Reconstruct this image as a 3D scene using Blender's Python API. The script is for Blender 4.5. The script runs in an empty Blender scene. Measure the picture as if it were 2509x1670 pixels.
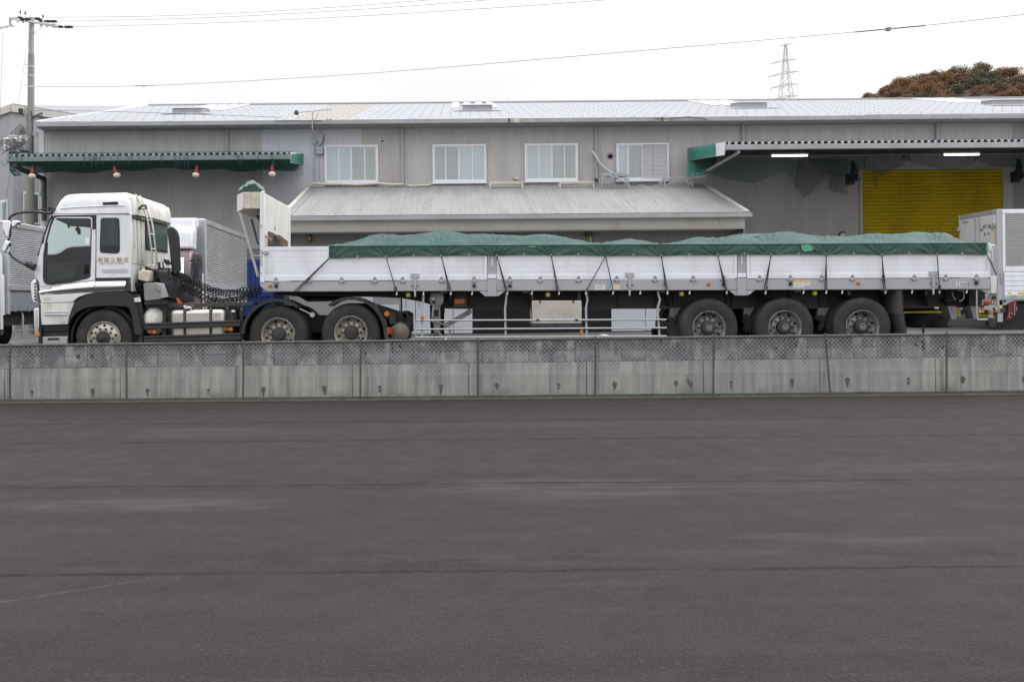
import bpy, bmesh, math, random
from mathutils import Vector, Matrix, noise
R = math.radians
random.seed(7)
sc = bpy.context.scene

# ------------------------------------------------------------------ camera
F, PU, PV, RO, H = 2400.0, 1134.0, 740.0, 0.0085, 1.66
cd = bpy.data.cameras.new('camera')
cam = bpy.data.objects.new('camera', cd)
sc.collection.objects.link(cam)
sc.camera = cam
cd.sensor_width = 36
cd.lens = F / 2509 * 36
cd.shift_x = (1254.5 - PU) / 2509
cd.shift_y = -(835 - PV) / 2509
cd.clip_start, cd.clip_end = 0.1, 3000
cam.location = (0, 0, H)
cam.rotation_euler = (math.pi / 2, RO, 0)

# ------------------------------------------------------------------ sky, sun, exposure
SUN_EL, SUN_AZ = R(52), R(62)
w = bpy.data.worlds.new('World'); sc.world = w; w.use_nodes = True
nt = w.node_tree; nd = nt.nodes; lk = nt.links
bg = nd['Background']
sky = nd.new('ShaderNodeTexSky'); sky.sky_type = 'NISHITA'; sky.sun_disc = False
sky.sun_elevation = SUN_EL; sky.sun_rotation = SUN_AZ
sky.air_density = 0.8; sky.dust_density = 4.0; sky.ozone_density = 0.6; sky.altitude = 50
# bright overcast: clouds whiten the blue of the sky
hsv = nd.new('ShaderNodeHueSaturation'); hsv.inputs['Saturation'].default_value = 0.12
lk.new(sky.outputs[0], hsv.inputs['Color'])
tc = nd.new('ShaderNodeTexCoord'); nz = nd.new('ShaderNodeTexNoise')
nz.inputs['Scale'].default_value = 2.2; nz.inputs['Detail'].default_value = 5
lk.new(tc.outputs['Generated'], nz.inputs['Vector'])
ramp = nd.new('ShaderNodeValToRGB')
ramp.color_ramp.elements[0].position = 0.3; ramp.color_ramp.elements[0].color = (7.9, 8.0, 8.35, 1)
ramp.color_ramp.elements[1].position = 0.7; ramp.color_ramp.elements[1].color = (9.6, 9.6, 9.7, 1)
lk.new(nz.outputs['Fac'], ramp.inputs[0])
mx = nd.new('ShaderNodeMixRGB'); mx.inputs[0].default_value = 0.72
lk.new(hsv.outputs[0], mx.inputs[1]); lk.new(ramp.outputs[0], mx.inputs[2])
sp = nd.new('ShaderNodeSeparateXYZ'); lk.new(tc.outputs['Generated'], sp.inputs[0])
gr = nd.new('ShaderNodeMapRange'); gr.inputs[1].default_value = .22; gr.inputs[2].default_value = 1     # overcast: brighter overhead
gr.inputs[3].default_value = 0.86; gr.inputs[4].default_value = 2.45
lk.new(sp.outputs['Z'], gr.inputs[0])
fb = nd.new('ShaderNodeMapRange'); fb.inputs[1].default_value = -1; fb.inputs[2].default_value = 1     # and brighter on the sun's side
fb.inputs[3].default_value = 0.98; fb.inputs[4].default_value = 1.02
lk.new(sp.outputs['Y'], fb.inputs[0])
ml = nd.new('ShaderNodeMath'); ml.operation = 'MULTIPLY'; lk.new(gr.outputs[0], ml.inputs[0]); lk.new(fb.outputs[0], ml.inputs[1])
vs = nd.new('ShaderNodeVectorMath'); vs.operation = 'SCALE'; lk.new(mx.outputs[0], vs.inputs[0]); lk.new(ml.outputs[0], vs.inputs['Scale'])
wx = nd.new('ShaderNodeMapRange'); wx.inputs[1].default_value = -.35; wx.inputs[2].default_value = .6; wx.inputs[3].default_value = 0.15; wx.inputs[4].default_value = 1
wzz = nd.new('ShaderNodeMapRange'); wzz.inputs[1].default_value = 0; wzz.inputs[2].default_value = .4; wzz.inputs[3].default_value = 1; wzz.inputs[4].default_value = 0
wm = nd.new('ShaderNodeMath'); wm.operation = 'MULTIPLY'; lk.new(sp.outputs['X'], wx.inputs[0]); lk.new(sp.outputs['Z'], wzz.inputs[0]); lk.new(wx.outputs[0], wm.inputs[0]); lk.new(wzz.outputs[0], wm.inputs[1])
wt = nd.new('ShaderNodeMixRGB'); wt.blend_type = 'MULTIPLY'; wt.inputs[2].default_value = (1.05, .99, .89, 1)
lk.new(wm.outputs[0], wt.inputs[0]); lk.new(vs.outputs[0], wt.inputs[1]); lk.new(wt.outputs[0], bg.inputs['Color'])
bg.inputs['Strength'].default_value = 0.135

sl = bpy.data.lights.new('sun', 'SUN'); so = bpy.data.objects.new('sun', sl)
sc.collection.objects.link(so)
sl.energy = 0.6; sl.angle = R(24); sl.color = (1.0, 0.965, 0.91)
sd = Vector((math.sin(SUN_AZ) * math.cos(SUN_EL), math.cos(SUN_AZ) * math.cos(SUN_EL), math.sin(SUN_EL)))
so.rotation_euler = sd.to_track_quat('Z', 'Y').to_euler()
so.location = (0, -20, 40)
sc.view_settings.view_transform = 'Standard'
sc.view_settings.look = 'None'
sc.view_settings.exposure = 0.2
sc.view_settings.gamma = 1.0
sc.render.engine = 'CYCLES'
sc.cycles.max_bounces = 6
sc.cycles.use_denoising = True

# ------------------------------------------------------------------ helpers
def px(u, v, D):
    du, dv = u - PU, v - PV
    s = F / D
    return Vector(((du - RO * dv) / s, D, H + (-dv - RO * du) / s))
def Zm(u0, v0, k):
    return lambda x, y, D: px(u0 + x / k, v0 + y / k, D)
Z1 = Zm(0, 430, 3.648); Z2 = Zm(300, 430, 3.646); Z3 = Zm(560, 440, 3.733)
Z4 = Zm(1000, 560, 3.681); Z5 = Zm(1580, 560, 3.681); Z6 = Zm(2100, 480, 4.237)
Z8 = Zm(330, 600, 7.6); Z9 = Zm(2320, 680, 10.455)
B1 = Zm(0, 220, 3.1); B2 = Zm(680, 230, 3.927); B3 = Zm(1240, 230, 3.8); B4 = Zm(1640, 230, 2.711)
B5 = Zm(1800, 0, 3.323); ZP = Zm(0, 20, 7.84); ZQ = Zm(0, 260, 7.84)
W6 = Zm(0, 800, 2.805); W7 = Zm(840, 800, 2.805); W8 = Zm(1680, 790, 2.842)
def yard_z(x, y):
    return 0.615 + 0.006 * x + 0.006 * (y - 17.5)

OFF = {}
class MB:
    def __init__(s): s.bm = bmesh.new()
    def face(s, pts):
        vs = [s.bm.verts.new(p) for p in pts]
        try: return s.bm.faces.new(vs)
        except ValueError: return None
    def box(s, x0, x1, y0, y1, z0, z1):
        v = [s.bm.verts.new((x, y, z)) for x in (x0, x1) for y in (y0, y1) for z in (z0, z1)]
        for q in ((0,1,3,2),(4,6,7,5),(0,4,5,1),(2,3,7,6),(0,2,6,4),(1,5,7,3)):
            s.bm.faces.new([v[i] for i in q])
        return s
    def loft(s, a, b, cap=True):
        """two matching closed outlines joined by a wall"""
        A = [s.bm.verts.new(p) for p in a]; B = [s.bm.verts.new(p) for p in b]
        n = len(A)
        for i in range(n):
            j = (i + 1) % n
            s.bm.faces.new((A[i], A[j], B[j], B[i]))
        if cap:
            s.bm.faces.new(A[::-1]); s.bm.faces.new(B)
        return s
    def rings(s, rs, cap=True, closed=True):
        V = [[s.bm.verts.new(p) for p in r] for r in rs]
        n = len(V[0])
        for a, b in zip(V, V[1:]):
            for i in range(n if closed else n - 1):
                j = (i + 1) % n
                s.bm.faces.new((a[i], a[j], b[j], b[i]))
        if cap:
            s.bm.faces.new(V[0][::-1]); s.bm.faces.new(V[-1])
        return s
    def slab(s, pts, dy):
        """outline of points pushed back along +Y by dy"""
        return s.loft(pts, [Vector(p) + Vector((0, dy, 0)) for p in pts])
    def push(s, pts, vec):
        v = Vector(vec)
        return s.loft(pts, [Vector(p) + v for p in pts])
    def tube(s, pts, r, n=6, closed=False):
        pts = [Vector(p) for p in pts]
        m = len(pts); rs = []
        up = None
        for i in range(m):
            if closed: t = pts[(i+1) % m] - pts[i-1]
            else: t = pts[min(i+1, m-1)] - pts[max(i-1, 0)]
            if t.length < 1e-9: t = Vector((0,0,1))
            t.normalize()
            if up is None:
                up = Vector((0,0,1)) if abs(t.z) < .9 else Vector((1,0,0))
            a = t.cross(up)
            if a.length < 1e-6: a = t.orthogonal()
            a.normalize(); b = a.cross(t).normalized(); up = b
            rr = r[i] if isinstance(r, (list, tuple)) else r
            rs.append([pts[i] + a * rr * math.cos(2*math.pi*k/n) + b * rr * math.sin(2*math.pi*k/n) for k in range(n)])
        if closed: rs.append(rs[0])
        return s.rings(rs, cap=not closed)
    def bar(s, p, q, wd, th, up=(0,0,1)):
        """rectangular bar from p to q, width along the side, thickness along up"""
        p, q = Vector(p), Vector(q); t = (q - p).normalized(); u = Vector(up)
        a = t.cross(u)
        if a.length < 1e-6: a = t.orthogonal()
        a.normalize(); b = a.cross(t).normalized()
        o = lambda c: [c + a*wd/2 + b*th/2, c - a*wd/2 + b*th/2, c - a*wd/2 - b*th/2, c + a*wd/2 - b*th/2]
        return s.loft(o(p), o(q))
    def lathe(s, prof, c, ax=(0,1,0), n=32, cap=True):
        """profile of (radius, distance along the axis)"""
        c = Vector(c); t = Vector(ax).normalized()
        a = t.orthogonal().normalized(); b = t.cross(a)
        rs = [[c + t*d + (a*math.cos(2*math.pi*k/n) + b*math.sin(2*math.pi*k/n))*max(r, 1e-4) for k in range(n)] for r, d in prof]
        return s.rings(rs, cap=cap)
    def cyl(s, p, q, r, n=16):
        p, q = Vector(p), Vector(q); return s.lathe([(r, 0), (r, (q-p).length)], p, q-p, n)
    def ball(s, c, r, n=12, sz=(1,1,1)):
        m = n // 2
        rs = [[Vector(c) + Vector((sz[0]*r*math.sin(math.pi*i/m)*math.cos(2*math.pi*k/n), sz[1]*r*math.sin(math.pi*i/m)*math.sin(2*math.pi*k/n), sz[2]*r*math.cos(math.pi*i/m))) for k in range(n)] for i in range(1, m)]
        return s.rings(rs)
    def grid(s, fn, nu, nv):
        V = [[s.bm.verts.new(fn(i/nu, j/nv)) for j in range(nv+1)] for i in range(nu+1)]
        for i in range(nu):
            for j in range(nv):
                s.bm.faces.new((V[i][j], V[i+1][j], V[i+1][j+1], V[i][j+1]))
        return s
    def mesh(s, name, mat, off=None, bev=0, seg=2, ang=35, fix=True):
        if fix: bmesh.ops.recalc_face_normals(s.bm, faces=s.bm.faces)
        if off is not None and off.length > 0: bmesh.ops.translate(s.bm, verts=s.bm.verts, vec=-off)
        me = bpy.data.meshes.new(name); s.bm.to_mesh(me); s.bm.free()
        me.materials.append(mat)
        me.polygons.foreach_set('use_smooth', [True]*len(me.polygons))
        me.set_sharp_from_angle(angle=R(ang))
        return me
    def build(s, name, mat, parent=None, bev=0, seg=2, ang=35, fix=True):
        off = OFF.get(parent.name, Vector()) if parent else Vector()
        o = bpy.data.objects.new(name, s.mesh(name, mat, off, ang=ang, fix=fix))
        sc.collection.objects.link(o)
        if parent: o.parent = parent; OFF[o.name] = off
        if bev:
            b = o.modifiers.new('bevel', 'BEVEL'); b.width = bev; b.segments = seg
            b.limit_method = 'ANGLE'; b.angle_limit = R(40); b.use_clamp_overlap = True
        return o

def tag(o, label, cat, group=None, kind=None):
    if label: o['label'] = label
    if cat: o['category'] = cat
    if group: o['group'] = group
    if kind: o['kind'] = kind
    return o
def thing(name, label, cat, loc=(0,0,0), group=None):
    o = bpy.data.objects.new(name, None); sc.collection.objects.link(o)
    o.empty_display_size = .2
    o.location = loc; OFF[o.name] = Vector(loc)
    return tag(o, label, cat, group)
def struct(o): o['kind'] = 'structure'; return o
def copy_tree(o, parent=None):
    c = o.copy(); sc.collection.objects.link(c)
    if parent: c.parent = parent
    OFF[c.name] = OFF.get(o.name, Vector())
    for ch in list(o.children): copy_tree(ch, c)
    return c
def lab(o, s): o['label'] = s; return o

# text as a thin mesh; u = direction of writing, n = face normal
def text(name, body, mat, parent, at, size, u=(1,0,0), up=(0,0,1), align='LEFT', sx=1.0, shear=0, depth=.002, space=1.0):
    cu = bpy.data.curves.new(name, 'FONT'); cu.body = body; cu.size = size
    cu.align_x = align; cu.extrude = depth; cu.shear = shear; cu.space_character = space
    cu.resolution_u = 3
    t = bpy.data.objects.new(name, cu); sc.collection.objects.link(t)
    dg = bpy.context.evaluated_depsgraph_get(); dg.update()
    me = bpy.data.meshes.new_from_object(t.evaluated_get(dg))
    bpy.data.objects.remove(t)
    u = Vector(u).normalized(); up = Vector(up).normalized(); n = u.cross(up)
    M = Matrix((u*sx, up, n)).transposed().to_4x4()
    M.translation = Vector(at) - (OFF.get(parent.name, Vector()) if parent else Vector())
    me.transform(M); me.materials.clear(); me.materials.append(mat)
    o = bpy.data.objects.new(name, me); sc.collection.objects.link(o)
    if parent: o.parent = parent; OFF[o.name] = OFF.get(parent.name, Vector())
    return o

# ------------------------------------------------------------------ materials
def _n(t, kind, **kw):
    x = t.nodes.new(kind)
    for k, v in kw.items(): x.inputs[k].default_value = v
    return x
def pbr(name, col, rough=.5, metal=0, var=.12, vscale=1.2, stretch=(1,1,1), fine=.05, fscale=40, bump=0, bscale=60, dirt=None, dirt_amt=0, dscale=2.0, dstretch=(1,1,1), spec=.5, coat=0, rvar=.08, emit=None, trans=0, alpha=1):
    """paint, metal, concrete...: base colour with broad and fine variation, dirt patches and bump"""
    m = bpy.data.materials.new(name); m.use_nodes = True
    t = m.node_tree; b = t.nodes['Principled BSDF']; L = t.links.new
    b.inputs['Metallic'].default_value = metal
    b.inputs['Specular IOR Level'].default_value = spec
    b.inputs['Coat Weight'].default_value = coat
    b.inputs['Transmission Weight'].default_value = trans
    if alpha < 1: b.inputs['Alpha'].default_value = alpha
    if emit:
        b.inputs['Emission Color'].default_value = (*emit[0], 1); b.inputs['Emission Strength'].default_value = emit[1]
    co = t.nodes.new('ShaderNodeTexCoord')
    def nz(scale, det, st):
        mp = _n(t, 'ShaderNodeMapping'); mp.inputs['Scale'].default_value = st
        L(co.outputs['Object'], mp.inputs['Vector'])
        z = _n(t, 'ShaderNodeTexNoise', Scale=scale, Detail=det, Roughness=.6)
        L(mp.outputs[0], z.inputs['Vector']); return z.outputs['Fac']
    cur = None
    def scale_by(cur, fac, lo, hi):
        mr = _n(t, 'ShaderNodeMapRange'); mr.inputs[1].default_value = .25; mr.inputs[2].default_value = .75
        mr.inputs[3].default_value = lo; mr.inputs[4].default_value = hi
        L(fac, mr.inputs[0])
        v = t.nodes.new('ShaderNodeVectorMath'); v.operation = 'SCALE'
        L(mr.outputs[0], v.inputs['Scale'])
        if cur is None: v.inputs[0].default_value = col
        else: L(cur, v.inputs[0])
        return v.outputs[0]
    big = nz(vscale, 4, stretch)
    cur = scale_by(cur, big, 1 - var, 1 + var)
    if fine: cur = scale_by(cur, nz(fscale, 2, (1,1,1)), 1 - fine, 1 + fine)
    if dirt:
        d = nz(dscale, 6, dstretch)
        mr = _n(t, 'ShaderNodeMapRange'); mr.inputs[1].default_value = .46; mr.inputs[2].default_value = .66
        mr.inputs[3].default_value = 0; mr.inputs[4].default_value = dirt_amt
        L(d, mr.inputs[0])
        mm = t.nodes.new('ShaderNodeMixRGB'); L(mr.outputs[0], mm.inputs[0]); L(cur, mm.inputs[1])
        mm.inputs[2].default_value = (*dirt, 1); cur = mm.outputs[0]
    L(cur, b.inputs['Base Color'])
    mr = _n(t, 'ShaderNodeMapRange'); mr.inputs[1].default_value = .25; mr.inputs[2].default_value = .75
    mr.inputs[3].default_value = max(.02, rough - rvar); mr.inputs[4].default_value = min(1, rough + rvar)
    L(big, mr.inputs[0]); L(mr.outputs[0], b.inputs['Roughness'])
    if bump:
        bp = _n(t, 'ShaderNodeBump', Strength=bump, Distance=.01)
        L(nz(bscale, 4, (1,1,1)), bp.inputs['Height']); L(bp.outputs[0], b.inputs['Normal'])
    return m

M = {}
M['white'] = pbr('white_paint', (.79,.81,.85), .32, var=.04, fine=.01, dirt=(.46,.44,.39), dirt_amt=.2, dscale=2.2, dstretch=(2,2,.6), coat=.3)
M['white_dirty'] = pbr('white_paint_grimy', (.70,.70,.67), .45, var=.05, dirt=(.34,.30,.24), dirt_amt=.4, dscale=2.2, dstretch=(3,3,.7))
M['gate'] = pbr('white_aluminium_gate', (.80,.82,.87), .38, var=.03, vscale=.9, stretch=(.3,1,4), fine=.015, dirt=(.52,.51,.50), dirt_amt=.35, dscale=1.5, dstretch=(1.5,1,.6))
M['rail'] = pbr('grey_painted_rail', (.40,.41,.44), .45, var=.05, vscale=1, fine=.02, dirt=(.3,.29,.28), dirt_amt=.25, dscale=2)
M['chassis'] = pbr('grey_chassis', (.05,.048,.046), .6, var=.15, dirt=(.05,.045,.04), dirt_amt=.5, dscale=3)
M['chassis_lt'] = pbr('light_chassis', (.27,.27,.27), .55, var=.1, dirt=(.14,.12,.1), dirt_amt=.5, dscale=4)
M['black'] = pbr('black_plastic', (.022,.024,.028), .45, var=.2, dirt=(.05,.05,.05), dirt_amt=.3)
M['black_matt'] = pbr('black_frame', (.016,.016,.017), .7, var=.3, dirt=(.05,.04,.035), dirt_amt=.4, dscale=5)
M['roofbolt'] = pbr('roof_bolt', (.20,.20,.20), .6)
M['dark'] = pbr('dark_void', (.006,.006,.007), .9, var=.1)
M['rubber'] = pbr('tyre_rubber', (.024,.024,.0255), .72, var=.12, vscale=4, fine=.1, fscale=60, dirt=(.08,.075,.07), dirt_amt=.35, dscale=5, bump=.15)
M['chrome'] = pbr('chrome', (.80,.80,.82), .1, 1, var=.03, rvar=.04)
M['steel'] = pbr('brushed_steel', (.62,.59,.54), .36, .85, var=.08, vscale=5, dirt=(.4,.35,.28), dirt_amt=.3, dscale=6)
M['rim'] = pbr('steel_rim', (.50,.47,.42), .42, .45, var=.1, vscale=6, dirt=(.2,.17,.14), dirt_amt=.55, dscale=9)
M['rim_dark'] = pbr('steel_rim_grimy', (.34,.33,.31), .45, .4, var=.12, vscale=6, dirt=(.09,.08,.07), dirt_amt=.75, dscale=8)
M['hub'] = pbr('greasy_hub', (.03,.03,.032), .55, var=.2, dirt=(.08,.07,.06), dirt_amt=.4, dscale=9)
M['bolt'] = pbr('bolt', (.09,.075,.065), .5, .3)
M['glass'] = pbr('tinted_reflective_glass', (.50,.60,.575), .04, .95, var=.04, fine=0, rvar=.01)
M['glass_dark'] = pbr('dark_glass', (.016,.02,.022), .06, var=.1, fine=0, rvar=.01, spec=.6)
M['glass_green'] = pbr('green_glass', (.13,.2,.195), .1, .5, var=.06, fine=0, rvar=.02)
M['pane_lt'] = pbr('curtained_pane_pale', (.42,.50,.52), .3, var=.10, vscale=1.4, stretch=(3,1,.25), fine=0, rvar=.02, coat=1)
M['pane'] = pbr('curtained_pane', (.33,.37,.37), .3, var=.10, vscale=1.4, stretch=(3,1,.25), fine=0, rvar=.02, coat=1)
M['frame'] = pbr('white_window_frame', (.74,.75,.80), .35, var=.03, fine=.01)
M['louvre'] = pbr('louvre_slats', (.6,.6,.62), .4, var=.04)
M['wallsheet'] = pbr('beige_metal_siding', (.45,.438,.432), .5, var=.08, vscale=.8, stretch=(2.2,1,.12), fine=.02, dirt=(.36,.34,.32), dirt_amt=.55, dscale=.9, dstretch=(2.5,1,.3))
M['wallnew'] = pbr('pale_metal_siding', (.55,.565,.61), .45, var=.04, vscale=.8, stretch=(2,1,.15))
M['wallgrey'] = pbr('grey_metal_siding', (.30,.30,.31), .5, var=.07, vscale=.8, stretch=(2,1,.15))
M['roof'] = pbr('galvanised_roof', (.31,.32,.345), .65, 0, spec=.3, var=.05, vscale=.5, stretch=(1.5,.3,1), dirt=(.29,.28,.26), dirt_amt=.5, dscale=.5, dstretch=(2,.4,1))
M['roof_old'] = pbr('weathered_roof_sheet', (.315,.30,.285), .7, 0, spec=.2, var=.05, vscale=.5, stretch=(1.5,.3,1))
M['leanroof'] = pbr('lean_to_roof', (.27,.27,.272), .7, 0, spec=.2, var=.07, vscale=.6, stretch=(3,.2,1), dirt=(.20,.185,.165), dirt_amt=.5, dscale=.9, dstretch=(3,.35,1))
M['gutter'] = pbr('grey_gutter', (.36,.365,.385), .4, var=.06, vscale=1.5, dirt=(.26,.24,.22), dirt_amt=.5, dscale=1.2)
M['fascia'] = pbr('cream_fascia_board', (.55,.53,.50), .5, var=.04, vscale=.6, dirt=(.42,.39,.35), dirt_amt=.4, dscale=1.0)
M['pipe'] = pbr('grey_pvc_pipe', (.33,.35,.40), .4, var=.05)
M['galv'] = pbr('galvanised_steel', (.42,.43,.45), .45, .4, var=.12, vscale=6)
M['rust'] = pbr('rusty_steel', (.048,.043,.039), .75, var=.35, vscale=8, dirt=(.12,.11,.10), dirt_amt=.6, dscale=10)
M['yellow'] = pbr('yellow_shutter_paint', (.50,.365,.008), .5, var=.07, vscale=.6, stretch=(.5,1,1), fine=.02, dirt=(.25,.17,.012), dirt_amt=.45, dscale=.8, dstretch=(1,1,.5), spec=.3)
M['net'] = pbr('green_netting', (.006,.075,.06), .8, var=.25, vscale=3, fine=.1)
M['tarp'] = pbr('green_tarpaulin', (.017,.060,.051), .55, var=.2, vscale=1.6, stretch=(1,2.5,2.5), fine=.05, dirt=(.050,.112,.102), dirt_amt=.6, dscale=1.8, bump=.12, bscale=7, spec=.16)
M['tarp_folded'] = pbr('green_tarpaulin_dark', (.012,.055,.034), .4, var=.15, vscale=4, spec=.6)
M['tape'] = pbr('pale_green_tape', (.1,.36,.2), .4, var=.06)
M['rope'] = pbr('black_rope', (.012,.012,.013), .7, var=.1)
M['amber'] = pbr('amber_lens', (.55,.16,.012), .2, var=.06, fine=.02)
M['red'] = pbr('red_lens', (.30,.028,.014), .2, var=.06)
M['redpaint'] = pbr('red_paint', (.12,.008,.010), .5, var=.12)
M['lampyellow'] = pbr('yellow_lens', (.55,.5,.02), .2, var=.06)
M['cream'] = pbr('cream_plastic', (.62,.57,.46), .45, var=.06, vscale=6, dirt=(.4,.33,.22), dirt_amt=.35, dscale=7)
M['maroon'] = pbr('maroon_paint', (.085,.045,.042), .3, var=.08, coat=.4)
M['silver'] = pbr('silver_aluminium', (.46,.47,.48), .35, .45, var=.06, vscale=1.5, dirt=(.36,.36,.36), dirt_amt=.3)
M['blue'] = pbr('blue_paint', (.012,.045,.19), .5, var=.15)
M['wood'] = pbr('weathered_wood', (.19,.135,.10), .8, var=.3, vscale=9, stretch=(.6,1,6), dirt=(.1,.07,.05), dirt_amt=.5, dscale=12)
M['gold'] = pbr('gold_lettering', (.48,.37,.20), .5, var=.1)
M['greytext'] = pbr('grey_lettering', (.38,.38,.40), .5)
M['navytext'] = pbr('navy_lettering', (.018,.022,.07), .5)
M['redtext'] = pbr('red_lettering', (.36,.07,.04), .5)
M['bluetext'] = pbr('blue_lettering', (.03,.08,.30), .5)
M['paper'] = pbr('white_sticker', (.70,.70,.68), .5, var=.04)
M['skyblue'] = pbr('blue_sticker', (.05,.25,.58), .5)
M['ystick'] = pbr('yellow_sticker', (.66,.5,.06), .5)
M['concpole'] = pbr('pole_concrete', (.27,.25,.225), .8, var=.1, vscale=1, stretch=(3,3,.3), fine=.05, bump=.1)
M['steelpole'] = pbr('pole_steel', (.30,.34,.37), .5, .2, var=.06)
M['transformer'] = pbr('transformer_grey', (.42,.46,.49), .45, var=.05, vscale=3)
M['insul'] = pbr('white_porcelain', (.72,.70,.66), .25)
M['wire'] = pbr('wire_sheath', (.09,.09,.095), .6)
M['pylon'] = pbr('pylon_steel', (.50,.49,.49), .6, var=.1)
M['lampred'] = pbr('lamp_red_paint', (.26,.03,.02), .5, var=.15)
M['lamp'] = pbr('fluorescent_tube', (.9,.9,.88), .4, emit=((1.0,.98,.90), 7.0))
M['door'] = pbr('white_door_panel', (.52,.54,.58), .4, var=.03)
M['yardpaint'] = pbr('white_road_paint', (.68,.68,.66), .6, var=.06)
M['weed'] = pbr('dried_weed', (.13,.075,.055), .8)
M['grime'] = pbr('rust_stain', (.10,.10,.095), .8, var=.2, vscale=20)
M['conc_dark'] = pbr('drain_mouth', (.13,.135,.13), .8, var=.2, vscale=12)
# ------------------------------------------------------------------ ground materials
class G:
    """small node-graph helper"""
    def __init__(s, name):
        s.m = bpy.data.materials.new(name); s.m.use_nodes = True
        s.t = s.m.node_tree; s.b = s.t.nodes['Principled BSDF']
        s.co = s.t.nodes.new('ShaderNodeTexCoord').outputs['Object']
    def put(s, sock, v):
        if isinstance(v, bpy.types.NodeSocket): s.t.links.new(v, sock)
        elif v is not None: sock.default_value = v
    def math(s, op, a, b=None, c=None, clamp=False):
        n = s.t.nodes.new('ShaderNodeMath'); n.operation = op; n.use_clamp = clamp
        for i, v in enumerate((a, b, c)): s.put(n.inputs[i], v)
        return n.outputs[0]
    def noise(s, scale, det=3, st=(1,1,1), rough=.6, w=None):
        mp = s.t.nodes.new('ShaderNodeMapping'); mp.inputs['Scale'].default_value = st
        if w: mp.inputs['Location'].default_value = w
        s.put(mp.inputs[0], s.co)
        n = s.t.nodes.new('ShaderNodeTexNoise'); n.inputs['Scale'].default_value = scale
        n.inputs['Detail'].default_value = det; n.inputs['Roughness'].default_value = rough
        s.put(n.inputs['Vector'], mp.outputs[0]); return n.outputs['Fac']
    def map(s, v, a, b, c, d, smooth=False):
        n = s.t.nodes.new('ShaderNodeMapRange')
        if smooth: n.interpolation_type = 'SMOOTHSTEP'
        s.put(n.inputs[0], v)
        for i, x in enumerate((a, b, c, d)): n.inputs[i+1].default_value = x
        return n.outputs[0]
    def mix(s, f, a, b):
        n = s.t.nodes.new('ShaderNodeMixRGB')
        s.put(n.inputs[0], f)
        for i, v in ((1, a), (2, b)):
            s.put(n.inputs[i], (*v, 1) if isinstance(v, tuple) and len(v) == 3 else v)
        return n.outputs[0]
    def xyz(s):
        n = s.t.nodes.new('ShaderNodeSeparateXYZ'); s.put(n.inputs[0], s.co); return n.outputs
    def bump(s, h, st, dist=.01):
        n = s.t.nodes.new('ShaderNodeBump'); n.inputs['Strength'].default_value = st; n.inputs['Distance'].default_value = dist
        s.put(n.inputs['Height'], h); s.put(s.b.inputs['Normal'], n.outputs[0])

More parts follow.
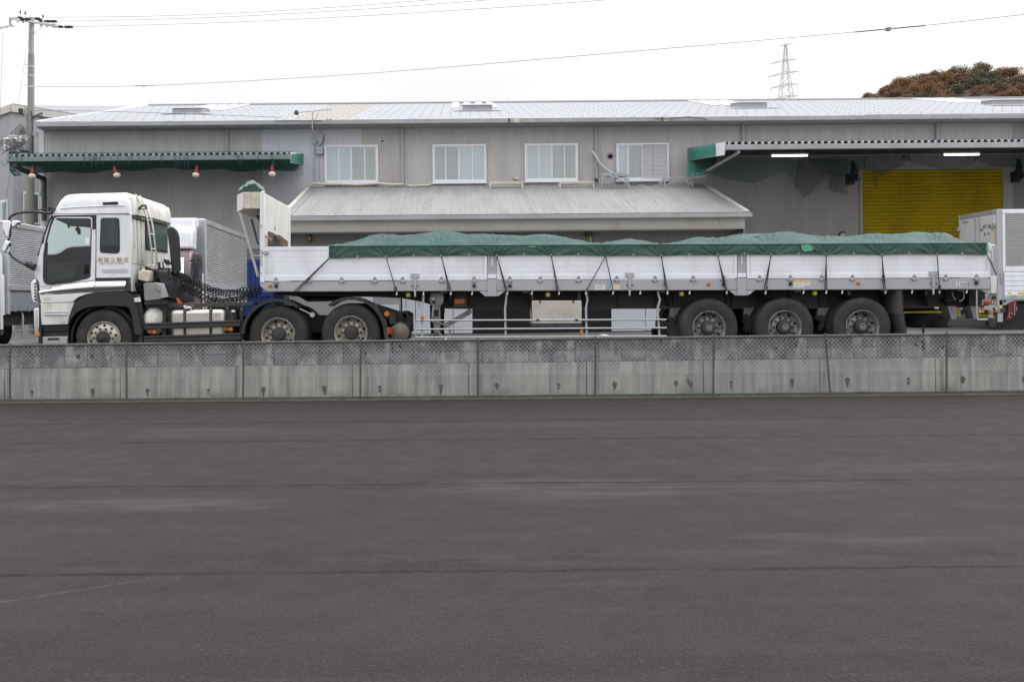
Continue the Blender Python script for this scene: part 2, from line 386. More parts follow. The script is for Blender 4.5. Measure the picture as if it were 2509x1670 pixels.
def asphalt():
    g = G('asphalt'); x, y, z = g.xyz()
    c = g.mix(g.map(g.noise(.35, 4), .3, .7, 0, 1), (0.0302,0.0238,0.0236), (0.0396,0.0315,0.0310))
    # lanes laid side by side: each strip of paving a slightly different tone
    wob = g.math('MULTIPLY', g.math('SUBTRACT', g.noise(.5, 4, (1,.2,1)), .5), .35)
    yw = g.math('ADD', y, wob)
    st = g.noise(1.0, 2, (.01,.42,1)); c = g.mix(g.map(st, .35, .65, 0, .45), c, (0.0266,0.0221,0.0215))
    # rolled streaks along the lanes
    c = g.mix(g.map(g.noise(1.2, 5, (.10,2.4,1)), .52, .75, 0, .3), c, (0.0504,0.0415,0.0397))
    c = g.mix(g.map(g.noise(1.0, 5, (.09,1.5,1), w=(5,3,0)), .56, .74, 0, .6), c, (0.0194,0.0161,0.0158))
    # pale scuffed patches
    # two worn, pale stretches and a dark oily one
    for (x0, y0, sx, sy, col_, am) in ((1.0, 8.75, 1.3, .5, (0.0900,0.0756,0.0721), .75), (-2.6, 8.15, 1.2, .28, (0.0900,0.0756,0.0721), .7), (2.9, 8.8, .8, .35, (0.0828,0.0697,0.0674), .5), (.9, 9.35, 1.6, .22, (0.0158,0.0134,0.0135), .7), (-.5, 6.3, 2.2, .22, (0.0158,0.0134,0.0135), .65), (4.5, 9.6, 2.0, .3, (0.0720,0.0602,0.0579), .4), (-3.2, 12.7, 2.4, .4, (0.0684,0.0569,0.0539), .5), (2.4, 13.2, 3.0, .35, (0.0648,0.0536,0.0519), .5)):
        dx = g.math('DIVIDE', g.math('SUBTRACT', x, x0), sx); dy = g.math('DIVIDE', g.math('SUBTRACT', y, y0), sy)
        d2 = g.math('ADD', g.math('MULTIPLY', dx, dx), g.math('MULTIPLY', dy, dy))
        k = g.math('MULTIPLY', g.map(d2, 0, 1.6, 1, 0, True), g.map(g.noise(2.2, 7, (.45,2.6,1), rough=.7, w=(x0,y0,0)), .40, .58, 0, am*.85))
        c = g.mix(k, c, col_)
    # a long pale scratch and a few hairline cracks
    ln = g.math('ABSOLUTE', g.math('SUBTRACT', g.math('ADD', y, g.math('MULTIPLY', x, -.62)), 7.12))
    ms = g.math('MULTIPLY', g.map(ln, .008, .03, .5, 0), g.map(g.math('ABSOLUTE', g.math('SUBTRACT', x, -2.55)), .45, .7, 1, 0))
    c = g.mix(g.math('MULTIPLY', ms, g.map(g.noise(9, 3), .35, .6, .2, 1)), c, (0.1152,0.1004,0.0977))
    # oil drips
    vd = g.t.nodes.new('ShaderNodeTexVoronoi'); vd.inputs['Scale'].default_value = .9; vd.inputs['Randomness'].default_value = 1; g.put(vd.inputs['Vector'], g.co)
    c = g.mix(g.math('MULTIPLY', g.map(g.math('ADD', vd.outputs['Distance'], g.math('MULTIPLY', g.noise(9,4), .12)), .10, .15, 1, 0), g.map(g.noise(.5, 2, w=(7,7,7)), .5, .6, 0, .6)), c, (0.0144,0.0121,0.0122))
    sc_ = g.math('MULTIPLY', g.map(g.noise(.9, 6, (.35,2.2,1), w=(2.2,7.7,0)), .56, .70, 0, 1), g.map(g.noise(.22, 2, (.6,1,1), w=(9,1,0)), .5, .6, 0, 1))
    c = g.mix(g.math('MULTIPLY', sc_, .3), c, (0.1080,0.0924,0.0876))
    # cold joints between the strips
    joint = None
    for yy, wd, a in ((13.72, .05, .8), (11.85, .045, .85), (8.97, .034, .95), (8.82, .018, .5), (6.05, .024, .9), (15.4, .045, .45)):
        d = g.math('ABSOLUTE', g.math('SUBTRACT', g.math('ADD', y, g.math('MULTIPLY', g.math('SUBTRACT', g.noise(1.6, 4, (1,.1,1), w=(yy,0,0)), .5), .15)), yy))
        k = g.math('MULTIPLY', g.map(d, wd * .6, wd * 1.6, a, 0), g.map(g.noise(1.1, 4, (1,.3,1), w=(yy*3,0,0)), .36, .54, .3, .95))
        joint = k if joint is None else g.math('MAXIMUM', joint, k)
        hl = g.map(d, wd*2.5, .26, .20, 0); c = g.mix(hl, c, (0.0324,0.0275,0.0270))
    c = g.mix(joint, c, (0.0072,0.0060,0.0060))
    # aggregate
    v = g.t.nodes.new('ShaderNodeTexVoronoi'); v.inputs['Scale'].default_value = 75; g.put(v.inputs['Vector'], g.co)
    c2 = g.mix(g.map(v.outputs['Color'], .72, 1.0, 0, .6), c, (0.0756,0.0642,0.0620))
    c2 = g.mix(g.map(g.noise(60, 2), .5, .75, 0, .55), c2, (0.0122,0.0104,0.0104))
    g.put(g.b.inputs['Base Color'], c2)
    g.put(g.b.inputs['Roughness'], g.map(g.noise(3, 4), .3, .7, .75, .9))
    g.b.inputs['Specular IOR Level'].default_value = .2
    g.bump(g.math('ADD', g.noise(55, 3), g.math('MULTIPLY', v.outputs['Distance'], .8)), .9, .012)
    return g.m
def yardmat():
    g = G('yard_concrete')
    c = g.mix(g.map(g.noise(.3, 5), .3, .7, 0, 1), (.088,.09,.09), (.125,.126,.123))
    c = g.mix(g.map(g.noise(.9, 6, (.3,1,1)), .55, .75, 0, .5), c, (.055,.055,.055))
    c = g.mix(g.map(g.noise(70, 2), .4, .7, 0, .3), c, (.075,.075,.075))
    g.put(g.b.inputs['Base Color'], c); g.b.inputs['Roughness'].default_value = .85
    g.bump(g.noise(50, 3), .3); return g.m
def concrete():
    g = G('cast_concrete'); x, y, z = g.xyz()
    c = g.mix(g.map(g.noise(1.1, 6, (1,1,.6)), .35, .65, 0, 1), (.36,.36,.335), (.51,.505,.46))
    c = g.mix(g.map(g.noise(2.6, 5, (2.2,1,.12)), .44, .62, 0, .8), c, (.215,.22,.21))     # runs of dirty water
    c = g.mix(g.map(g.noise(3.4, 4, (2.5,1,.10), w=(3,0,0)), .5, .64, 0, .75), c, (.53,.53,.50))
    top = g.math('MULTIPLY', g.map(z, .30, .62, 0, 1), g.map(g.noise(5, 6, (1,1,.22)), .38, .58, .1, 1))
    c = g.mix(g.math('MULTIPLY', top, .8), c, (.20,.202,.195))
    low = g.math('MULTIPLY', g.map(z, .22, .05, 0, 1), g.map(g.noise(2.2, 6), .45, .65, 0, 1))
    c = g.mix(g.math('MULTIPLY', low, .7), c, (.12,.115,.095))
    # panels cast at different times
    wn = g.t.nodes.new('ShaderNodeTexWhiteNoise'); wn.noise_dimensions = '1D'
    g.put(wn.inputs['W'], g.math('FLOOR', g.math('DIVIDE', g.math('ADD', x, .15), 2.02)))
    c = g.mix(g.map(wn.outputs['Value'], 0, 1, 0, .28), c, (.24,.25,.265))
    c = g.mix(g.map(g.noise(90, 2), .62, .78, 0, .5), c, (.2,.19,.16))
    g.put(g.b.inputs['Base Color'], c); g.b.inputs['Roughness'].default_value = .85
    g.bump(g.noise(35, 5), .35); return g.m
def blocks():
    g = G('concrete_block'); x, y, z = g.xyz()
    xs = g.math('DIVIDE', g.math('ADD', x, .07), .4035)
    wn = g.t.nodes.new('ShaderNodeTexWhiteNoise'); wn.noise_dimensions = '2D'
    cv = g.t.nodes.new('ShaderNodeCombineXYZ'); g.put(cv.inputs[0], g.math('FLOOR', xs)); g.put(cv.inputs[1], g.math('FLOOR', g.math('MULTIPLY', g.math('SUBTRACT', z, .004), 5)))
    g.put(wn.inputs['Vector'], cv.outputs[0])
    c = g.mix(wn.outputs['Value'], (.17,.172,.185), (.34,.343,.355))
    c = g.mix(g.map(g.noise(2.2, 7, rough=.7), .42, .6, 0, .85), c, (.085,.09,.10))
    grime = g.math('MULTIPLY', g.map(z, .76, .90, 0, 1), g.map(g.noise(3.5, 6, (1,1,.5)), .35, .55, .35, 1))
    c = g.mix(g.math('MULTIPLY', grime, .8), c, (.055,.055,.058))
    c = g.mix(g.map(g.noise(4, 5, (1,1,.3), w=(4,0,2)), .53, .64, 0, .7), c, (.40,.41,.42))
    fx = g.math('ABSOLUTE', g.math('SUBTRACT', g.math('FRACT', xs), .5))
    c = g.mix(g.map(fx, .478, .488, 0, .85), c, (.05,.05,.052))
    g.put(g.b.inputs['Base Color'], c); g.b.inputs['Roughness'].default_value = .88
    g.bump(g.math('SUBTRACT', g.noise(60, 4), g.map(fx, .475, .49, 0, 3)), .4); return g.m

# ------------------------------------------------------------------ setting
b = MB(); b.face([(-900,-300,-.03),(900,-300,-.03),(900,1500,-.03),(-900,1500,-.03)])
struct(b.build('ground', pbr('soil', (.13,.12,.10), .9, var=.3)))
b = MB(); b.face([(-45,-25,0),(45,-25,0),(45,17.05,0),(-45,17.05,0)])
struct(b.build('asphalt_lot', asphalt()))
YM = yardmat()
b = MB(); b.grid(lambda u, v: Vector((-60+130*u, 17.12+48*v, yard_z(-60+130*u, 17.12+48*v))), 4, 4)
struct(b.build('yard_pavement', YM))
# painted lines on the yard pavement
b = MB()
for (x0, x1, y0, y1) in ((-2.95,-2.7,18.3,19.4), (7.1,7.25,19,27), (-.6,-.45,22.5,28), (3.9,4.05,22.5,28)):
    b.face([(x, y, yard_z(x, y)+.006) for x, y in ((x0,y0),(x1,y0),(x1,y1),(x0,y1))])
struct(b.build('painted_line', M['yardpaint']))

# retaining wall with its drain holes
XL, XR = -13.0, 14.5
def wz(x, a, c): return a + (c - a) * (x + 7.96) / 17.65      # heights run slightly uphill to the right
def ztop(x): return wz(x, .985, 1.045)
def zmid(x): return wz(x, .571, .637)
wall = thing('retaining_wall', 'grey concrete retaining wall with two courses of stained blocks along the top', 'wall', (0, 17.0, 0))
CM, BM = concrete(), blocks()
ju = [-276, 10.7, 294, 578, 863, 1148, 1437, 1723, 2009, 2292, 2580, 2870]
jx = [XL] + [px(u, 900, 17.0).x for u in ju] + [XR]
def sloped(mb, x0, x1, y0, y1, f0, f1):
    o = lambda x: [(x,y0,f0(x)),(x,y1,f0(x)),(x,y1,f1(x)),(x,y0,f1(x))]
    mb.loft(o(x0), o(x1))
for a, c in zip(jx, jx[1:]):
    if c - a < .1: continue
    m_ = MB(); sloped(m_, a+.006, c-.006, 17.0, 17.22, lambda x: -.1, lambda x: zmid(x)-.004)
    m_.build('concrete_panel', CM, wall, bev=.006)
m_ = MB(); sloped(m_, XL, XR, 17.03, 17.2, lambda x: 0, lambda x: ztop(x)-.03); m_.build('joint_filler', M['chassis'], wall)
for f0, f1 in ((lambda x: zmid(x)+.004, lambda x: (zmid(x)+ztop(x))/2-.003), (lambda x: (zmid(x)+ztop(x))/2+.004, lambda x: ztop(x)-.028)):
    m_ = MB(); n = int((XR-XL)/1.0)
    sloped(m_, XL, XR, 17.012, 17.162, f0, f1); m_.build('block_course', BM, wall, bev=.005)
m_ = MB(); sloped(m_, XL, XR, 16.99, 17.19, lambda x: ztop(x)-.025, lambda x: ztop(x)+.006)
m_.build('coping', pbr('mossy_coping', (.15,.145,.13), .9, var=.3, vscale=3, dirt=(.05,.05,.045), dirt_amt=.8, dscale=5), wall, bev=.004)
holes = [W6(x,y,17) for x,y in ((220,447),(637,440),(1013,437),(1433,437),(1810,430),(2230,420))] + [W7(x,y,17) for x,y in ((254,415),(674,410),(1058,403),(1483,400),(1868,395),(2290,385))] + [W8(x,y,17) for x,y in ((318,415),(740,408),(1126,400),(1550,393),(1930,390),(2355,385))]
for i, p in enumerate(holes):
    r = .036 + .008*random.random()
    m_ = MB(); m_.lathe([(r*.78,.01),(r*.8,-.006),(r,-.008),(r*1.06,.004)], (p.x, 17.0, p.z), (0,1,0), 18, cap=False)
    h = m_.build('drain_pipe', M['grime'] if i % 3 else M['galv'], wall)
    m_ = MB(); m_.lathe([(r*.8,-.001),(r*.8,.0)], (p.x, 16.999, p.z), (0,1,0), 18); m_.build('drain_mouth', M['conc_dark'] if i % 2 else M['grime'], h)
    L = .06 + .10*random.random(); k = r*(.7+.4*random.random())
    m_ = MB(); m_.slab([(p.x-k,16.997,p.z-.01),(p.x+k,16.997,p.z-.01),(p.x+k*.75,16.997,p.z-L*.5),(p.x+k*.3,16.997,p.z-L),(p.x-k*.25,16.997,p.z-L),(p.x-k*.7,16.997,p.z-L*.5)], .002)
    m_.build('water_stain', M['grime'], h)
    # black seepage where water runs over the top
for u, v, hh in ((960,838,.2),(980,842,.09),(896,862,.07),(224,868,.09),(190,868,.09),(2262,835,.2),(2245,842,.06),(1950,836,.12),(1900,850,.06),(1618,832,.08),(1660,838,.1),(2310,846,.07)):
    p = px(u, v, 17.0); m_ = MB(); k = .016+.03*random.random()
    pts = [(p.x-k, p.z), (p.x+k, p.z), (p.x+k*.8, p.z-hh*.35), (p.x+k*1.3, p.z-hh*.5), (p.x+k*.4, p.z-hh), (p.x-k*.2, p.z-hh*.8), (p.x-k*.9, p.z-hh*.6), (p.x-k*.5, p.z-hh*.3)]
    m_.slab([(a, 17.009, c) for a, c in pts], .002); m_.build('seepage_stain', M['black_matt'], wall)
# mossy strip of dirt at the foot of the wall
b = MB()
b.grid(lambda u, v: Vector((XL+(XR-XL)*u, 16.72+.28*v + .05*noise.noise(Vector((u*90,v*2,0)))*(1-v), .002+.05*v*v*(0.6+.8*abs(noise.noise(Vector((u*60,3,v))))))), 300, 4)
tag(b.build('dirt_strip', pbr('mossy_dirt', (.085,.078,.06), .95, var=.4, vscale=5, dirt=(.17,.16,.13), dirt_amt=.6, dscale=9, bump=.6)), 'mossy dirt gathered along the foot of the wall', 'dirt', kind='stuff')

# chain-link fence
FY = 16.86
fence = thing('chain_link_fence', 'rusty chain link fence standing against the grey retaining wall', 'fence', (0, FY, 0))
def fencewire():
    g = G('fence_wire'); x, y, z = g.xyz()
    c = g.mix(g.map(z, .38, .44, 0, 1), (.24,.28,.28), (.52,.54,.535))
    c = g.mix(g.map(g.noise(7, 4), .5, .66, 0, .5), c, (.17,.13,.10)); g.put(g.b.inputs['Base Color'], c); g.b.inputs['Roughness'].default_value = .55; return g.m
FM_old = pbr('fence_wire_rusty', (.60,.62,.61), .55, .3, var=.2, vscale=3, dirt=(.2,.17,.14), dirt_amt=.35, dscale=7)
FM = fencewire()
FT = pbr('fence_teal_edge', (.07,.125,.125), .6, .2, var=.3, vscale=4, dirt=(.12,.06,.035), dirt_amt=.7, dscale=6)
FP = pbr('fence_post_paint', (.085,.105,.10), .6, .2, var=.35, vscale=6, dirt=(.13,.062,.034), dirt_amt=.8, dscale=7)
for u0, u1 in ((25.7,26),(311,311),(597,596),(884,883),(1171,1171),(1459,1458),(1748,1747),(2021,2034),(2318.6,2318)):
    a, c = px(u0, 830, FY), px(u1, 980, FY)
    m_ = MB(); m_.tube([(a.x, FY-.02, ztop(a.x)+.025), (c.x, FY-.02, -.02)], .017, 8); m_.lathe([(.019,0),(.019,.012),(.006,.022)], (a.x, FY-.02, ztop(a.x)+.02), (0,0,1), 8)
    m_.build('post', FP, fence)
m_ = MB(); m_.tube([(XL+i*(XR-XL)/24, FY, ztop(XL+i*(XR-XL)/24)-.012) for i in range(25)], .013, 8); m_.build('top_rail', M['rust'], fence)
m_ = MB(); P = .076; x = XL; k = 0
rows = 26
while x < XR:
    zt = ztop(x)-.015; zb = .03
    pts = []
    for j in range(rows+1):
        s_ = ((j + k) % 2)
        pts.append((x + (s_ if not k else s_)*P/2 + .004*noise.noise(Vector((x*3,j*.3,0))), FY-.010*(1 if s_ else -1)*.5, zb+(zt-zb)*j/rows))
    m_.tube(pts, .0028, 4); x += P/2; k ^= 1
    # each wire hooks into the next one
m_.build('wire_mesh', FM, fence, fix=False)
for nm, z0, rr in (('tension_wire', .41, .0022), ('bottom_wire', .045, .004)):
    m_ = MB(); m_.tube([(XL+i*(XR-XL)/60, FY-.012, z0+.012*noise.noise(Vector((i*.4,0,z0)))+wz(XL+i*(XR-XL)/60,0,.03)) for i in range(61)], rr, 5); m_.build(nm, FM, fence)
m_ = MB(); x = XL                                   # twisted selvage along the bottom edge
while x < XR:
    h = .022+.018*random.random()
    m_.tube([(x,FY-.012,.03),(x+P*.25,FY-.016,.03+h),(x+P*.5,FY-.012,.032)], .007, 4); x += P/2
m_.build('bottom_selvage', FT, fence, fix=False)

# dried weed hanging in the fence
wd = thing('dried_weed', 'dried reddish weed caught in the fence mesh', 'weed', (px(1690,900,16.82).x, 16.82, 0))
def weed(seed, n):
    rg = random.Random(seed); m_ = MB(); lf = MB()
    base = Vector(wd.location)
    for i in range(n):
        p = px(1694, 952, 16.82); q = px(1672+rg.random()*26, 893+rg.random()*46, 16.81)
        mid = (p+q)/2 + Vector((.03*(rg.random()-.5), 0, .02))
        m_.tube([p, mid, q], [.0035,.0028,.0015], 4)
        for j in range(9):
            t = .35+.65*rg.random(); c = p.lerp(q, t); s_ = .007+.009*rg.random(); a = rg.random()*6.28
            lf.face([c+Vector((s_*math.cos(a+k*2.1), .01*(rg.random()-.5), s_*math.sin(a+k*2.1)*(1.2 if k else 1))) for k in range(3)])
    m_.build('stem', M['weed'], wd); lf.build('leaves', pbr('dried_leaf', (.12,.075,.055), .8, var=.3, vscale=30), wd)
weed(3, 6)
# ------------------------------------------------------------------ warehouse
MWY = 34.4
wh = thing('warehouse', 'long grey corrugated metal warehouse with canopies and lean-to behind the parked trucks', 'warehouse', (0, MWY, 0))
def corr(mb, x0, x1, z0, z1, y, pitch=.083, amp=.010):
    n = max(1, round((x1-x0)/pitch)); p = (x1-x0)/n
    xs = []
    for i in range(n):
        for t, d in ((0,0),(.42,0),(.54,-1),(.88,-1)): xs.append((x0+(i+t)*p, y+d*amp))
    xs.append((x1, y))
    V = [(mb.bm.verts.new((x,yy,z0(x) if callable(z0) else z0)), mb.bm.verts.new((x,yy,z1))) for x, yy in xs]
    for a, c in zip(V, V[1:]): mb.bm.faces.new((a[0], c[0], c[1], a[1]))
def siding(x0, x1, z0, z1, mat, y=MWY, parent=wh, **k):
    m_ = MB(); corr(m_, x0, x1, z0, z1, y, **k); return m_.build('wall', mat, parent, fix=False, ang=20)
EZ0, EZ1 = 7.82, 7.97
wl = px(100, 400, MWY).x
yb = lambda x: yard_z(x, MWY) - .05
shL, shR, shT = px(2113, 500, MWY).x, px(2457, 500, MWY).x, 6.19
xa, xb, xc = px(642,400,MWY).x, px(793,400,MWY).x, px(886,400,MWY).x
siding(wl, xa, yb, EZ1, M['wallsheet']); siding(xa, xb, yb, EZ1, M['wallnew'])
siding(xb, xc, px(840,356,MWY).z, EZ1, M['wallnew'])
siding(xb, xc, yb, px(840,356,MWY).z, M['wallsheet'])
siding(xc, 7.9, yb, EZ1, M['wallsheet']); siding(7.9, shL-.12, yb, EZ1, M['wallsheet'])
siding(shL-.12, shR+.35, shT+.12, EZ1, M['wallsheet']); siding(shR+.35, 27, yb, EZ1, M['wallgrey'])
# end wall and corner trim
m_ = MB(); m_.box(wl-.02, wl+.0, MWY, 45.6, .5, 8.0); m_.build('end_wall', M['wallgrey'], wh)
m_ = MB(); m_.box(wl-.05, wl+.13, MWY-.03, MWY-.018, .5, EZ1-.1); m_.build('corner_trim', M['wallnew'], wh)
# roof
RY0, RY1, RZ0, RZ1 = 33.82, 45.8, 8.0, 10.95
def roofpt(x, t, d=0): return Vector((x, RY0+(RY1-RY0)*t, RZ0+(RZ1-RZ0)*t+d))
def roofsheet(x0, x1, mat, name='roof', pitch=.105, amp=.016, f=roofpt, t0=0, t1=1, parent=wh):
    m_ = MB(); n = round((x1-x0)/pitch); p = (x1-x0)/n; prev = None
    for i in range(n):
        for t, d in ((0,0),(.3,.35),(.5,1),(.7,.35)):
            x = x0+(i+t)*p; a = m_.bm.verts.new(f(x, t0, d*amp)); c = m_.bm.verts.new(f(x, t1, d*amp))
            if prev: m_.bm.faces.new((prev[0], a, c, prev[1]))
            prev = (a, c)
    return m_.build(name, mat, parent, fix=False, ang=60)
vx = px(92, 300, RY0).x
x1_, x2_ = px(700,290,RY0).x, px(860,290,RY0).x
roofsheet(vx, x1_, M['roof']); roofsheet(x1_, x2_, M['roof_old']); roofsheet(x2_, 28, M['roof'])
m_ = MB(); m_.tube([roofpt(vx+(28-vx)*i/20, 1, .03) for i in range(21)], .06, 6); m_.build('ridge_cap', M['roof'], wh)
m_ = MB(); m_.bar(roofpt(vx-.03,0,.02), roofpt(vx-.03,1,.02), .12, .05); m_.build('verge_trim', M['frame'], wh)
m_ = MB()
for i in range(118):
    x = vx+.2+i*.36
    for j in range(9):
        c = roofpt(x, (j+.5)/9.2, .016); s_ = .021
        m_.lathe([(s_,0),(s_*.6,.022)], c, (0,-.24,1), 5)
o = m_.build('roof_bolts', M['roofbolt'], wh); o['kind'] = 'stuff'
m_ = MB(); m_.box(vx-.05, 28, RY0-.13, RY0-.115, EZ0, EZ1); m_.box(vx-.05, 28, RY0-.115, RY0, EZ0, EZ0+.015); m_.box(vx-.05, vx-.035, RY0-.115, MWY, EZ0, EZ1)
m_.build('gutter', M['gutter'], wh, bev=.008)
m_ = MB(); m_.box(vx, 28, RY0+.003, RY0+.02, EZ0-.03, EZ1+.02); m_.box(vx, 28, RY0, MWY, EZ0-.045, EZ0-.03); m_.build('soffit', M['chassis_lt'], wh)
for u in (95, 420, 700, 1010, 1265, 1550, 1630, 1820, 2085, 2360):
    p = px(u, 295, RY0); wd_ = .1
    m_ = MB(); m_.box(p.x-wd_, p.x+wd_, RY0-.137, RY0-.131, EZ0-.004, EZ1+.004); m_.build('gutter_joint', M['pipe'] if u not in (1265,1630) else M['fascia'], wh)
for u in (1247, 1622):
    p = px(u, 300, RY0); m_ = MB(); m_.box(p.x-.025, p.x+.025, RY0-.135, RY0-.131, EZ0, EZ1); m_.build('gutter_gap', M['dark'], wh)
def repeat(name, proto_mb, mat, parent, spots, **k):
    o = proto_mb.build(name, mat, parent, **k); off = OFF.get(parent.name, Vector())
    for i, p in enumerate(spots):
        c = o if i == 0 else o.copy()
        if i: sc.collection.objects.link(c); c.parent = parent
        OFF[c.name] = off
        c.location = Vector(p)
    return o
def proto_at_origin(parent):       # a part modelled about the root's own place, then set down by its location
    return OFF[parent.name]
def spike(h):
    o = OFF[wh.name]; m_ = MB(); m_.tube([o, o+Vector((0,.02,h))], .015, 5); m_.tube([o+Vector((-.03,0,0)), o+Vector((.03,0,0))], .012, 4); return m_
repeat('snow_stop', spike(.15), M['bolt'], wh, [roofpt(vx+.35+i*.705, .025, .01) for i in range(55)])
# skylight boxes on the roof
for u0, u1, t0 in ((422,495,.36),(1133,1206,.40),(1810,1880,.42),(2442,2516,.46)):
    Dm = RY0+(RY1-RY0)*t0
    xa_, xb_ = px(u0,270,Dm).x, px(u1,270,Dm).x; c = roofpt(xa_, t0)
    m_ = MB(); m_.loft([(x,y,z) for x,y,z in ((xa_,c.y,c.z-.02),(xb_,c.y,c.z-.02),(xb_,c.y,c.z+.22),(xa_,c.y,c.z+.22))], [(xa_,c.y+1.2,c.z+.25),(xb_,c.y+1.2,c.z+.25),(xb_,c.y+1.2,c.z+.42),(xa_,c.y+1.2,c.z+.42)])
    s_ = m_.build('skylight', M['gutter'], wh, bev=.01)
    m_ = MB(); m_.push([(xa_-.05,c.y-.05,c.z+.225),(xb_+.05,c.y-.05,c.z+.225),(xb_+.05,c.y+1.25,c.z+.43),(xa_-.05,c.y+1.25,c.z+.43)], (0,0,.04)); m_.build('skylight_lid', M['frame'], s_)
    m_ = MB(); m_.push([roofpt(xa_-.35,t0-.03,.03),roofpt(xb_+.35,t0-.03,.03),roofpt(xb_+.35,t0+.0,.035),roofpt(xa_-.35,t0,.035)], (0,0,.02)); m_.build('flashing', M['rail'], s_)
    n = 4
    for k in range(n):
        xx = xa_-.45+k*(xb_-xa_+.9)/n
        m_ = MB(); m_.push([roofpt(xx,t0+.18,.02),roofpt(xx+.30,t0+.18,.02),roofpt(xx+.30,.995,.02),roofpt(xx,.995,.02)], (0,0,.03)); m_.build('skylight_sheet', M['frame'], s_)
# downpipes
def downpipe(pts, r=.055, name='downpipe', mat=None, parent=wh):
    m_ = MB(); m_.tube(pts, r, 10)
    for p in pts[1:-1]: m_.ball(p, r*1.12, 8)
    d_ = (Vector(pts[-1])-Vector(pts[0])); q = Vector(pts[0])+d_*.5
    if len(pts) == 2: m_.lathe([(r*1.15,-.05),(r*1.15,.05)], q, d_, 10)
    return m_.build(name, mat or M['pipe'], parent)
for u, v1 in ((556,372),(986,446),(1461,446),(1822,350),(2298,350)):
    x = px(u, 380, MWY-.1).x; downpipe([(x,MWY-.09,EZ0),(x,MWY-.09,px(u,v1,MWY-.1).z)])
# windows
def window(fn, x0, y0, x1, y1, panes, mull):
    D = MWY-.06
    a, c = fn(x0,y0,D), fn(x1,y1,D); t = .06
    X0, X1, T, Bt = a.x, c.x, a.z, c.z
    m_ = MB()
    for q in ((X0,X0+t,Bt+t,T-t),(X1-t,X1,Bt+t,T-t)): m_.box(q[0],q[1],D-.03,MWY+.02,q[2],q[3])
    m_.box(X0,X1,D-.03,MWY+.02,T-t,T); m_.box(X0,X1,D-.035,MWY+.02,Bt,Bt+t); m_.box(X0-.03,X1+.03,D-.06,MWY,Bt-.05,Bt-.001)
    wn_ = m_.build('window', M['frame'], wh, bev=.006)
    for (p0, p1, mat) in panes:
        e0, e1 = fn(p0,y0,D).x, fn(p1,y0,D).x
        if mat == 'louvre':
            m_ = MB(); n = 26
            for i in range(n):
                z = Bt+t+(T-Bt-2*t)*i/n; h = (T-Bt-2*t)/n
                m_.loft([(e0,D+.0,z),(e0,D+.02,z+h*.85),(e0,D+.03,z+h*.85),(e0,D+.01,z)], [(e1,D+.0,z),(e1,D+.02,z+h*.85),(e1,D+.03,z+h*.85),(e1,D+.01,z)])
            m_.build('louvre_shutter', M['louvre'], wn_)
        else:
            m_ = MB(); m_.box(e0,e1,D+.015,D+.02,Bt+t,T-t); m_.build('pane', M[mat], wn_)
            g_ = .03
            m_ = MB(); m_.box(e0,e0+g_,D-.004,D+.012,Bt+t,T-t); m_.box(e1-g_,e1,D-.004,D+.012,Bt+t,T-t); m_.box(e0+g_,e1-g_,D-.004,D+.012,Bt+t,Bt+t+.04); m_.box(e0+g_,e1-g_,D-.004,D+.012,T-t-.03,T-t); m_.build('sash', M['frame'], wn_)
    for xm in mull:
        e = fn(xm,y0,D).x; m_ = MB(); m_.box(e-.017,e+.017,D+.002,D+.0145,Bt+t+.04,T-t-.03); m_.build('pane_bar', M['frame'], wn_)  # thin white upright bar in front of the pane
window(B2,450,495,970,855,[(465,706,'pane_lt'),(708,950,'pane')],(587,838))
window(B2,1490,488,2010,850,[(1508,1742,'pane'),(1744,1992,'pane_lt')],(1616,1874))
window(B3,172,465,670,810,[(190,422,'pane_lt'),(424,652,'pane')],(306,542))
window(B3,1025,462,1518,803,[(1043,1134,'pane_lt'),(1136,1272,'pane'),(1275,1362,'louvre'),(1366,1502,'louvre')],())
# yellow roller shutter and its jambs
def shutter(name, x0, x1, z0, z1, y, mat, pitch=.098, amp=.022):
    m_ = MB(); n = round((z1-z0)/pitch); pr = None
    for i in range(n*4+1):
        z = z0+(z1-z0)*i/(n*4); d = amp*(0,.75,1,.8)[i%4]
        a = m_.bm.verts.new((x0,y-d,z)); c = m_.bm.verts.new((x1,y-d,z))
        if pr: m_.bm.faces.new((pr[0],pr[1],c,a))
        pr = (a,c)
    return m_.build(name, mat, wh, fix=False, ang=60)
shutter('roller_shutter', shL, shR, .6, shT, MWY+.06, M['yellow'], .125, .06)
m_ = MB(); m_.box(shL-.12, shL-.002, MWY-.05, MWY+.1, .6, shT+.12); m_.box(shR+.002, shR+.35, MWY-.03, MWY+.1, .6, shT+.12); m_.box(shL, shR, MWY-.02, MWY+.1, shT-.01, shT+.12)
m_.build('shutter_frame', M['rail'], wh, bev=.008)
shutter('roller_shutter', -8.35, -5.45, .55, 3.58, MWY-.03, M['chassis_lt'], .11, .02)
m_ = MB(); m_.box(-8.4,-5.4,MWY-.09,MWY-.01,3.58,3.64); m_.build('shutter_header', M['rail'], wh)

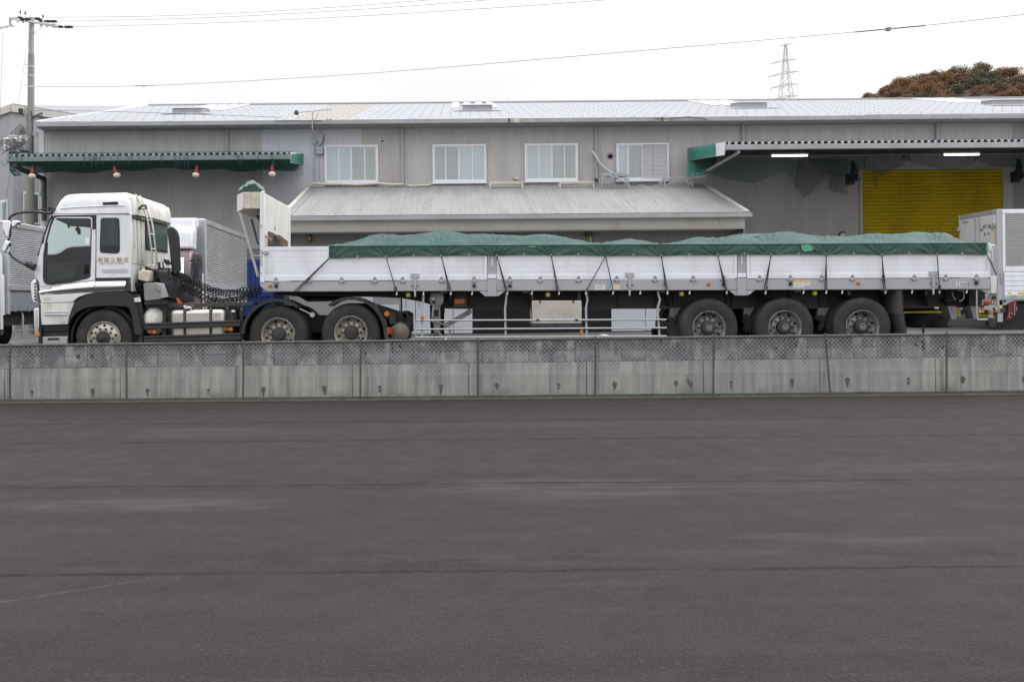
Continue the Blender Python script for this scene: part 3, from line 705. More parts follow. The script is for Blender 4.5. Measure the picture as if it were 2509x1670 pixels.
# ------------------------------------------------------------------ lean-to
LE, LW = 29.0, 30.0; LX0, LX1 = -5.38, 8.5
LZ0, LZ1 = 4.25, 5.75
def leanpt(x, t, d=0): return Vector((x, LE+(MWY-.02-LE)*t, LZ0+(LZ1-LZ0)*t+d))
lr = roofsheet(LX0, LX1, M['leanroof'], 'lean_to_roof', .0745, .011, leanpt)
m_ = MB(); m_.push([leanpt(LX0,0,-.02),leanpt(LX1,0,-.02),leanpt(LX1,1,-.02),leanpt(LX0,1,-.02)], (0,0,-.05)); m_.build('roof_deck', M['fascia'], lr)
m_ = MB(); n = 64
for i in range(n):
    for j in range(9):
        c = leanpt(LX0+.12+i*(LX1-LX0-.2)/n+(.035 if j%2 else 0), .04+.92*j/8.6, .012)
        m_.lathe([(.013,0),(.009,.016)], c, (0,-.27,1), 5)
o = m_.build('roof_bolts', M['roofbolt'], lr); o['kind'] = 'stuff'
for u in (738, 985, 1300, 1352, 1535, 1650):            # laps between the sheets
    x = px(u, 500, 31).x
    m_ = MB(); m_.bar(leanpt(x,0.0,.014), leanpt(x,1,.014), .03, .006); m_.build('sheet_lap', M['roof_old'], lr)
m_ = MB(); m_.bar(leanpt(LX1-.04,0,.02), leanpt(LX1-.04,1,.02), .12, .04); m_.bar(leanpt(LX0+.04,0,.02), leanpt(LX0+.04,1,.02), .12, .04); m_.build('verge_trim', M['fascia'], lr)
repeat('snow_stop', spike(.16), M['bolt'], wh, [leanpt(LX0+.55+i*.727, .035, .01) for i in range(19)])
m_ = MB(); m_.box(LX0-.05,LX1+.06,LE-.12,LE-.105,4.10,4.225); m_.box(LX0-.05,LX1+.06,LE-.105,LE+.02,4.10,4.112); m_.box(LX1+.045,LX1+.06,LE-.105,LE+.1,4.112,4.225)
m_.build('gutter', M['gutter'], wh, bev=.006)
n = 18; X0, X1 = LX0+.1, LX1-.06
for i in range(n):
    m_ = MB(); m_.box(X0+(X1-X0)*i/n+.004, X0+(X1-X0)*(i+1)/n-.004, LE+.23, LE+.26, 3.835, 4.16); m_.build('fascia_board', M['fascia'], wh, bev=.004)
m_ = MB(); m_.box(X0,X1,LE+.262,LW+.2,3.78,3.83); m_.box(X0,X1,LE+.245,LE+.262,3.80,4.15); m_.build('soffit', M['fascia'], wh)
for a in (X1-.03, X0):
    m_ = MB(); m_.box(a,a+.03,LE+(.27 if a > 0 else .9),MWY,.6,4.2); m_.build('side_wall', M['wallgrey'], wh)
for u0, u1, ys in ((1185,1288,.35),(1632,1675,.5)):
    a, c = px(u0,570,LE+ys).x, px(u1,570,LE+ys).x; m_ = MB(); m_.box(a,c,LE+ys,LE+ys+.06,3.755,3.778); m_.build('soffit_lamp', M['rail'], wh)
yl = lambda x: yard_z(x, LW)-.05
dx0, dx1 = px(1158,780,LW).x, px(1497,780,LW).x
WD = pbr('dark_grey_siding', (.20,.195,.185), .55, var=.08, vscale=.8, stretch=(2,1,.2))
siding(X0+.03, X1-.03, 2.75, 3.79, WD, LW, pitch=.083)
siding(X0+.03, -1.9, yl, 2.75, M['wallgrey'], LW)
m_ = MB(); m_.box(-2.56,-1.95,LW-.06,LW-.02,.66,1.6); m_.build('white_panel', M['door'], wh, bev=.006)
m_ = MB(); m_.box(-3.1,-2.75,LW-.05,LW-.02,.66,2.2); m_.build('white_panel', M['door'], wh, bev=.006)
xs = [-1.86, -1.45, -.3, dx0]
for a, c in list(zip(xs, xs[1:])) + [(dx1, dx1+1.05), (dx1+1.05, dx1+2.1), (dx1+2.1, X1-.1)]:
    m_ = MB(); m_.box(a+.008, c-.008, LW-.06, LW-.02, yard_z(a,LW)+.02, 2.72); d_ = m_.build('door', M['door'], wh, bev=.006)
    m_ = MB(); m_.box(a+.10, a+.13, LW-.10, LW-.062, 1.55, 1.78); m_.build('door_handle', M['galv'], d_)
m_ = MB()
m_.box(dx0, dx1, LW+3.9, LW+3.95, .6, 2.75); m_.box(dx0-.03, dx0, LW, LW+3.9, .6, 2.75); m_.box(dx1, dx1+.03, LW, LW+3.9, .6, 2.75); m_.box(dx0, dx1, LW, LW+3.9, 2.75, 2.78)
m_.box(dx0, dx1, LW+.05, LW+3.9, .60, .66)
m_.build('loading_bay', M['black_matt'], wh)  # inner walls coloured black to deepen the shade of the bay
m_ = MB(); m_.box(dx0, dx1, LW-.03, LW+.02, yard_z(2,LW)-.1, 2.1); m_.build('bay_shade_sheet', M['dark'], wh)  # near-black sheet added for the darkness inside the bay
m_ = MB(); m_.box(dx0, dx1, LW-.02, LW+.02, 2.1, 2.745); m_.build('bay_header', M['wallgrey'], wh)

# ------------------------------------------------------------------ canopies
def canopy(name, x0, x1, yf, zf, zw, depth, pitch=.2, amp=.085):
    root = MB()
    n = round((x1-x0)/pitch); p = (x1-x0)/n; pr = None
    f = lambda x, t, d: Vector((x, yf+(MWY-.03-yf)*t, zf+(zw-zf)*t+d))
    for i in range(n):
        for t, d in ((0,1),(.18,1),(.42,0),(.58,0),(.82,1)):
            a = root.bm.verts.new(f(x0+(i+t)*p,0,d*amp)); c = root.bm.verts.new(f(x0+(i+t)*p,1,d*amp))
            if pr: root.bm.faces.new((pr[0],a,c,pr[1]))
            pr = (a,c)
    r = root.build(name, M['roof'], wh, fix=False, ang=30)
    m_ = MB(); m_.push([f(x0,.01,-.035),f(x1,.01,-.035),f(x1,1,-.035),f(x0,1,-.035)], (0,0,-.02)); m_.build('ceiling', M['chassis'], r)
    m_ = MB(); m_.box(x0-.03,x1+.03,yf-.1,yf-.08,zf-.165,zf-.01); m_.box(x0-.03,x1+.03,yf-.08,yf+.03,zf-.165,zf-.15); m_.build('gutter', M['gutter'], r, bev=.006)
    m_ = MB()
    for t in (.2,.45,.7,.95): a, c = f(x0,t,-.12), f(x1,t,-.12); m_.bar(a,c,.06,.12)
    k = 6
    for i in range(k+1):
        x = x0+.15+(x1-x0-.3)*i/k; m_.bar(f(x,.02,-.125), f(x,1,-.125), .08, .07)
    m_.build('rafters', M['chassis'], r)
    for x, sg in ((x0,-1),(x1,1)):
        m_ = MB(); m_.push([f(x,.0,amp),f(x,1,amp),f(x,1,-depth),f(x,.03,-depth*.85)], (.02*sg,0,0)); m_.build('end_plate', M['frame'], r)
    return r
CLX0, CLX1 = px(26,390,32).x, px(711,390,32).x
canopy('canopy', CLX0, CLX1, 32.0, 6.52, 6.84, .32)
CRX0 = px(1779,350,29.5).x
canopy('canopy', CRX0, 25.0, 29.5, 6.33, 6.9, .36)
# canopy downpipes
downpipe([B3(2165,515,29.5), B3(2165,545,29.5), B3(1825,745,33.9)], .05, mat=M['galv'])
downpipe([ZQ(300,1065,32), ZQ(300,1150,32), ZQ(420,1225,32.3), ZQ(850,1400,34.2), ZQ(850,1600,34.2), ZQ(850,2200,34.2)], .085, mat=M['chassis'])
repeat('snow_stop', spike(.17), M['bolt'], wh, [(CRX0+.5+i*.77, 29.53, 6.40) for i in range(16)])
# netting
NET1 = pbr('dark_net', (.006,.07,.052), .9, var=.3, vscale=2, alpha=.72)
NET5 = pbr('swag_net', (.012,.115,.082), .9, var=.35, vscale=2.5, alpha=.42)
NET2 = pbr('thin_net', (.012,.115,.09), .9, var=.3, vscale=2, alpha=.28)
NET3 = pbr('teal_net', (.022,.22,.16), .9, var=.25, vscale=2, alpha=.6)
NET4 = pbr('dim_green_net', (.012,.04,.03), .9, var=.3, vscale=2, alpha=.32)  # dark green net, mostly see-through
bn = thing('bird_netting', 'dark green netting bundled along the front edge of the canopy left of the windows', 'netting', (-10, 32, 6))
m_ = MB()
def sag(u, v):
    x = CLX0-.04+(CLX1-CLX0+.03)*u; w_ = .05*math.sin(u*21)+.04*math.sin(u*47+1)
    y = 31.88+2.4*v
    return Vector((x, y, 6.36+.25*v-(.30+.05*math.sin(u*9)+.035*math.sin(u*33))*math.sin(math.pi*min(1,v*1.2+.0))**.6*(1 if .0<v<.84 else 0) - w_*.3*v))
m_.grid(sag, 90, 10); m_.build('net_bag', NET1, bn)
m_ = MB(); m_.grid(lambda u,v: Vector((CLX0-.05+(CLX1-CLX0+.1)*u, 31.875-.02*math.sin(v*3)+.012*math.sin(u*60), 6.60-.26*v+.03*noise.noise(Vector((u*40,v,0))))), 120, 4); m_.build('net_skirt', NET2, bn)
m_ = MB(); m_.grid(lambda u,v: Vector((CLX0-.06+(CLX1-CLX0+.08)*u, 31.95+2.35*v, 6.645+.32*v+.02*noise.noise(Vector((u*60,v*8,0))))), 120, 8); m_.build('net_cover', NET2, bn)
m_ = MB(); m_.push([B2(130,575,32.05)+Vector((.03,0,0)),B2(240,575,34.2)+Vector((.03,0,0)),B2(240,688,34.2)+Vector((.03,0,0)),B2(130,660,32.05)+Vector((.03,0,0))], (.01,0,0)); m_.build('net_end', NET3, bn)
rg = random.Random(5)
m_ = MB()                                               # loose strands hanging off the corner
for i in range(26):
    a = ZQ(175+20*rg.random(), 940+60*rg.random(), 31.9); c = ZQ(185+30*rg.random(), 1150+100*rg.random(), 31.95); e = ZQ(260+170*rg.random(), 1250+110*rg.random(), 32.0)
    m_.tube([a, a.lerp(c,.5)+Vector((.04*(rg.random()-.5),0,0)), c, c.lerp(e,.5)+Vector((0,0,-.05*rg.random())), e], .007, 4)
for i in range(26):                                     # drapes crossing the gutter
    u = 40+650*rg.random(); a = px(u, 378, 31.85); c = px(u+14*(rg.random()-.3), 396+16*rg.random(), 31.86)
    m_.tube([a, a.lerp(c,.6)+Vector((.05*(rg.random()-.5),0,0)), c], .006+.006*rg.random(), 4)
m_.build('loose_strands', M['net'], bn)
m_ = MB(); m_.grid(lambda u,v: ZQ(770+70*u+10*math.sin(v*5), 1420+320*v, 34.15), 6, 10); m_.build('net_on_pipe', NET3, bn)

bn2 = thing('bird_netting', 'teal and dark green netting slung in swags under the canopy above the yellow shutter', 'netting', (12, 32, 6))
m_ = MB(); m_.push([B3(1700,505,34.1)+Vector((-.03,0,0)),B3(1953,462,30.6)+Vector((-.03,0,0)),B3(1953,580,30.6)+Vector((-.03,0,0)),B3(1700,625,34.1)+Vector((-.03,0,0))], (-.01,0,0)); m_.build('net_end', NET3, bn2)
def swag(top, bot, D0, D1, mat, n=40, wob=.05):
    m_ = MB()
    def at(ps, t):
        xs_ = [p[0] for p in ps]; x = xs_[0]+(xs_[-1]-xs_[0])*t
        for (a, c) in zip(ps, ps[1:]):
            if x <= c[0] + 1e-6:
                k = (x-a[0])/max(1e-6, c[0]-a[0]); k2 = k*k*(3-2*k)*.5+k*.5
                return x, a[1]+(c[1]-a[1])*k2
        return x, ps[-1][1]
    def fn(u, v):
        xt, yt = at(top, u); xb_, yb_ = at(bot, u)
        D = D0+(D1-D0)*v+wob*math.sin(u*31+v*4)
        return B4(xt+(xb_-xt)*v, yt+(yb_-yt)*v, D)
    m_.grid(fn, n, 10); return m_.build('net_swag', mat, bn2)
swag([(125,440),(320,405),(500,420),(700,425),(880,440)], [(115,548),(200,520),(260,528),(400,575),(560,590),(680,550),(760,512),(810,540),(840,660),(852,560),(880,440)], 33.6, 33.2, NET5, 70)
swag([(125,440),(220,425),(320,415)], [(115,548),(200,545),(290,500)], 34.0, 33.0, NET3, 20)
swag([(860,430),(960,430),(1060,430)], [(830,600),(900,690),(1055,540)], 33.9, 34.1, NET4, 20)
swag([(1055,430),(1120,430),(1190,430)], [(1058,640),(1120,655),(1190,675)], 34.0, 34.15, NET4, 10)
swag([(915,425),(1050,418),(1300,415)], [(920,440),(1000,505),(1060,532),(1120,548),(1200,540),(1290,500),(1300,498)], 33.2, 33.0, NET5, 40)
swag([(1290,415),(1400,410),(1600,405)], [(1290,505),(1355,520),(1362,638),(1376,640),(1388,560),(1430,540),(1500,500),(1600,440)], 32.9, 32.6, NET5, 60)
swag([(1540,405),(1800,410),(2060,410)], [(1540,430),(1640,465),(1750,495),(1850,513),(1950,498),(2020,460),(2060,415)], 33.0, 32.7, NET4, 50)
swag([(2020,410),(2200,405),(2400,400)], [(2020,440),(2150,480),(2280,490),(2400,480)], 33.2, 33.0, NET5, 30)
m_ = MB()
for a, c in (((880,440),(840,655)),((1060,540),(890,690)),((890,690),(860,620)),((2050,415),(1990,480)),((320,500),(560,588))):
    m_.tube([B4(*a,33.3), B4((a[0]+c[0])/2+8,(a[1]+c[1])/2+8,33.3), B4(*c,33.3)], .006, 4)
m_.build('net_cord', M['wire'], bn2)
for i, (x, y) in enumerate(((1215,545),(2320,530))):
    t = thing('cable_bundle', ('black bundled cable and hoist hanging left of the yellow shutter', 'black bundled cable and hoist hanging right of the yellow shutter')[i], 'cable', B4(x,y,33.6))
    m_ = MB(); rg = random.Random(i)
    for k in range(14):
        p = B4(x+10*(rg.random()-.5), y-100, 33.5); q = B4(x-30+60*rg.random(), y+45*rg.random(), 33.5)
        m_.tube([p, p.lerp(q,.5)+Vector((.2*(rg.random()-.5),0,0)), q, q+Vector((.15*rg.random(),0,.2*rg.random()))], .02+.02*rg.random(), 5)
    m_.build('cables', M['black_matt'], t); m_ = MB(); m_.box(t.location.x-.13,t.location.x+.13,33.7,33.9,t.location.z-.28,t.location.z+.1); m_.build('hoist_box', M['black'], t, bev=.02)
# fluorescent lights
for i, (x0, x1, y) in enumerate(((678,918,412),(1820,2058,405))):
    a, c = B4(x0,y,32.5), B4(x1,y-1,32.5); z = (a.z+c.z)/2
    t = thing('strip_light', ('lit white strip light under the canopy left of the yellow shutter', 'lit white strip light under the canopy over the yellow shutter')[i], 'light', (a.x, 32.5, z))
    m_ = MB(); m_.cyl((a.x,32.5,z),(c.x,32.5,z),.018,10); m_.build('tube', M['lamp'], t)
    m_ = MB(); m_.box(a.x-.02,c.x+.02,32.45,32.55,z+.035,z+.08); m_.box(a.x-.02,a.x+.01,32.47,32.53,z-.02,z+.035); m_.box(c.x-.01,c.x+.02,32.47,32.53,z-.02,z+.035); m_.build('fixture', M['frame'], t)
    m_ = MB()
    for x in (a.x+.2,c.x-.2): m_.tube([(x,32.5,z+.08),(x,32.5,z+.25)],.008,5)
    m_.build('hanger', M['galv'], t)
# red shaded lamps under the left canopy
for i, (x, y) in enumerate(((245,640),(883,635),(1490,632),(2067,625))):
    p = B1(x, y, 32.0)
    t = thing('floodlight', ('red hanging floodlight in front of the utility pole', 'tilted red floodlight above the white cab roof, second from the pole', 'red floodlight with white bulb, third from the utility pole', 'red floodlight on a longer stem at the right end of the green canopy')[i], 'lamp', p)
    tl = (0,.35,-.15,0)[i]
    def q(a, d): return p + Vector((a*math.cos(tl)-d*math.sin(tl), 0, a*math.sin(tl)+d*math.cos(tl)))
    ax = Vector((-math.sin(tl),0,math.cos(tl)))
    m_ = MB(); m_.tube([q(0,.10), q(0,.22), p+Vector((0,.05,.42 if i==3 else .3))], .02, 6); m_.build('bracket', M['rust'], t)
    m_ = MB(); m_.lathe([(.03,.22),(.05,.20),(.058,.06),(.085,.0),(.085,-.01)], p, ax, 14); m_.build('shade', M['lampred'], t)
    m_ = MB(); m_.ball(q(0,-.065), .118, 16, (1,1,.75)); m_.build('bulb', M['insul'], t)
    m_ = MB(); m_.lathe([(.118,-.05),(.124,-.065),(.118,-.08)], p, ax, 14, cap=False); m_.build('guard_ring', M['cream'], t)
# things on the lean-to roof and the wall
def frame_thing(name, label, fn, x0, y0, x1, y1, D, mat, dep=.35):
    a, c = fn(x0,y0,D), fn(x1,y1,D); t = thing(name, label, 'rack', ((a.x+c.x)/2, D, c.z))
    m_ = MB(); e = .045
    for y in (D, D+dep):
        m_.box(a.x,c.x,y,y+.05,a.z-e,a.z)
        for x in (a.x,c.x-e): m_.box(x,x+e,y+.002,y+.048,c.z+(.09 if y>D else 0),a.z-e)
    for x in (a.x,c.x-e): m_.box(x+.002,x+e-.002,D+.05,D+dep,a.z-e+.004,a.z-.004)
    m_.build('stand_frame', mat, t, bev=.004)
    return t, a, c
t, a, c = frame_thing('equipment_stand', 'empty cream steel stand below the gap between the second and third windows', B2, 2040,845,2363,915, 33.6, M['cream']); m_ = MB(); m_.box(a.x+.05,c.x-.05,33.72,33.76,c.z+.1,a.z-.12); m_.build('back_rail', M['fascia'], t)
t, a, c = frame_thing('equipment_stand', 'empty cream steel stand below the right side of the third window', B3, 497,815,822,880, 33.6, M['cream']); m_ = MB(); m_.box(a.x+.05,c.x-.05,33.72,33.76,c.z+.1,a.z-.12); m_.build('back_rail', M['fascia'], t)
t, a, c = frame_thing('equipment_stand', 'white steel stand with pipes laid in it at the right end of the lean-to roof', B3, 1470,775,1742,866, 33.4, M['rail'], .5); m_ = MB(); m_.bar(B3(1425,835,33.6),B3(1475,780,33.45),.03,.03); m_.bar(B3(1690,790,33.6), B3(1865,765,33.3), .05,.05)
for k in range(7): m_.tube([B3(1490+6*k,850-4*k,33.5),B3(1580+10*k,830-6*k,33.55),B3(1700,800+9*k,33.6),B3(1725,840,33.6)], .014, 5)
m_.build('spare_pipes', M['fascia'], t)
t, a, c = frame_thing('equipment_stand', 'blue grey angle iron stand with crossed braces below the louvred window', B3, 885,742,1145,868, 33.3, M['galv'], .6)
m_ = MB()
for p_, q_ in (((890,750),(1140,830)),((1140,752),(900,830)),((905,750),(890,866)),((1000,745),(1130,800)),((930,770),(1110,770))): m_.bar(B3(*p_,33.28),B3(*q_,33.28),.03,.03)
m_.bar(B3(930,742,33.4),B3(1110,740,33.4),.2,.05); m_.build('brace', M['pipe'], t)
def pipe_thing(name, label, pts, r, mat, cat='pipe'):
    m_ = MB()
    P_ = [Vector(p) for p in pts]; Q_ = []
    for i in range(len(P_)-1):
        for k in range(4):
            t_ = k/4; p0, p1, p2, p3 = P_[max(0,i-1)], P_[i], P_[i+1], P_[min(len(P_)-1,i+2)]
            Q_.append(.5*((2*p1)+(p2-p0)*t_+(2*p0-5*p1+4*p2-p3)*t_*t_+(3*p1-p0-3*p2+p3)*t_**3))
    Q_.append(P_[-1]); m_.tube(Q_, r, 7); o = m_.build(name, mat); return tag(o, label, cat)
pipe_thing('insulated_pipe', 'cream insulated pipe lying along the roof edge under the leftmost window', [B2(x,y,34.1) for x,y in ((305,888),(340,862),(420,868),(600,868),(800,872),(950,862),(1100,872),(1215,868))], .045, M['cream'])
pipe_thing('insulated_pipe', 'cream pipe looping up the wall at the left corner of the second window', [B2(x,y,34.15) for x,y in ((1240,868),(1280,885),(1400,880),(1450,878),(1480,850))], .035, M['cream'])
pipe_thing('flexible_conduit', 'taped flexible conduit hanging from a round outlet beside the louvred window', [B3(x,y,34.2) for x,y in ((795,530),(830,570),(870,640),(930,700),(1000,742),(1080,755))], .045, M['fascia'], 'conduit')
pipe_thing('loose_cable', 'dark cable lying along the top of the lean-to roof below the louvred window', [B3(x,y,34.0) for x,y in ((1150,835),(1200,845),(1270,830),(1330,850),(1410,830),(1450,838))], .018, M['wire'], 'cable')
pipe_thing('wall_conduit', 'thin grey conduit running down the wall from the gutter left of the first window', [B2(x,y,34.25) for x,y in ((520,243),(470,255),(425,290),(412,330),(412,385))], .03, M['pipe'], 'conduit')
pipe_thing('wall_cable', 'black cable curling from the fork on the wall above the grey meter box', [B2(x,y,34.3) for x,y in ((450,395),(445,420),(440,455),(420,488),(400,500))], .02, M['wire'], 'cable')
def plate(name, label, cat, fn, x0, y0, x1, y1, D, dep, mat, extra=None):
    a, c = fn(x0,y0,D), fn(x1,y1,D); t = thing(name, label, cat, ((a.x+c.x)/2, D+dep, c.z))
    m_ = MB(); m_.box(a.x,c.x,D,D+dep,c.z,a.z); m_.build('case', mat, t, bev=.012)
    return t, a, c
t, a, c = plate('junction_box', 'larger grey meter box on the wall left of the first window', 'box', B2, 373,517,435,580, 34.2, .17, M['pipe'])
m_ = MB(); m_.box(a.x-.012,c.x+.012,34.185,34.199,a.z-.05,a.z+.01); m_.build('lid', M['rail'], t)
m_ = MB(); m_.tube([(B2(403,580,34.3).x,34.3,c.z),B2(403,840,34.3)],.018,6); m_.build('conduit', M['pipe'], t)
t, a, c = plate('junction_box', 'small narrow blue grey box on the wall under the antenna mast', 'box', B2, 345,435,372,480, 34.2, .15, M['pipe'])
m_ = MB(); m_.tube([(B2(355,480,34.3).x,34.3,c.z),B2(355,860,34.3)],.022,6); m_.build('conduit', M['pipe'], t)
t, a, c = plate('alarm_beacon', 'small orange beacon on the wall under the lean-to eave beside the white headboard', 'beacon', B2, 293,1370,318,1412, 29.8, .12, M['amber'])
m_ = MB(); m_.box(a.x-.02,c.x+.02,29.93,29.985,c.z-.03,a.z+.03); m_.build('base_plate', M['rust'], t)
vh = thing('vent_hood', 'round steel vent hood on the wall left of the louvred window', 'vent', B3(970,575,MWY))
p = B3(970,575,MWY-.02); m_ = MB(); m_.lathe([(.11,.0),(.12,-.01),(.12,.02)], p, (0,1,0), 18)
m_.build('flange', M['galv'], vh)
m_ = MB()
m_.grid(lambda u,v: p+Vector((.1*math.cos(math.pi*u)*math.cos(v*1.35), -.02-.15*math.sin(v*1.4)*math.sin(math.pi*(.15+.7*u)), .1*math.sin(math.pi*u)*math.cos(v*.9)+.0)), 14, 8); m_.build('hood', M['silver'], vh)
m_ = MB(); m_.lathe([(.085,-.012),(.085,-.008)], p-Vector((0,0,.02)), (0,1,0), 18); m_.build('opening', M['dark'], vh)
wp = thing('wall_outlet', 'small round black outlet in the wall right of the first window', 'outlet', B2(1010,455,MWY)); p = B2(1010,455,MWY-.03)
m_ = MB(); m_.lathe([(.045,0),(.06,0),(.06,.03),(.045,.03)], p, (0,1,0), 16, cap=False); m_.build('ring', M['frame'], wp); m_ = MB(); m_.lathe([(.045,.005),(.045,.01)], p, (0,1,0), 16); m_.build('opening', M['dark'], wp)
for i, (fn, x, y) in enumerate(((B2,2300,825),(B3,850,812))):
    t = thing('pipe_elbow', ('short pale pipe elbow sticking from the wall beside the second window', 'black drain outlet at the foot of the downpipe left of the louvred window')[i], 'pipe', fn(x,y,34.3))
    p = fn(x,y,34.3); m_ = MB(); m_.tube([p+Vector((-.06,.1,.06)), p+Vector((-.05,-.02,.05)), p+Vector((-.0,-.08,.02)), p+Vector((.08,-.1,-.0))], .05, 10); m_.build('elbow', (M['fascia'],M['black'])[i], t)
    m_ = MB(); m_.lathe([(.075,0),(.075,.02)], p+Vector((-.06,.07,.06)), (0,1,0), 12); m_.build('flange', M['galv'], t)
sc_ = thing('security_camera', 'black security camera under the right corner of the lean-to eave', 'camera', B3(2145,1240,29.5)); p = B3(2150,1265,29.45)
m_ = MB(); m_.tube([p+Vector((0,0,.12)),p],.02,6); m_.ball(p,.05,10); m_.build('mount', M['black'], sc_)
m_ = MB(); d_ = Vector((.75,-.5,-.3)).normalized(); m_.lathe([(.045,-.04),(.05,0),(.05,.16),(.04,.17)], p, d_, 12); m_.build('body', M['black'], sc_)
m_ = MB(); m_.lathe([(.034,.171),(.02,.176)], p, d_, 12); m_.build('lens', M['glass_dark'], sc_)
ds = thing('door_sensor', 'grey sensor box with a yellow green conduit under the lean-to eave', 'sensor', B3(770,1300,29.9)); a = B3(770,1295,29.85)
m_ = MB(); m_.box(a.x-.12,a.x+.12,29.82,29.98,a.z-.09,a.z+.12); m_.build('case', M['chassis'], ds, bev=.01)
m_ = MB(); m_.tube([(a.x+.05,29.86,a.z-.05),(a.x+.05,29.86,a.z-1.2)],.022,6); m_.build('conduit', M['lampyellow'], ds)
wl_ = thing('wall_lamp', 'small dome lamp on the wall left of the yellow shutter just above the tarpaulin', 'lamp', B4(1155,935,34.3)); p = B4(1155,938,34.25)
m_ = MB(); m_.ball(p,.12,12,(1,.7,.7)); m_.build('dome', M['insul'], wl_); m_ = MB(); m_.lathe([(.13,-.1),(.14,-.02)], p+Vector((0,.1,0)),(0,1,0),12); m_.build('base', M['black'], wl_)
# TV antenna
an = thing('tv_antenna', 'thin rooftop television antenna on a bent mast at the gutter', 'antenna', B2(335,300,33.5))
m_ = MB(); m_.tube([B2(337,178,33.5),B2(334,300,33.5),B2(338,345,33.55),B2(352,390,33.9),B2(352,440,34.25)],.02,7); m_.build('mast', M['galv'], an)
m_ = MB(); a, c = B2(145,186,33.5), B2(517,149,33.5); m_.tube([a,c],.013,6); m_.build('boom', M['galv'], an)
m_ = MB()
for i in range(17):
    p = a.lerp(c,(i+.5)/17); h = .13-.003*i
    m_.tube([p+Vector((0,-h,-.01)),p+Vector((0,h,.01))],.006,4); m_.tube([p+Vector((0,0,-.045)),p+Vector((0,0,.045))],.005,4)
m_.build('elements', M['galv'], an)
m_ = MB(); m_.bar(a.lerp(c,.10)+Vector((0,0,-.07)),a.lerp(c,.10)+Vector((0,0,.07)),.1,.09); m_.build('reflector', M['chassis'], an)
m_ = MB(); m_.tube([B2(400,180,33.5),B2(370,235,33.5),B2(338,260,33.5)],.006,4); m_.tube([B2(195,190,33.5),B2(212,260,33.6)],.006,4); m_.build('cable', M['wire'], an)
pipe_thing('gutter_cable', 'thin black cable lying along the gutter left of the antenna mast', [B2(x,y,33.6) for x,y in ((-20,255),(60,262),(200,258),(300,262),(420,255))], .014, M['wire'], 'cable')
pipe_thing('gutter_cable', 'thin black cable drooping along the gutter above the right canopy', [B3(x,y,33.65) for x,y in ((1380,225),(1480,232),(1600,222),(1700,214),(1800,224),(1870,240))], .014, M['wire'], 'cable')
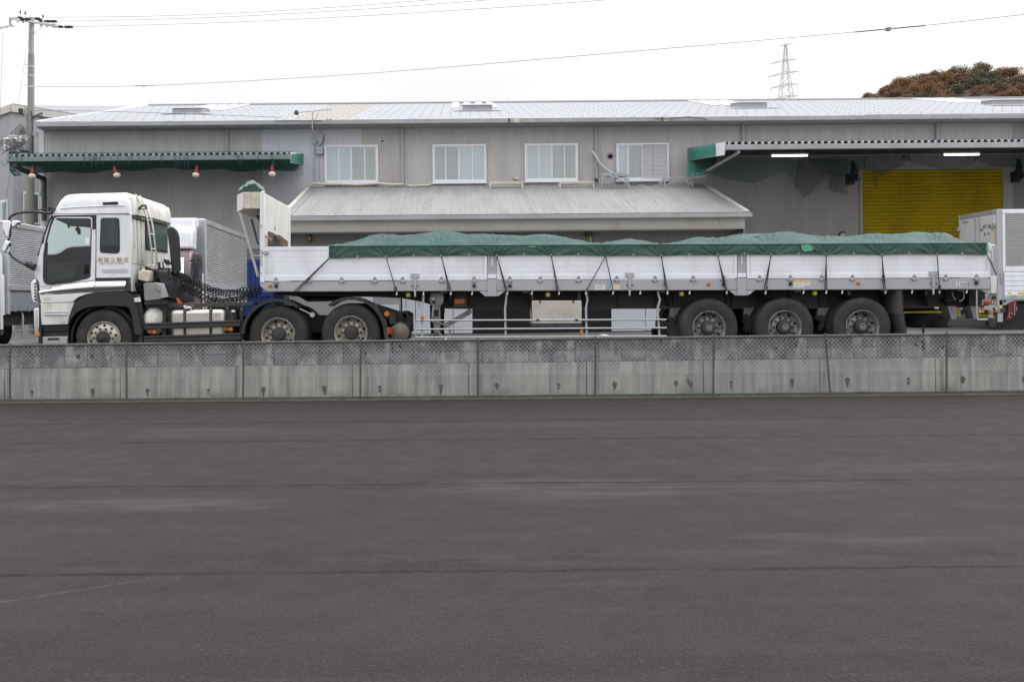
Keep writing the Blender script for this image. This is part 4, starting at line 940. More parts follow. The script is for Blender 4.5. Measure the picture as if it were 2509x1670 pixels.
# ------------------------------------------------------------------ wheels
def wheel(parent, c, kind, face=1, Rt=.527):
    """c = centre of the outer face; kind: 'front' (dished outward) or 'dual' (deep dish, two tyres)"""
    c = Vector(c); A = Vector((0, face, 0)); n = 56
    o = lambda d: c + A*d
    m_ = MB()
    tp = lambda d0: [(.292,d0+.035),(.305,d0+.012),(.345,d0+.0),(.40,d0-.006),(.45,d0-.004),(.472,d0+.002),(.474,d0+.006),(.495,d0+.012),(.508,d0+.022),(Rt-.004,d0+.048),(Rt,d0+.07),(Rt,d0+.085),(Rt-.012,d0+.088),(Rt-.012,d0+.10),(Rt,d0+.103),(Rt,d0+.128),(Rt-.012,d0+.131),(Rt-.012,d0+.143),(Rt,d0+.146),(Rt,d0+.171),(Rt-.012,d0+.174),(Rt-.012,d0+.186),(Rt,d0+.19),(Rt-.004,d0+.22),(.508,d0+.245),(.46,d0+.262),(.40,d0+.272),(.345,d0+.268),(.292,d0+.235)]
    m_.lathe(tp(.012), c, A, n, cap=False)
    if kind != 'front': m_.lathe(tp(.345), c, A, n, cap=False)
    w_ = m_.build('wheel', M['rubber'], parent, ang=40)
    rm = M['rim'] if kind == 'front' else (M['rim'] if kind == 'drive' else M['rim_dark'])
    m_ = MB()
    if kind == 'front':
        m_.lathe([(.296,.045),(.299,.018),(.292,.012),(.283,.02),(.272,.05),(.262,.045),(.245,.022),(.20,-.006),(.17,-.014),(.13,-.014),(.12,.02)], c, A, 48, cap=False)
        hr, hd, hn, hs = .225, .008, 10, .027
        br, bd = .168, -.016
    else:
        m_.lathe([(.296,.045),(.300,.018),(.293,.010),(.284,.016),(.276,.04),(.268,.06),(.262,.13),(.250,.155),(.225,.165),(.19,.14),(.165,.132),(.13,.132),(.12,.16)], c, A, 48, cap=False)
        hr, hd, hn, hs = .232, .160, 8, .026
        br, bd = .168, .130
    m_.build('rim', rm, w_, ang=40)
    m_ = MB()
    for k in range(hn):
        a = 2*math.pi*(k+.35)/hn; e = Vector((math.cos(a),0,math.sin(a))); tg = Vector((-math.sin(a),0,math.cos(a)))
        q = c + e*hr + A*(hd-.004)
        nrm = (A*(-1) + e*(.30 if kind=='front' else -.05)).normalized()
        b_ = nrm.cross(tg).normalized()
        m_.face([q + nrm*.006 + (tg*math.cos(t)*hs + b_*math.sin(t)*hs*.85) for t in [2*math.pi*i/14 for i in range(14)]])
    m_.build('vent_holes', M['dark'], w_)
    m_ = MB()
    for k in range(10):
        a = 2*math.pi*k/10; q = c + Vector((math.cos(a),0,math.sin(a)))*br + A*bd
        m_.lathe([(.021,.004),(.021,-.014),(.016,-.034),(.009,-.040)], q, A, 8)
    m_.build('wheel_nuts', M['bolt'], w_)
    m_ = MB()
    if kind == 'front': m_.lathe([(.128,-.005),(.128,-.022),(.118,-.036),(.06,-.042),(.05,-.066),(.035,-.072)], c, A, 32)
    else: m_.lathe([(.132,.16),(.132,.07),(.122,.03),(.105,.012),(.06,.004),(.03,.002)], c, A, 32)
    h_ = m_.build('hub', M['hub'], w_, ang=30)
    if kind == 'trailer':
        m_ = MB(); m_.lathe([(.052,.004),(.052,-.002),(.044,-.002),(.044,.004)], c, A, 24, cap=False)
        for a0, b0 in (((-.026,.018),(-.012,-.026)),((-.012,-.026),(0,.014)),((0,.014),(.012,-.026)),((.012,-.026),(.026,.018)),((-.03,.0),(.03,.0))):
            m_.bar(c+Vector((a0[0],0,a0[1])), c+Vector((b0[0],0,b0[1])), .007, .006, up=(0,1,0))
        m_.build('emblem', M['silver'], w_)
    return w_
def wheel_pair(parent, c, kind, Rt=.527, width=2.34):
    wheel(parent, c, kind, 1, Rt)
    wheel(parent, Vector(c) + Vector((0, width, 0)), 'drive' if kind == 'trailer' else kind, -1, Rt)
    m_ = MB(); m_.cyl(Vector(c)+Vector((0,.3,0)), Vector(c)+Vector((0,width-.3,0)), .09, 12); m_.ball(Vector(c)+Vector((0,width/2,0)), .2, 12, (1,1.2,1)); m_.build('axle', M['black_matt'], parent)

# ------------------------------------------------------------------ tractor unit
TY = 17.48
tr = thing('tractor_unit', 'white high roof tractor unit with chrome trim coupled to the flatbed trailer', 'truck', (px(300,870,TY).x, TY, .57))
def outline(fn, pts, D=TY): return [fn(x, y, D) for x, y in pts]
CW = 2.40
# lower cab shell
side = [(470,338),(430,430),(395,540),(358,650),(338,740),(330,850),(326,905),(345,960),(352,1030),(360,1140),(650,1140),(690,1085),(760,1050),(860,1040),(1130,1035),(1165,1035),(1165,905),(1172,800),(1172,560),(1168,345)]
m_ = MB()
S0 = outline(Z1, side)
ctr = Z1(760, 650, TY)
def ins(pts, k, dy, kx=None): return [Vector((ctr.x+(p.x-ctr.x)*k, p.y+dy, ctr.z+(p.z-ctr.z)*k)) for p in pts]
m_.rings([ins(S0,.985,0), ins(S0,.996,.012), ins(S0,1.0,.045), ins(S0,1.0,CW-.045), ins(S0,.985,CW)])
cab = m_.build('cab', M['white'], tr, ang=30)
# roof fairing: rounded towards the sides and ends
roof = [(474,338),(500,262),(528,205),(560,172),(600,157),(680,152),(900,146),(1095,142),(1130,152),(1160,200),(1168,345)]
S1 = outline(Z1, roof); rc = Vector((Z1(800,330,TY).x, 0, Z1(800,338,TY).z))
def insr(pts, kx, kz, dy): return [Vector((rc.x+(p.x-rc.x)*kx, p.y+dy, rc.z+(p.z-rc.z)*kz)) for p in pts]
m_ = MB()
fr = [insr(S1,.98,.30,-.006), insr(S1,.985,.62,.012), insr(S1,.99,.86,.05), insr(S1,.995,.96,.11), insr(S1,1,1,.22)]
m_.rings(fr + [insr(S1,1,1,CW-.22), insr(S1,.995,.96,CW-.11), insr(S1,.985,.7,CW-.02), insr(S1,.98,.3,CW)])
m_.build('roof_fairing', M['white'], tr, ang=50)
m_ = MB()                                                 # back of the fairing: ribs sweeping down to the rear
bk = [(1160,205),(1180,190),(1180,345),(1168,345)]
def rear(u, v):
    y = TY+.05+(CW-.1)*u; zt = Z1(1165,175,TY).z - .42*abs(2*u-1.0)**3*0 ; z0 = Z1(1168,345,TY).z
    x0 = Z1(1165,345,TY).x; bulge = .17*math.sin(math.pi*min(1,max(0,u)))**.5
    rib = .018*max(0, math.sin(u*math.pi*13))
    return Vector((x0-.02+(bulge+rib)*math.cos(v*1.35)*1.0, y, z0+(zt-z0)*math.sin(v*1.5)))
m_.grid(rear, 104, 10); m_.build('fairing_back', M['white_dirty'], cab, ang=40)
m_ = MB(); m_.tube(outline(Z1,[(476,342),(700,344),(1000,347),(1166,349)],TY-.001),.006,5); m_.build('panel_seam', M['rail'], cab)
m_ = MB(); m_.tube([p+Vector((0,-.012,0)) for p in outline(Z1,[(540,296),(700,283),(900,275),(1120,268)])],.008,5); m_.build('crease', M['white'], cab)
# door
def panel(name, pts, mat, parent=cab, dy=-.004, th=.012, fn=Z1, bev=.003):
    m_ = MB(); m_.slab([p+Vector((0,dy,0)) for p in outline(fn, pts)], th); return m_.build(name, mat, parent, bev=bev)
door = panel('door', [(452,352),(420,470),(392,590),(370,720),(358,850),(362,985),(380,992),(560,968),(852,936),(856,700),(856,352)], M['white'], dy=-.012, th=.02, bev=.006)
panel('window_surround', [(470,372),(440,470),(412,570),(390,705),(386,900),(392,950),(420,974),(470,976),(640,955),(790,920),(812,900),(818,700),(822,480),(858,480),(860,352),(500,355)], M['black'], door, dy=-.020, th=.009)
panel('window_border', [(492,380),(460,468),(432,570),(410,702),(440,708),(500,706),(545,690),(600,652),(650,640),(812,632),(816,480),(830,470),(828,386),(810,372),(520,372)], M['frame'], door, dy=-.025, th=.006)
panel('window_glass', [(498,390),(470,468),(442,570),(424,690),(440,700),(500,698),(540,682),(596,644),(650,634),(810,626),(812,480),(824,472),(822,392),(805,380),(520,378)], M['glass'], door, dy=-.029, th=.005)
panel('sun_visor', [(500,392),(520,380),(805,382),(820,394),(820,470),(760,462),(640,455),(560,418)], M['glass_dark'], door, dy=-.0315, th=.003, bev=0)
for pts in ([(606,430),(620,425),(634,470),(612,468)],[(680,470),(700,455),(728,480),(726,528),(700,528),(696,500),(680,494)]):
    panel('cab_mirror', pts, M['black_matt'], door, dy=-.0322, th=.002, bev=0)
panel('cab_mirror', [(768,560),(800,556),(804,610),(770,618)], M['chrome'], door, dy=-.0315, th=.002)
panel('quarter_strip', [(414,600),(436,598),(432,702),(412,702)], M['black_matt'], door, dy=-.033, th=.004)
lw = [(430,800),(450,790),(550,782),(670,780),(690,792),(692,900),(670,918),(560,936),(470,950),(440,948),(426,900)]
panel('lower_window', lw, M['glass_dark'], door, dy=-.024, th=.005)
panel('folder_behind_glass', [(520,930),(540,870),(600,845),(640,850),(668,905),(600,925)], pbr('grey_green_cloth', (.045,.06,.055), .8), door, dy=-.0245, th=.001, bev=0)
panel('pillar_strip', [(706,652),(712,652),(712,930),(706,932)], M['hub'], door, dy=-.023, th=.004)
panel('handle_recess', [(748,800),(800,795),(802,880),(752,884)], M['dark'], door, dy=-.0235, th=.003)
m_ = MB(); m_.tube([p+Vector((0,-.045,0)) for p in outline(Z1,[(760,806),(756,870)])],.012,8); m_.build('door_handle', M['black'], door)
m_ = MB(); m_.tube(outline(Z1,[(858,352),(858,600),(856,1036)],TY-.004),.006,5); m_.build('door_gap', M['black_matt'], cab)
# sleeper window
panel('sleeper_window', [(900,388),(915,378),(1048,376),(1066,388),(1072,500),(1072,676),(1060,692),(1030,697),(910,690),(894,678),(892,640)], M['black'], cab, dy=-.012, th=.016, bev=.008)
g_ = panel('sleeper_glass', [(910,398),(924,390),(1040,388),(1054,398),(1060,500),(1060,628),(904,630)], pbr('dark_curtain_glass', (.055,.068,.075), .08, .55, var=.35, vscale=4, stretch=(9,1,.15), fine=0), cab, dy=-.016, th=.005)
for k in range(4): panel('vent_slat', [(912,642+12*k),(1056,640+12*k),(1056,645+12*k),(912,647+12*k)], M['hub'], cab, dy=-.018, th=.006, bev=0)
panel('sleeper_trim', [(862,914),(1168,910),(1168,944),(862,948)], M['black'], cab, dy=-.014, th=.02)
panel('vent_slot', [(920,240),(1050,233),(1056,240),(1056,256),(1046,260),(922,262)], M['black_matt'], tr, dy=-.02, th=.04, bev=.006)
panel('belt_recess', [(905,838),(1135,832),(1150,862),(1130,872),(920,874)], pbr('painted_out_sign', (.50,.51,.54), .35), cab, dy=-.003, th=.004)
# chrome lower trim: bulging strip below door and sleeper
def bulge_strip(name, top, bot, mat, out=.05, n=28, fn=Z1):
    m_ = MB()
    def at(ps, t):
        x = ps[0][0]+(ps[-1][0]-ps[0][0])*t
        for a, c in zip(ps, ps[1:]):
            if x <= c[0]+1e-6: return x, a[1]+(c[1]-a[1])*(x-a[0])/max(1e-6,c[0]-a[0])
        return x, ps[-1][1]
    def f(u, v):
        a, c = at(top,u), at(bot,u); q = fn(a[0]+(c[0]-a[0])*v, a[1]+(c[1]-a[1])*v, TY)
        return q + Vector((0,-.005-out*math.sin(math.pi*(.08+.84*v))**.8,0))
    m_.grid(f, n, 10); return m_.build(name, mat, cab, ang=60)
bulge_strip('chrome_trim', [(355,1030),(420,1012),(560,982),(720,962),(855,948)], [(360,1066),(420,1062),(560,1058),(720,1048),(855,1040)], M['chrome'])
bulge_strip('chrome_trim', [(862,948),(1000,946),(1135,944)], [(862,1040),(1000,1036),(1118,1030)], M['chrome'])
panel('trim_end', [(1130,944),(1166,950),(1170,1036),(1122,1034)], M['hub'], cab, dy=-.04, th=.06)
panel('chrome_panel', [(358,1068),(560,1062),(730,1052),(852,1043),(770,1062),(700,1090),(650,1130),(380,1140),(362,1110)], M['chrome'], cab, dy=-.022, th=.03, bev=.006)
l_ = panel('side_marker', [(400,1086),(452,1086),(454,1116),(402,1116)], M['cream'], tr, dy=-.045, th=.03, bev=.004)
# step panel
st = panel('step_panel', [(362,1140),(665,1138),(650,1180),(620,1260),(612,1330),(375,1336),(364,1250)], M['white_dirty'], tr, dy=-.02, th=.4, bev=.012)
panel('step_tread', [(402,1218),(608,1216),(608,1228),(402,1230)], M['silver'], st, dy=-.05, th=.05)
panel('step_lip', [(398,1232),(608,1230),(606,1243),(398,1245)], M['white'], st, dy=-.05, th=.05)
panel('marker_lamp', [(554,1274),(562,1268),(586,1268),(592,1276),(590,1308),(582,1316),(560,1316),(553,1308)], M['cream'], st, dy=-.032, th=.03, bev=.004)
panel('step_recess', [(378,1336),(610,1332),(606,1500),(380,1500)], M['black_matt'], tr, dy=.03, th=.5)
for y in (1350,1372): panel('step_rib', [(380,y),(608,y-2),(608,y+12),(380,y+14)], M['black'], st, dy=.0, th=.05)
s_ = panel('lower_step', [(385,1440),(604,1436),(604,1505),(385,1508)], M['silver'], tr, dy=-.02, th=.3, bev=.006)
panel('step_cutout', [(430,1450),(535,1448),(535,1470),(430,1473)], M['hub'], s_, dy=-.024, th=.01)
# bumper and front grille corner
m_ = MB(); m_.slab(outline(Z1,[(300,1195),(318,1185),(352,1182),(352,1506),(312,1508),(306,1400)],TY-.01), CW+.02); bm_ = m_.build('bumper', M['chrome'], tr, bev=.015)
m_ = MB(); m_.slab(outline(Z1,[(274,955),(300,930),(322,925),(330,1010),(334,1150),(290,1130),(274,1090)],TY+.06), CW-.12); gr_ = m_.build('grille', M['chrome'], tr, bev=.02)
for k in range(6): m_ = MB(); m_.slab(outline(Z1,[(306,960+28*k),(322,958+28*k),(322,976+28*k),(306,978+28*k)],TY+.055), .02); m_.build('grille_slot', M['black'], gr_)
m_ = MB(); m_.slab(outline(Z1,[(348,1160),(362,1150),(372,1500),(350,1506)],TY-.025), .05); m_.build('bumper_gap', M['black_matt'], tr)
m_ = MB(); m_.lathe([(.042,0),(.046,-.02),(.036,-.034)], Z1(340,1425,TY-.01), (0,1,0), 16); m_.build('turn_signal', M['amber'], tr)
m_ = MB(); m_.slab(outline(Z1,[(312,860),(330,858),(332,920),(320,930),(308,905)],TY+.03), CW-.06); m_.build('front_panel', M['white'], tr, bev=.02)
# windscreen seen edge-on
m_ = MB(); m_.slab(outline(Z1,[(462,345),(425,430),(385,545),(340,700),(330,715),(345,690),(392,560),(432,450),(470,360)],TY+.10), CW-.2); m_.build('windscreen', M['glass_dark'], cab)
m_ = MB(); m_.tube(outline(Z1,[(470,350),(440,410),(392,540),(382,605)],TY-.015),.014,6); m_.build('pillar_trim', M['black_matt'], cab)
# mirrors
m_ = MB(); m_.tube(outline(Z1,[(480,318),(455,340),(380,332),(300,325),(215,328),(150,338),(105,358),(82,385),(78,420)],TY-.10),.022,8); m_.tube(outline(Z1,[(78,560),(76,640),(82,690),(110,728),(160,762),(230,800),(300,825)],TY-.10),.02,8)
m_.tube(outline(Z1,[(215,318),(300,312),(420,300),(470,298)],TY+.15),.012,6); m_.tube(outline(Z1,[(95,400),(98,470),(94,530),(80,570)],TY-.08),.014,6)
mi = m_.build('mirror_arm', M['black'], tr)
m_ = MB(); m_.tube([p for p in outline(Z1,[(225,790),(255,800),(310,820)],TY-.08)],[.035,.05,.065],10); m_.build('arm_boot', M['black_matt'], mi)
m_ = MB(); m_.box(Z1(440,300,TY).x,Z1(470,300,TY).x,TY-.05,TY+.2,Z1(0,320,TY).z,Z1(0,290,TY).z); m_.build('arm_bracket', M['black_matt'], mi)
m_ = MB(); pts = [(28,410),(40,402),(88,402),(98,420),(94,470),(84,530),(66,556),(48,552),(30,500),(24,450)]; m_.rings([ins_ for ins_ in ([p for p in outline(Z1,pts,TY-.22)],[p for p in outline(Z1,pts,TY+.0)])]); m_.build('mirror', M['chrome'], tr, bev=.03, seg=3)
m_ = MB(); m_.slab(outline(Z1,[(98,412),(120,402),(150,400),(170,408),(165,425),(130,460),(104,478)],TY-.25), .12); m_.build('mirror', M['chrome'], tr, bev=.02)
m_ = MB(); m_.slab(outline(Z1,[(36,590),(52,576),(78,592),(72,640),(46,694),(22,680),(10,660)],TY-.25), .14); m_.build('mirror', M['chrome'], tr, bev=.022)
# fender and front wheel
fc = Z1(925,1452,TY)
def arch(name, pin, pout, y0, dy, mat, parent=tr, fn=Z1, bev=.006):
    m_ = MB(); A_ = outline(fn, pin, y0); B_ = outline(fn, pout, y0)
    for i in range(len(A_)-1):
        q = [A_[i], A_[i+1], B_[i+1], B_[i]]; m_.slab(q, dy)
    bmesh.ops.remove_doubles(m_.bm, verts=m_.bm.verts, dist=.0008)
    return m_.build(name, mat, parent)
arch('fender', [(612,1330),(630,1270),(665,1225),(720,1190),(800,1165),(900,1155),(1010,1155),(1110,1162),(1150,1172),(1180,1260),(1205,1420)], [(608,1330),(625,1255),(660,1175),(705,1110),(775,1066),(860,1046),(1010,1040),(1130,1036),(1172,1060),(1225,1180),(1272,1420)], TY-.03, .5, M['black'])
arch('fender_rim', [(612,1330),(636,1275),(680,1225),(740,1190),(800,1172),(900,1162),(1010,1162),(1112,1170)], [(606,1322),(630,1262),(674,1210),(736,1172),(800,1150),(900,1138),(1010,1135),(1125,1140)], TY-.05, .05, M['black'])
m_ = MB(); m_.lathe([(.55,0),(.60,.02),(.60,.5),(.55,.5)], fc+Vector((0,.0,0)), (0,1,0), 40, cap=False); m_.build('wheel_well', M['dark'], tr)
m_ = MB(); m_.slab(outline(Z1,[(1195,1095),(1250,1085),(1262,1125),(1205,1130)],TY-.05),.006); m_.build('fender_sticker', M['paper'], tr)
m_ = MB(); m_.slab(outline(Z1,[(1150,1060),(1250,1060),(1290,1330),(1275,1500),(1230,1500),(1215,1420)],TY+.04),.03); m_.build('mud_flap', M['black'], tr)
wheel_pair(tr, Z1(925,1452,TY+.02), 'front', width=2.34)
# back wall of the cab
cx = Z1(1168,500,TY).x
m_ = MB(); m_.box(cx-.02,cx+.012,TY+.03,TY+CW-.03,Z1(0,800,TY).z,Z1(0,340,TY).z); bw = m_.build('back_wall', M['white_dirty'], cab, bev=.03)
for y0, y1 in ((.12,.18),(.3,.36),(.52,.60)):
    m_ = MB(); m_.box(cx+.0125,cx+.035,TY+y0,TY+y1,Z1(0,640 if y0<.2 else 770,TY).z,Z1(0,400,TY).z); m_.build('back_rib', M['white_dirty'], cab, bev=.01)
wy0, wy1 = TY+.80, TY+2.05
m_ = MB(); m_.box(cx+.0125,cx+.03,wy0-.05,wy1+.05,Z1(0,650,TY).z,Z1(0,370,TY).z); rw = m_.build('rear_window', M['black_matt'], cab, bev=.02)
m_ = MB(); m_.box(cx+.0305,cx+.036,wy0,wy1,Z1(0,630,TY).z,Z1(0,388,TY).z); m_.build('rear_glass', M['glass_green'], cab)
m_ = MB(); m_.box(cx+.013,cx+.05,TY+.04,TY+.7,Z1(0,388,TY).z,Z1(0,358,TY).z); rl = m_.build('marker_bar', M['rust'], cab)
m_ = MB(); m_.box(cx+.0505,cx+.06,TY+.4,TY+.62,Z1(0,384,TY).z,Z1(0,364,TY).z); m_.build('marker_lens', M['lampyellow'], cab)
# ladder
m_ = MB()
for dx in (0, 38): m_.tube(outline(Z1,[(1210+dx,168+dx*.3),(1262+dx*.9,250+dx*.6),(1315+dx,380+dx*.4),(1335+dx,500),(1356+dx,680),(1362+dx,780),(1345+dx,812)],TY+.28),.016,7)
for y, x in ((262,1275),(398,1320),(522,1345),(655,1358)): m_.tube(outline(Z1,[(x,y),(x+36,y+6)],TY+.28),.013,6)
m_.tube(outline(Z1,[(1245,300),(1305,290)],TY+.26),.02,6); m_.tube(outline(Z1,[(1290,810),(1340,800),(1400,808)],TY+.28),.014,6)
m_.build('ladder', M['steel'], tr)
m_ = MB(); m_.tube(outline(Z1,[(1240,300),(1268,270),(1300,268),(1310,300)],TY+.2),.022,6); m_.build('ladder_bracket', M['rust'], tr)
# air intake stack
ix0, ix1 = Z2(405,500,TY+.55).x, Z2(512,500,TY+.55).x
m_ = MB(); pts = [(398,490),(405,468),(425,455),(460,458),(495,495),(512,560),(525,850),(470,900),(440,860),(420,640)]
m_.rings([outline(Z2,pts,TY+.35), outline(Z2,pts,TY+1.0)]); ik = m_.build('intake_stack', M['black'], tr, bev=.035, seg=3)
for k in range(7): m_ = MB(); q = Z2(470+3*k, 560+48*k, TY+.345); m_.lathe([(.012,0),(.012,-.012)], q, (0,1,0), 8); m_.build('stack_bolt', M['hub'], ik)
# engine bay clutter behind the cab
m_ = MB(); m_.slab(outline(Z2,[(85,815),(210,822),(300,850),(430,860),(460,960),(460,1130),(80,1130)],TY+.5), 1.4); m_.build('engine_cover', M['black_matt'], tr, bev=.03)
m_ = MB(); m_.slab(outline(Z2,[(300,880),(330,850),(420,862),(448,900),(452,1100),(400,1110),(330,960)],TY+.3), .25); m_.build('air_cleaner', M['black'], tr, bev=.04)
m_ = MB(); rg = random.Random(2)
for k in range(26):
    a = Z2(90+380*rg.random(), 830+280*rg.random(), TY+.3+.2*rg.random()); c = Z2(90+400*rg.random(), 840+280*rg.random(), TY+.25+.25*rg.random())
    m_.tube([a, a.lerp(c,.35)+Vector((0,-.05,.06)), a.lerp(c,.7)+Vector((0,-.04,-.07)), c], .012+.02*rg.random(), 6)
m_.build('hoses', M['black_matt'], tr)
m_ = MB(); m_.slab(outline(Z2,[(140,850),(170,843),(238,846),(246,860),(244,910),(238,945),(215,950),(150,935),(136,925)],TY+.12), .22); cf = m_.build('coolant_tank', M['cream'], tr, bev=.025, seg=3)
m_ = MB(); m_.cyl(Z2(186,850,TY+.23), Z2(186,820,TY+.23), .03, 12); m_.build('filler_cap', M['cream'], cf)
m_ = MB(); m_.slab(outline(Z2,[(186,962),(300,955),(340,985),(340,1105),(196,1120)],TY+.05), .4); bb = m_.build('battery_box', M['chassis_lt'], tr, bev=.012)
m_ = MB(); m_.loft([Z2(300,955,TY+.06),Z2(372,965,TY+.06),Z2(415,1085,TY+.06),Z2(330,1098,TY+.06)],[Z2(300,955,TY+.44),Z2(372,965,TY+.44),Z2(415,1085,TY+.44),Z2(330,1098,TY+.44)]); m_.build('battery_lid', M['galv'], bb, bev=.01)
m_ = MB(); m_.slab(outline(Z2,[(200,1118),(400,1112),(395,1135),(220,1138)],TY+.04), .4); m_.build('battery_tray', M['black_matt'], bb)
for x, y in ((325,995),(380,1010)): m_ = MB(); m_.tube(outline(Z2,[(x,y),(x+4,y+22)],TY+.04),.01,5); m_.build('latch', M['steel'], bb)
m_ = MB(); m_.slab(outline(Z2,[(310,775),(352,768),(360,825),(316,835)],TY+.2), .1); wl2 = m_.build('work_lamp', M['black'], tr, bev=.012)
m_ = MB(); m_.slab(outline(Z2,[(340,778),(352,772),(359,820),(345,824)],TY+.197), .01); m_.build('lamp_glass', M['chrome'], wl2)
m_ = MB(); m_.slab(outline(Z2,[(362,745),(400,752),(425,790),(392,800),(370,775)],TY+.25), .12); m_.build('reverse_lamp', M['black_matt'], tr, bev=.012)
# cloth stuffed behind the battery box
m_ = MB(); m_.rings([outline(Z2,[(478,1095),(498,1092),(520,1115),(545,1155),(500,1155),(490,1120)],TY+.3), outline(Z2,[(480,1100),(500,1096),(520,1120),(540,1155),(500,1155),(492,1125)],TY+.42)])
tag(m_.build('rag', pbr('orange_cloth', (.62,.10,.03), .8, var=.3, vscale=9)), 'orange red rag tucked behind the tractor battery box', 'rag')
# chassis
m_ = MB(); m_.slab(outline(Z2,[(200,1150),(1165,1128),(1170,1160),(200,1184)],TY+.25), 1.95); m_.build('deck_plate', M['chassis'], tr, bev=.006)
m_ = MB(); a, c = Z1(600,1260,TY), Z3(1640,1200,TY)
for y in (.75, 1.55): m_.box(a.x,Z3(1560,1200,TY).x,TY+y,TY+y+.09,.57+.55,.57+.86)
m_.build('frame_rails', M['black_matt'], tr)
m_ = MB(); m_.box(Z2(200,1200,TY).x, Z2(1080,1200,TY).x, TY+.5, TY+1.9, .95, 1.28); m_.build('underbody', M['dark'], tr)
# fuel tank
m_ = MB(); x0, x1 = Z2(408,1300,TY).x, Z2(900,1300,TY).x; zt, zb_ = Z2(0,1202,TY).z, Z2(0,1470,TY).z
prof = [(TY+.12,zb_),(TY+.12,zt),(TY+.7,zt),(TY+.7,zb_)]
m_.loft([(x0,y,z) for y,z in prof],[(x1,y,z) for y,z in prof]); ft = m_.build('fuel_tank', M['steel'], tr, bev=.07, seg=4)
for xx in ((512,545),(745,780)):
    m_ = MB(); e0, e1 = Z2(xx[0],0,TY).x, Z2(xx[1],0,TY).x; m_.box(e0,e1,TY+.106,TY+.72,zb_-.012,zt+.012); m_.build('tank_strap', M['black'], ft, bev=.06, seg=4)
m_ = MB(); m_.cyl(Z2(590,1215,TY+.22), Z2(590,1175,TY+.2), .082, 18); m_.lathe([(.092,0),(.092,.03),(.085,.036)], Z2(590,1180,TY+.2), (.0,-.35,1), 18); m_.build('filler_cap', M['chrome'], ft)
for a, c in ((x1+.003, Z2(960,0,TY).x), (Z2(360,0,TY).x, x0-.005)):
    m_ = MB(); m_.box(a, c, TY+.2, TY+.65, zb_+.03, zt-.015); m_.build('tank_bracket', M['black_matt'], tr, bev=.02)
m_ = MB(); c = Z2(286,1300,TY+.3); m_.ball(c, .265, 18, (.75,1,.98)); m_.build('air_tank', M['white_dirty'], tr)
m_ = MB(); c = Z2(990,1240,TY+.25); m_.cyl(c-Vector((0,0,.16)), c+Vector((0,0,.02)), .085, 14); m_.ball(c+Vector((0,0,.02)), .07, 12, (1,1,.8)); m_.build('breather', M['black'], tr)
m_ = MB(); m_.lathe([(.04,0),(.045,.01),(.02,.03)], Z2(992,1215,TY+.2), (0,-.4,1), 12); m_.build('breather_cap', M['silver'], tr)
for y0, y1 in ((1305,1362),(1420,1482)):
    m_ = MB(); k = (y1-y0)
    m_.slab(outline(Z2,[(192,y0+12),(1050,y0-14),(1052,y0-14+k*.38),(192,y0+12+k*.38)],TY-.02), .05); m_.slab(outline(Z2,[(192,y0+18+k*.42),(1052,y0-10+k*.42),(1052,y0-14+k),(192,y0+12+k)],TY-.02), .05)
    m_.slab(outline(Z2,[(192,y0+12),(1050,y0-14),(1050,y0-14+k),(192,y0+12+k)],TY-.005), .02); m_.build('side_guard', M['black'], tr, bev=.008)
for x in (372, 1062): m_ = MB(); m_.slab(outline(Z2,[(x-14,1200),(x+14,1200),(x+14,1470),(x-14,1475)],TY+.03), .05); m_.build('guard_post', M['black_matt'], tr)
for (x, y) in ((288,1395),(972,1372)): m_ = MB(); m_.lathe([(.035,0),(.03,-.03)], Z2(x,y,TY+.01), (0,1,0), 12); m_.build('side_marker', M['amber'], tr)
for (x0_,x1_,y) in ((225,268,1388),(905,955,1365)): m_ = MB(); m_.slab(outline(Z2,[(x0_,y-12),(x1_,y-12),(x1_,y+16),(x0_,y+16)],TY+.03), .02); m_.build('reflector', M['amber'], tr)
# drive wheels, fenders and tail
D1, D2 = Z3(450,1415,TY+.03), Z3(1118,1398,TY+.03)
wheel_pair(tr, D1, 'drive'); wheel_pair(tr, D2, 'drive')
def ring_arch(name, c, r0, r1, a0, a1, y0, dy, mat, parent, n=24):
    m_ = MB()
    rs = []
    for i in range(n+1):
        a = R(a0+(a1-a0)*i/n); e = Vector((math.cos(a),0,math.sin(a)))
        rs.append([Vector((c.x,y0,c.z))+e*r0, Vector((c.x,y0,c.z))+e*r1, Vector((c.x,y0+dy,c.z))+e*r1, Vector((c.x,y0+dy,c.z))+e*r0])
    m_.rings(rs); return m_.build(name, mat, parent, ang=40)
for c, a0, a1 in ((D1,178,52),(D2,128,8)):
    ring_arch('fender', c, .60, .635, a0, a1, TY-.0, .62, M['black'], tr)
    ring_arch('fender_lip', c, .585, .64, a0, a1, TY-.02, .02, M['black'], tr)
q = Z3(768,1235,TY); m_ = MB(); m_.bar(q+Vector((0,.01,0)), D1+Vector((.40,-.02,.46)), .03, .02); m_.lathe([(.045,0),(.045,-.03)], q, (0,1,0), 12); m_.build('fender_bracket', M['galv'], tr)
m_ = MB(); m_.slab(outline(Z3,[(1310,1150),(1350,1140),(1400,1240),(1440,1290),(1460,1440),(1500,1465),(1430,1468),(1410,1330),(1360,1220)],TY+.0), .5); m_.build('rear_flap', M['chassis'], tr, bev=.006)
m_ = MB(); m_.slab(outline(Z3,[(1330,1130),(1450,1165),(1600,1215),(1640,1230),(1640,1330),(1500,1330),(1440,1270)],TY+.35), .1); m_.slab(outline(Z3,[(1330,1130),(1450,1165),(1600,1215),(1640,1230),(1640,1330),(1500,1330),(1440,1270)],TY+1.9), .1)
m_.slab(outline(Z3,[(1590,1200),(1650,1230),(1650,1330),(1600,1330)],TY+.35), 1.65); m_.build('tail_frame', M['black_matt'], tr, bev=.01)
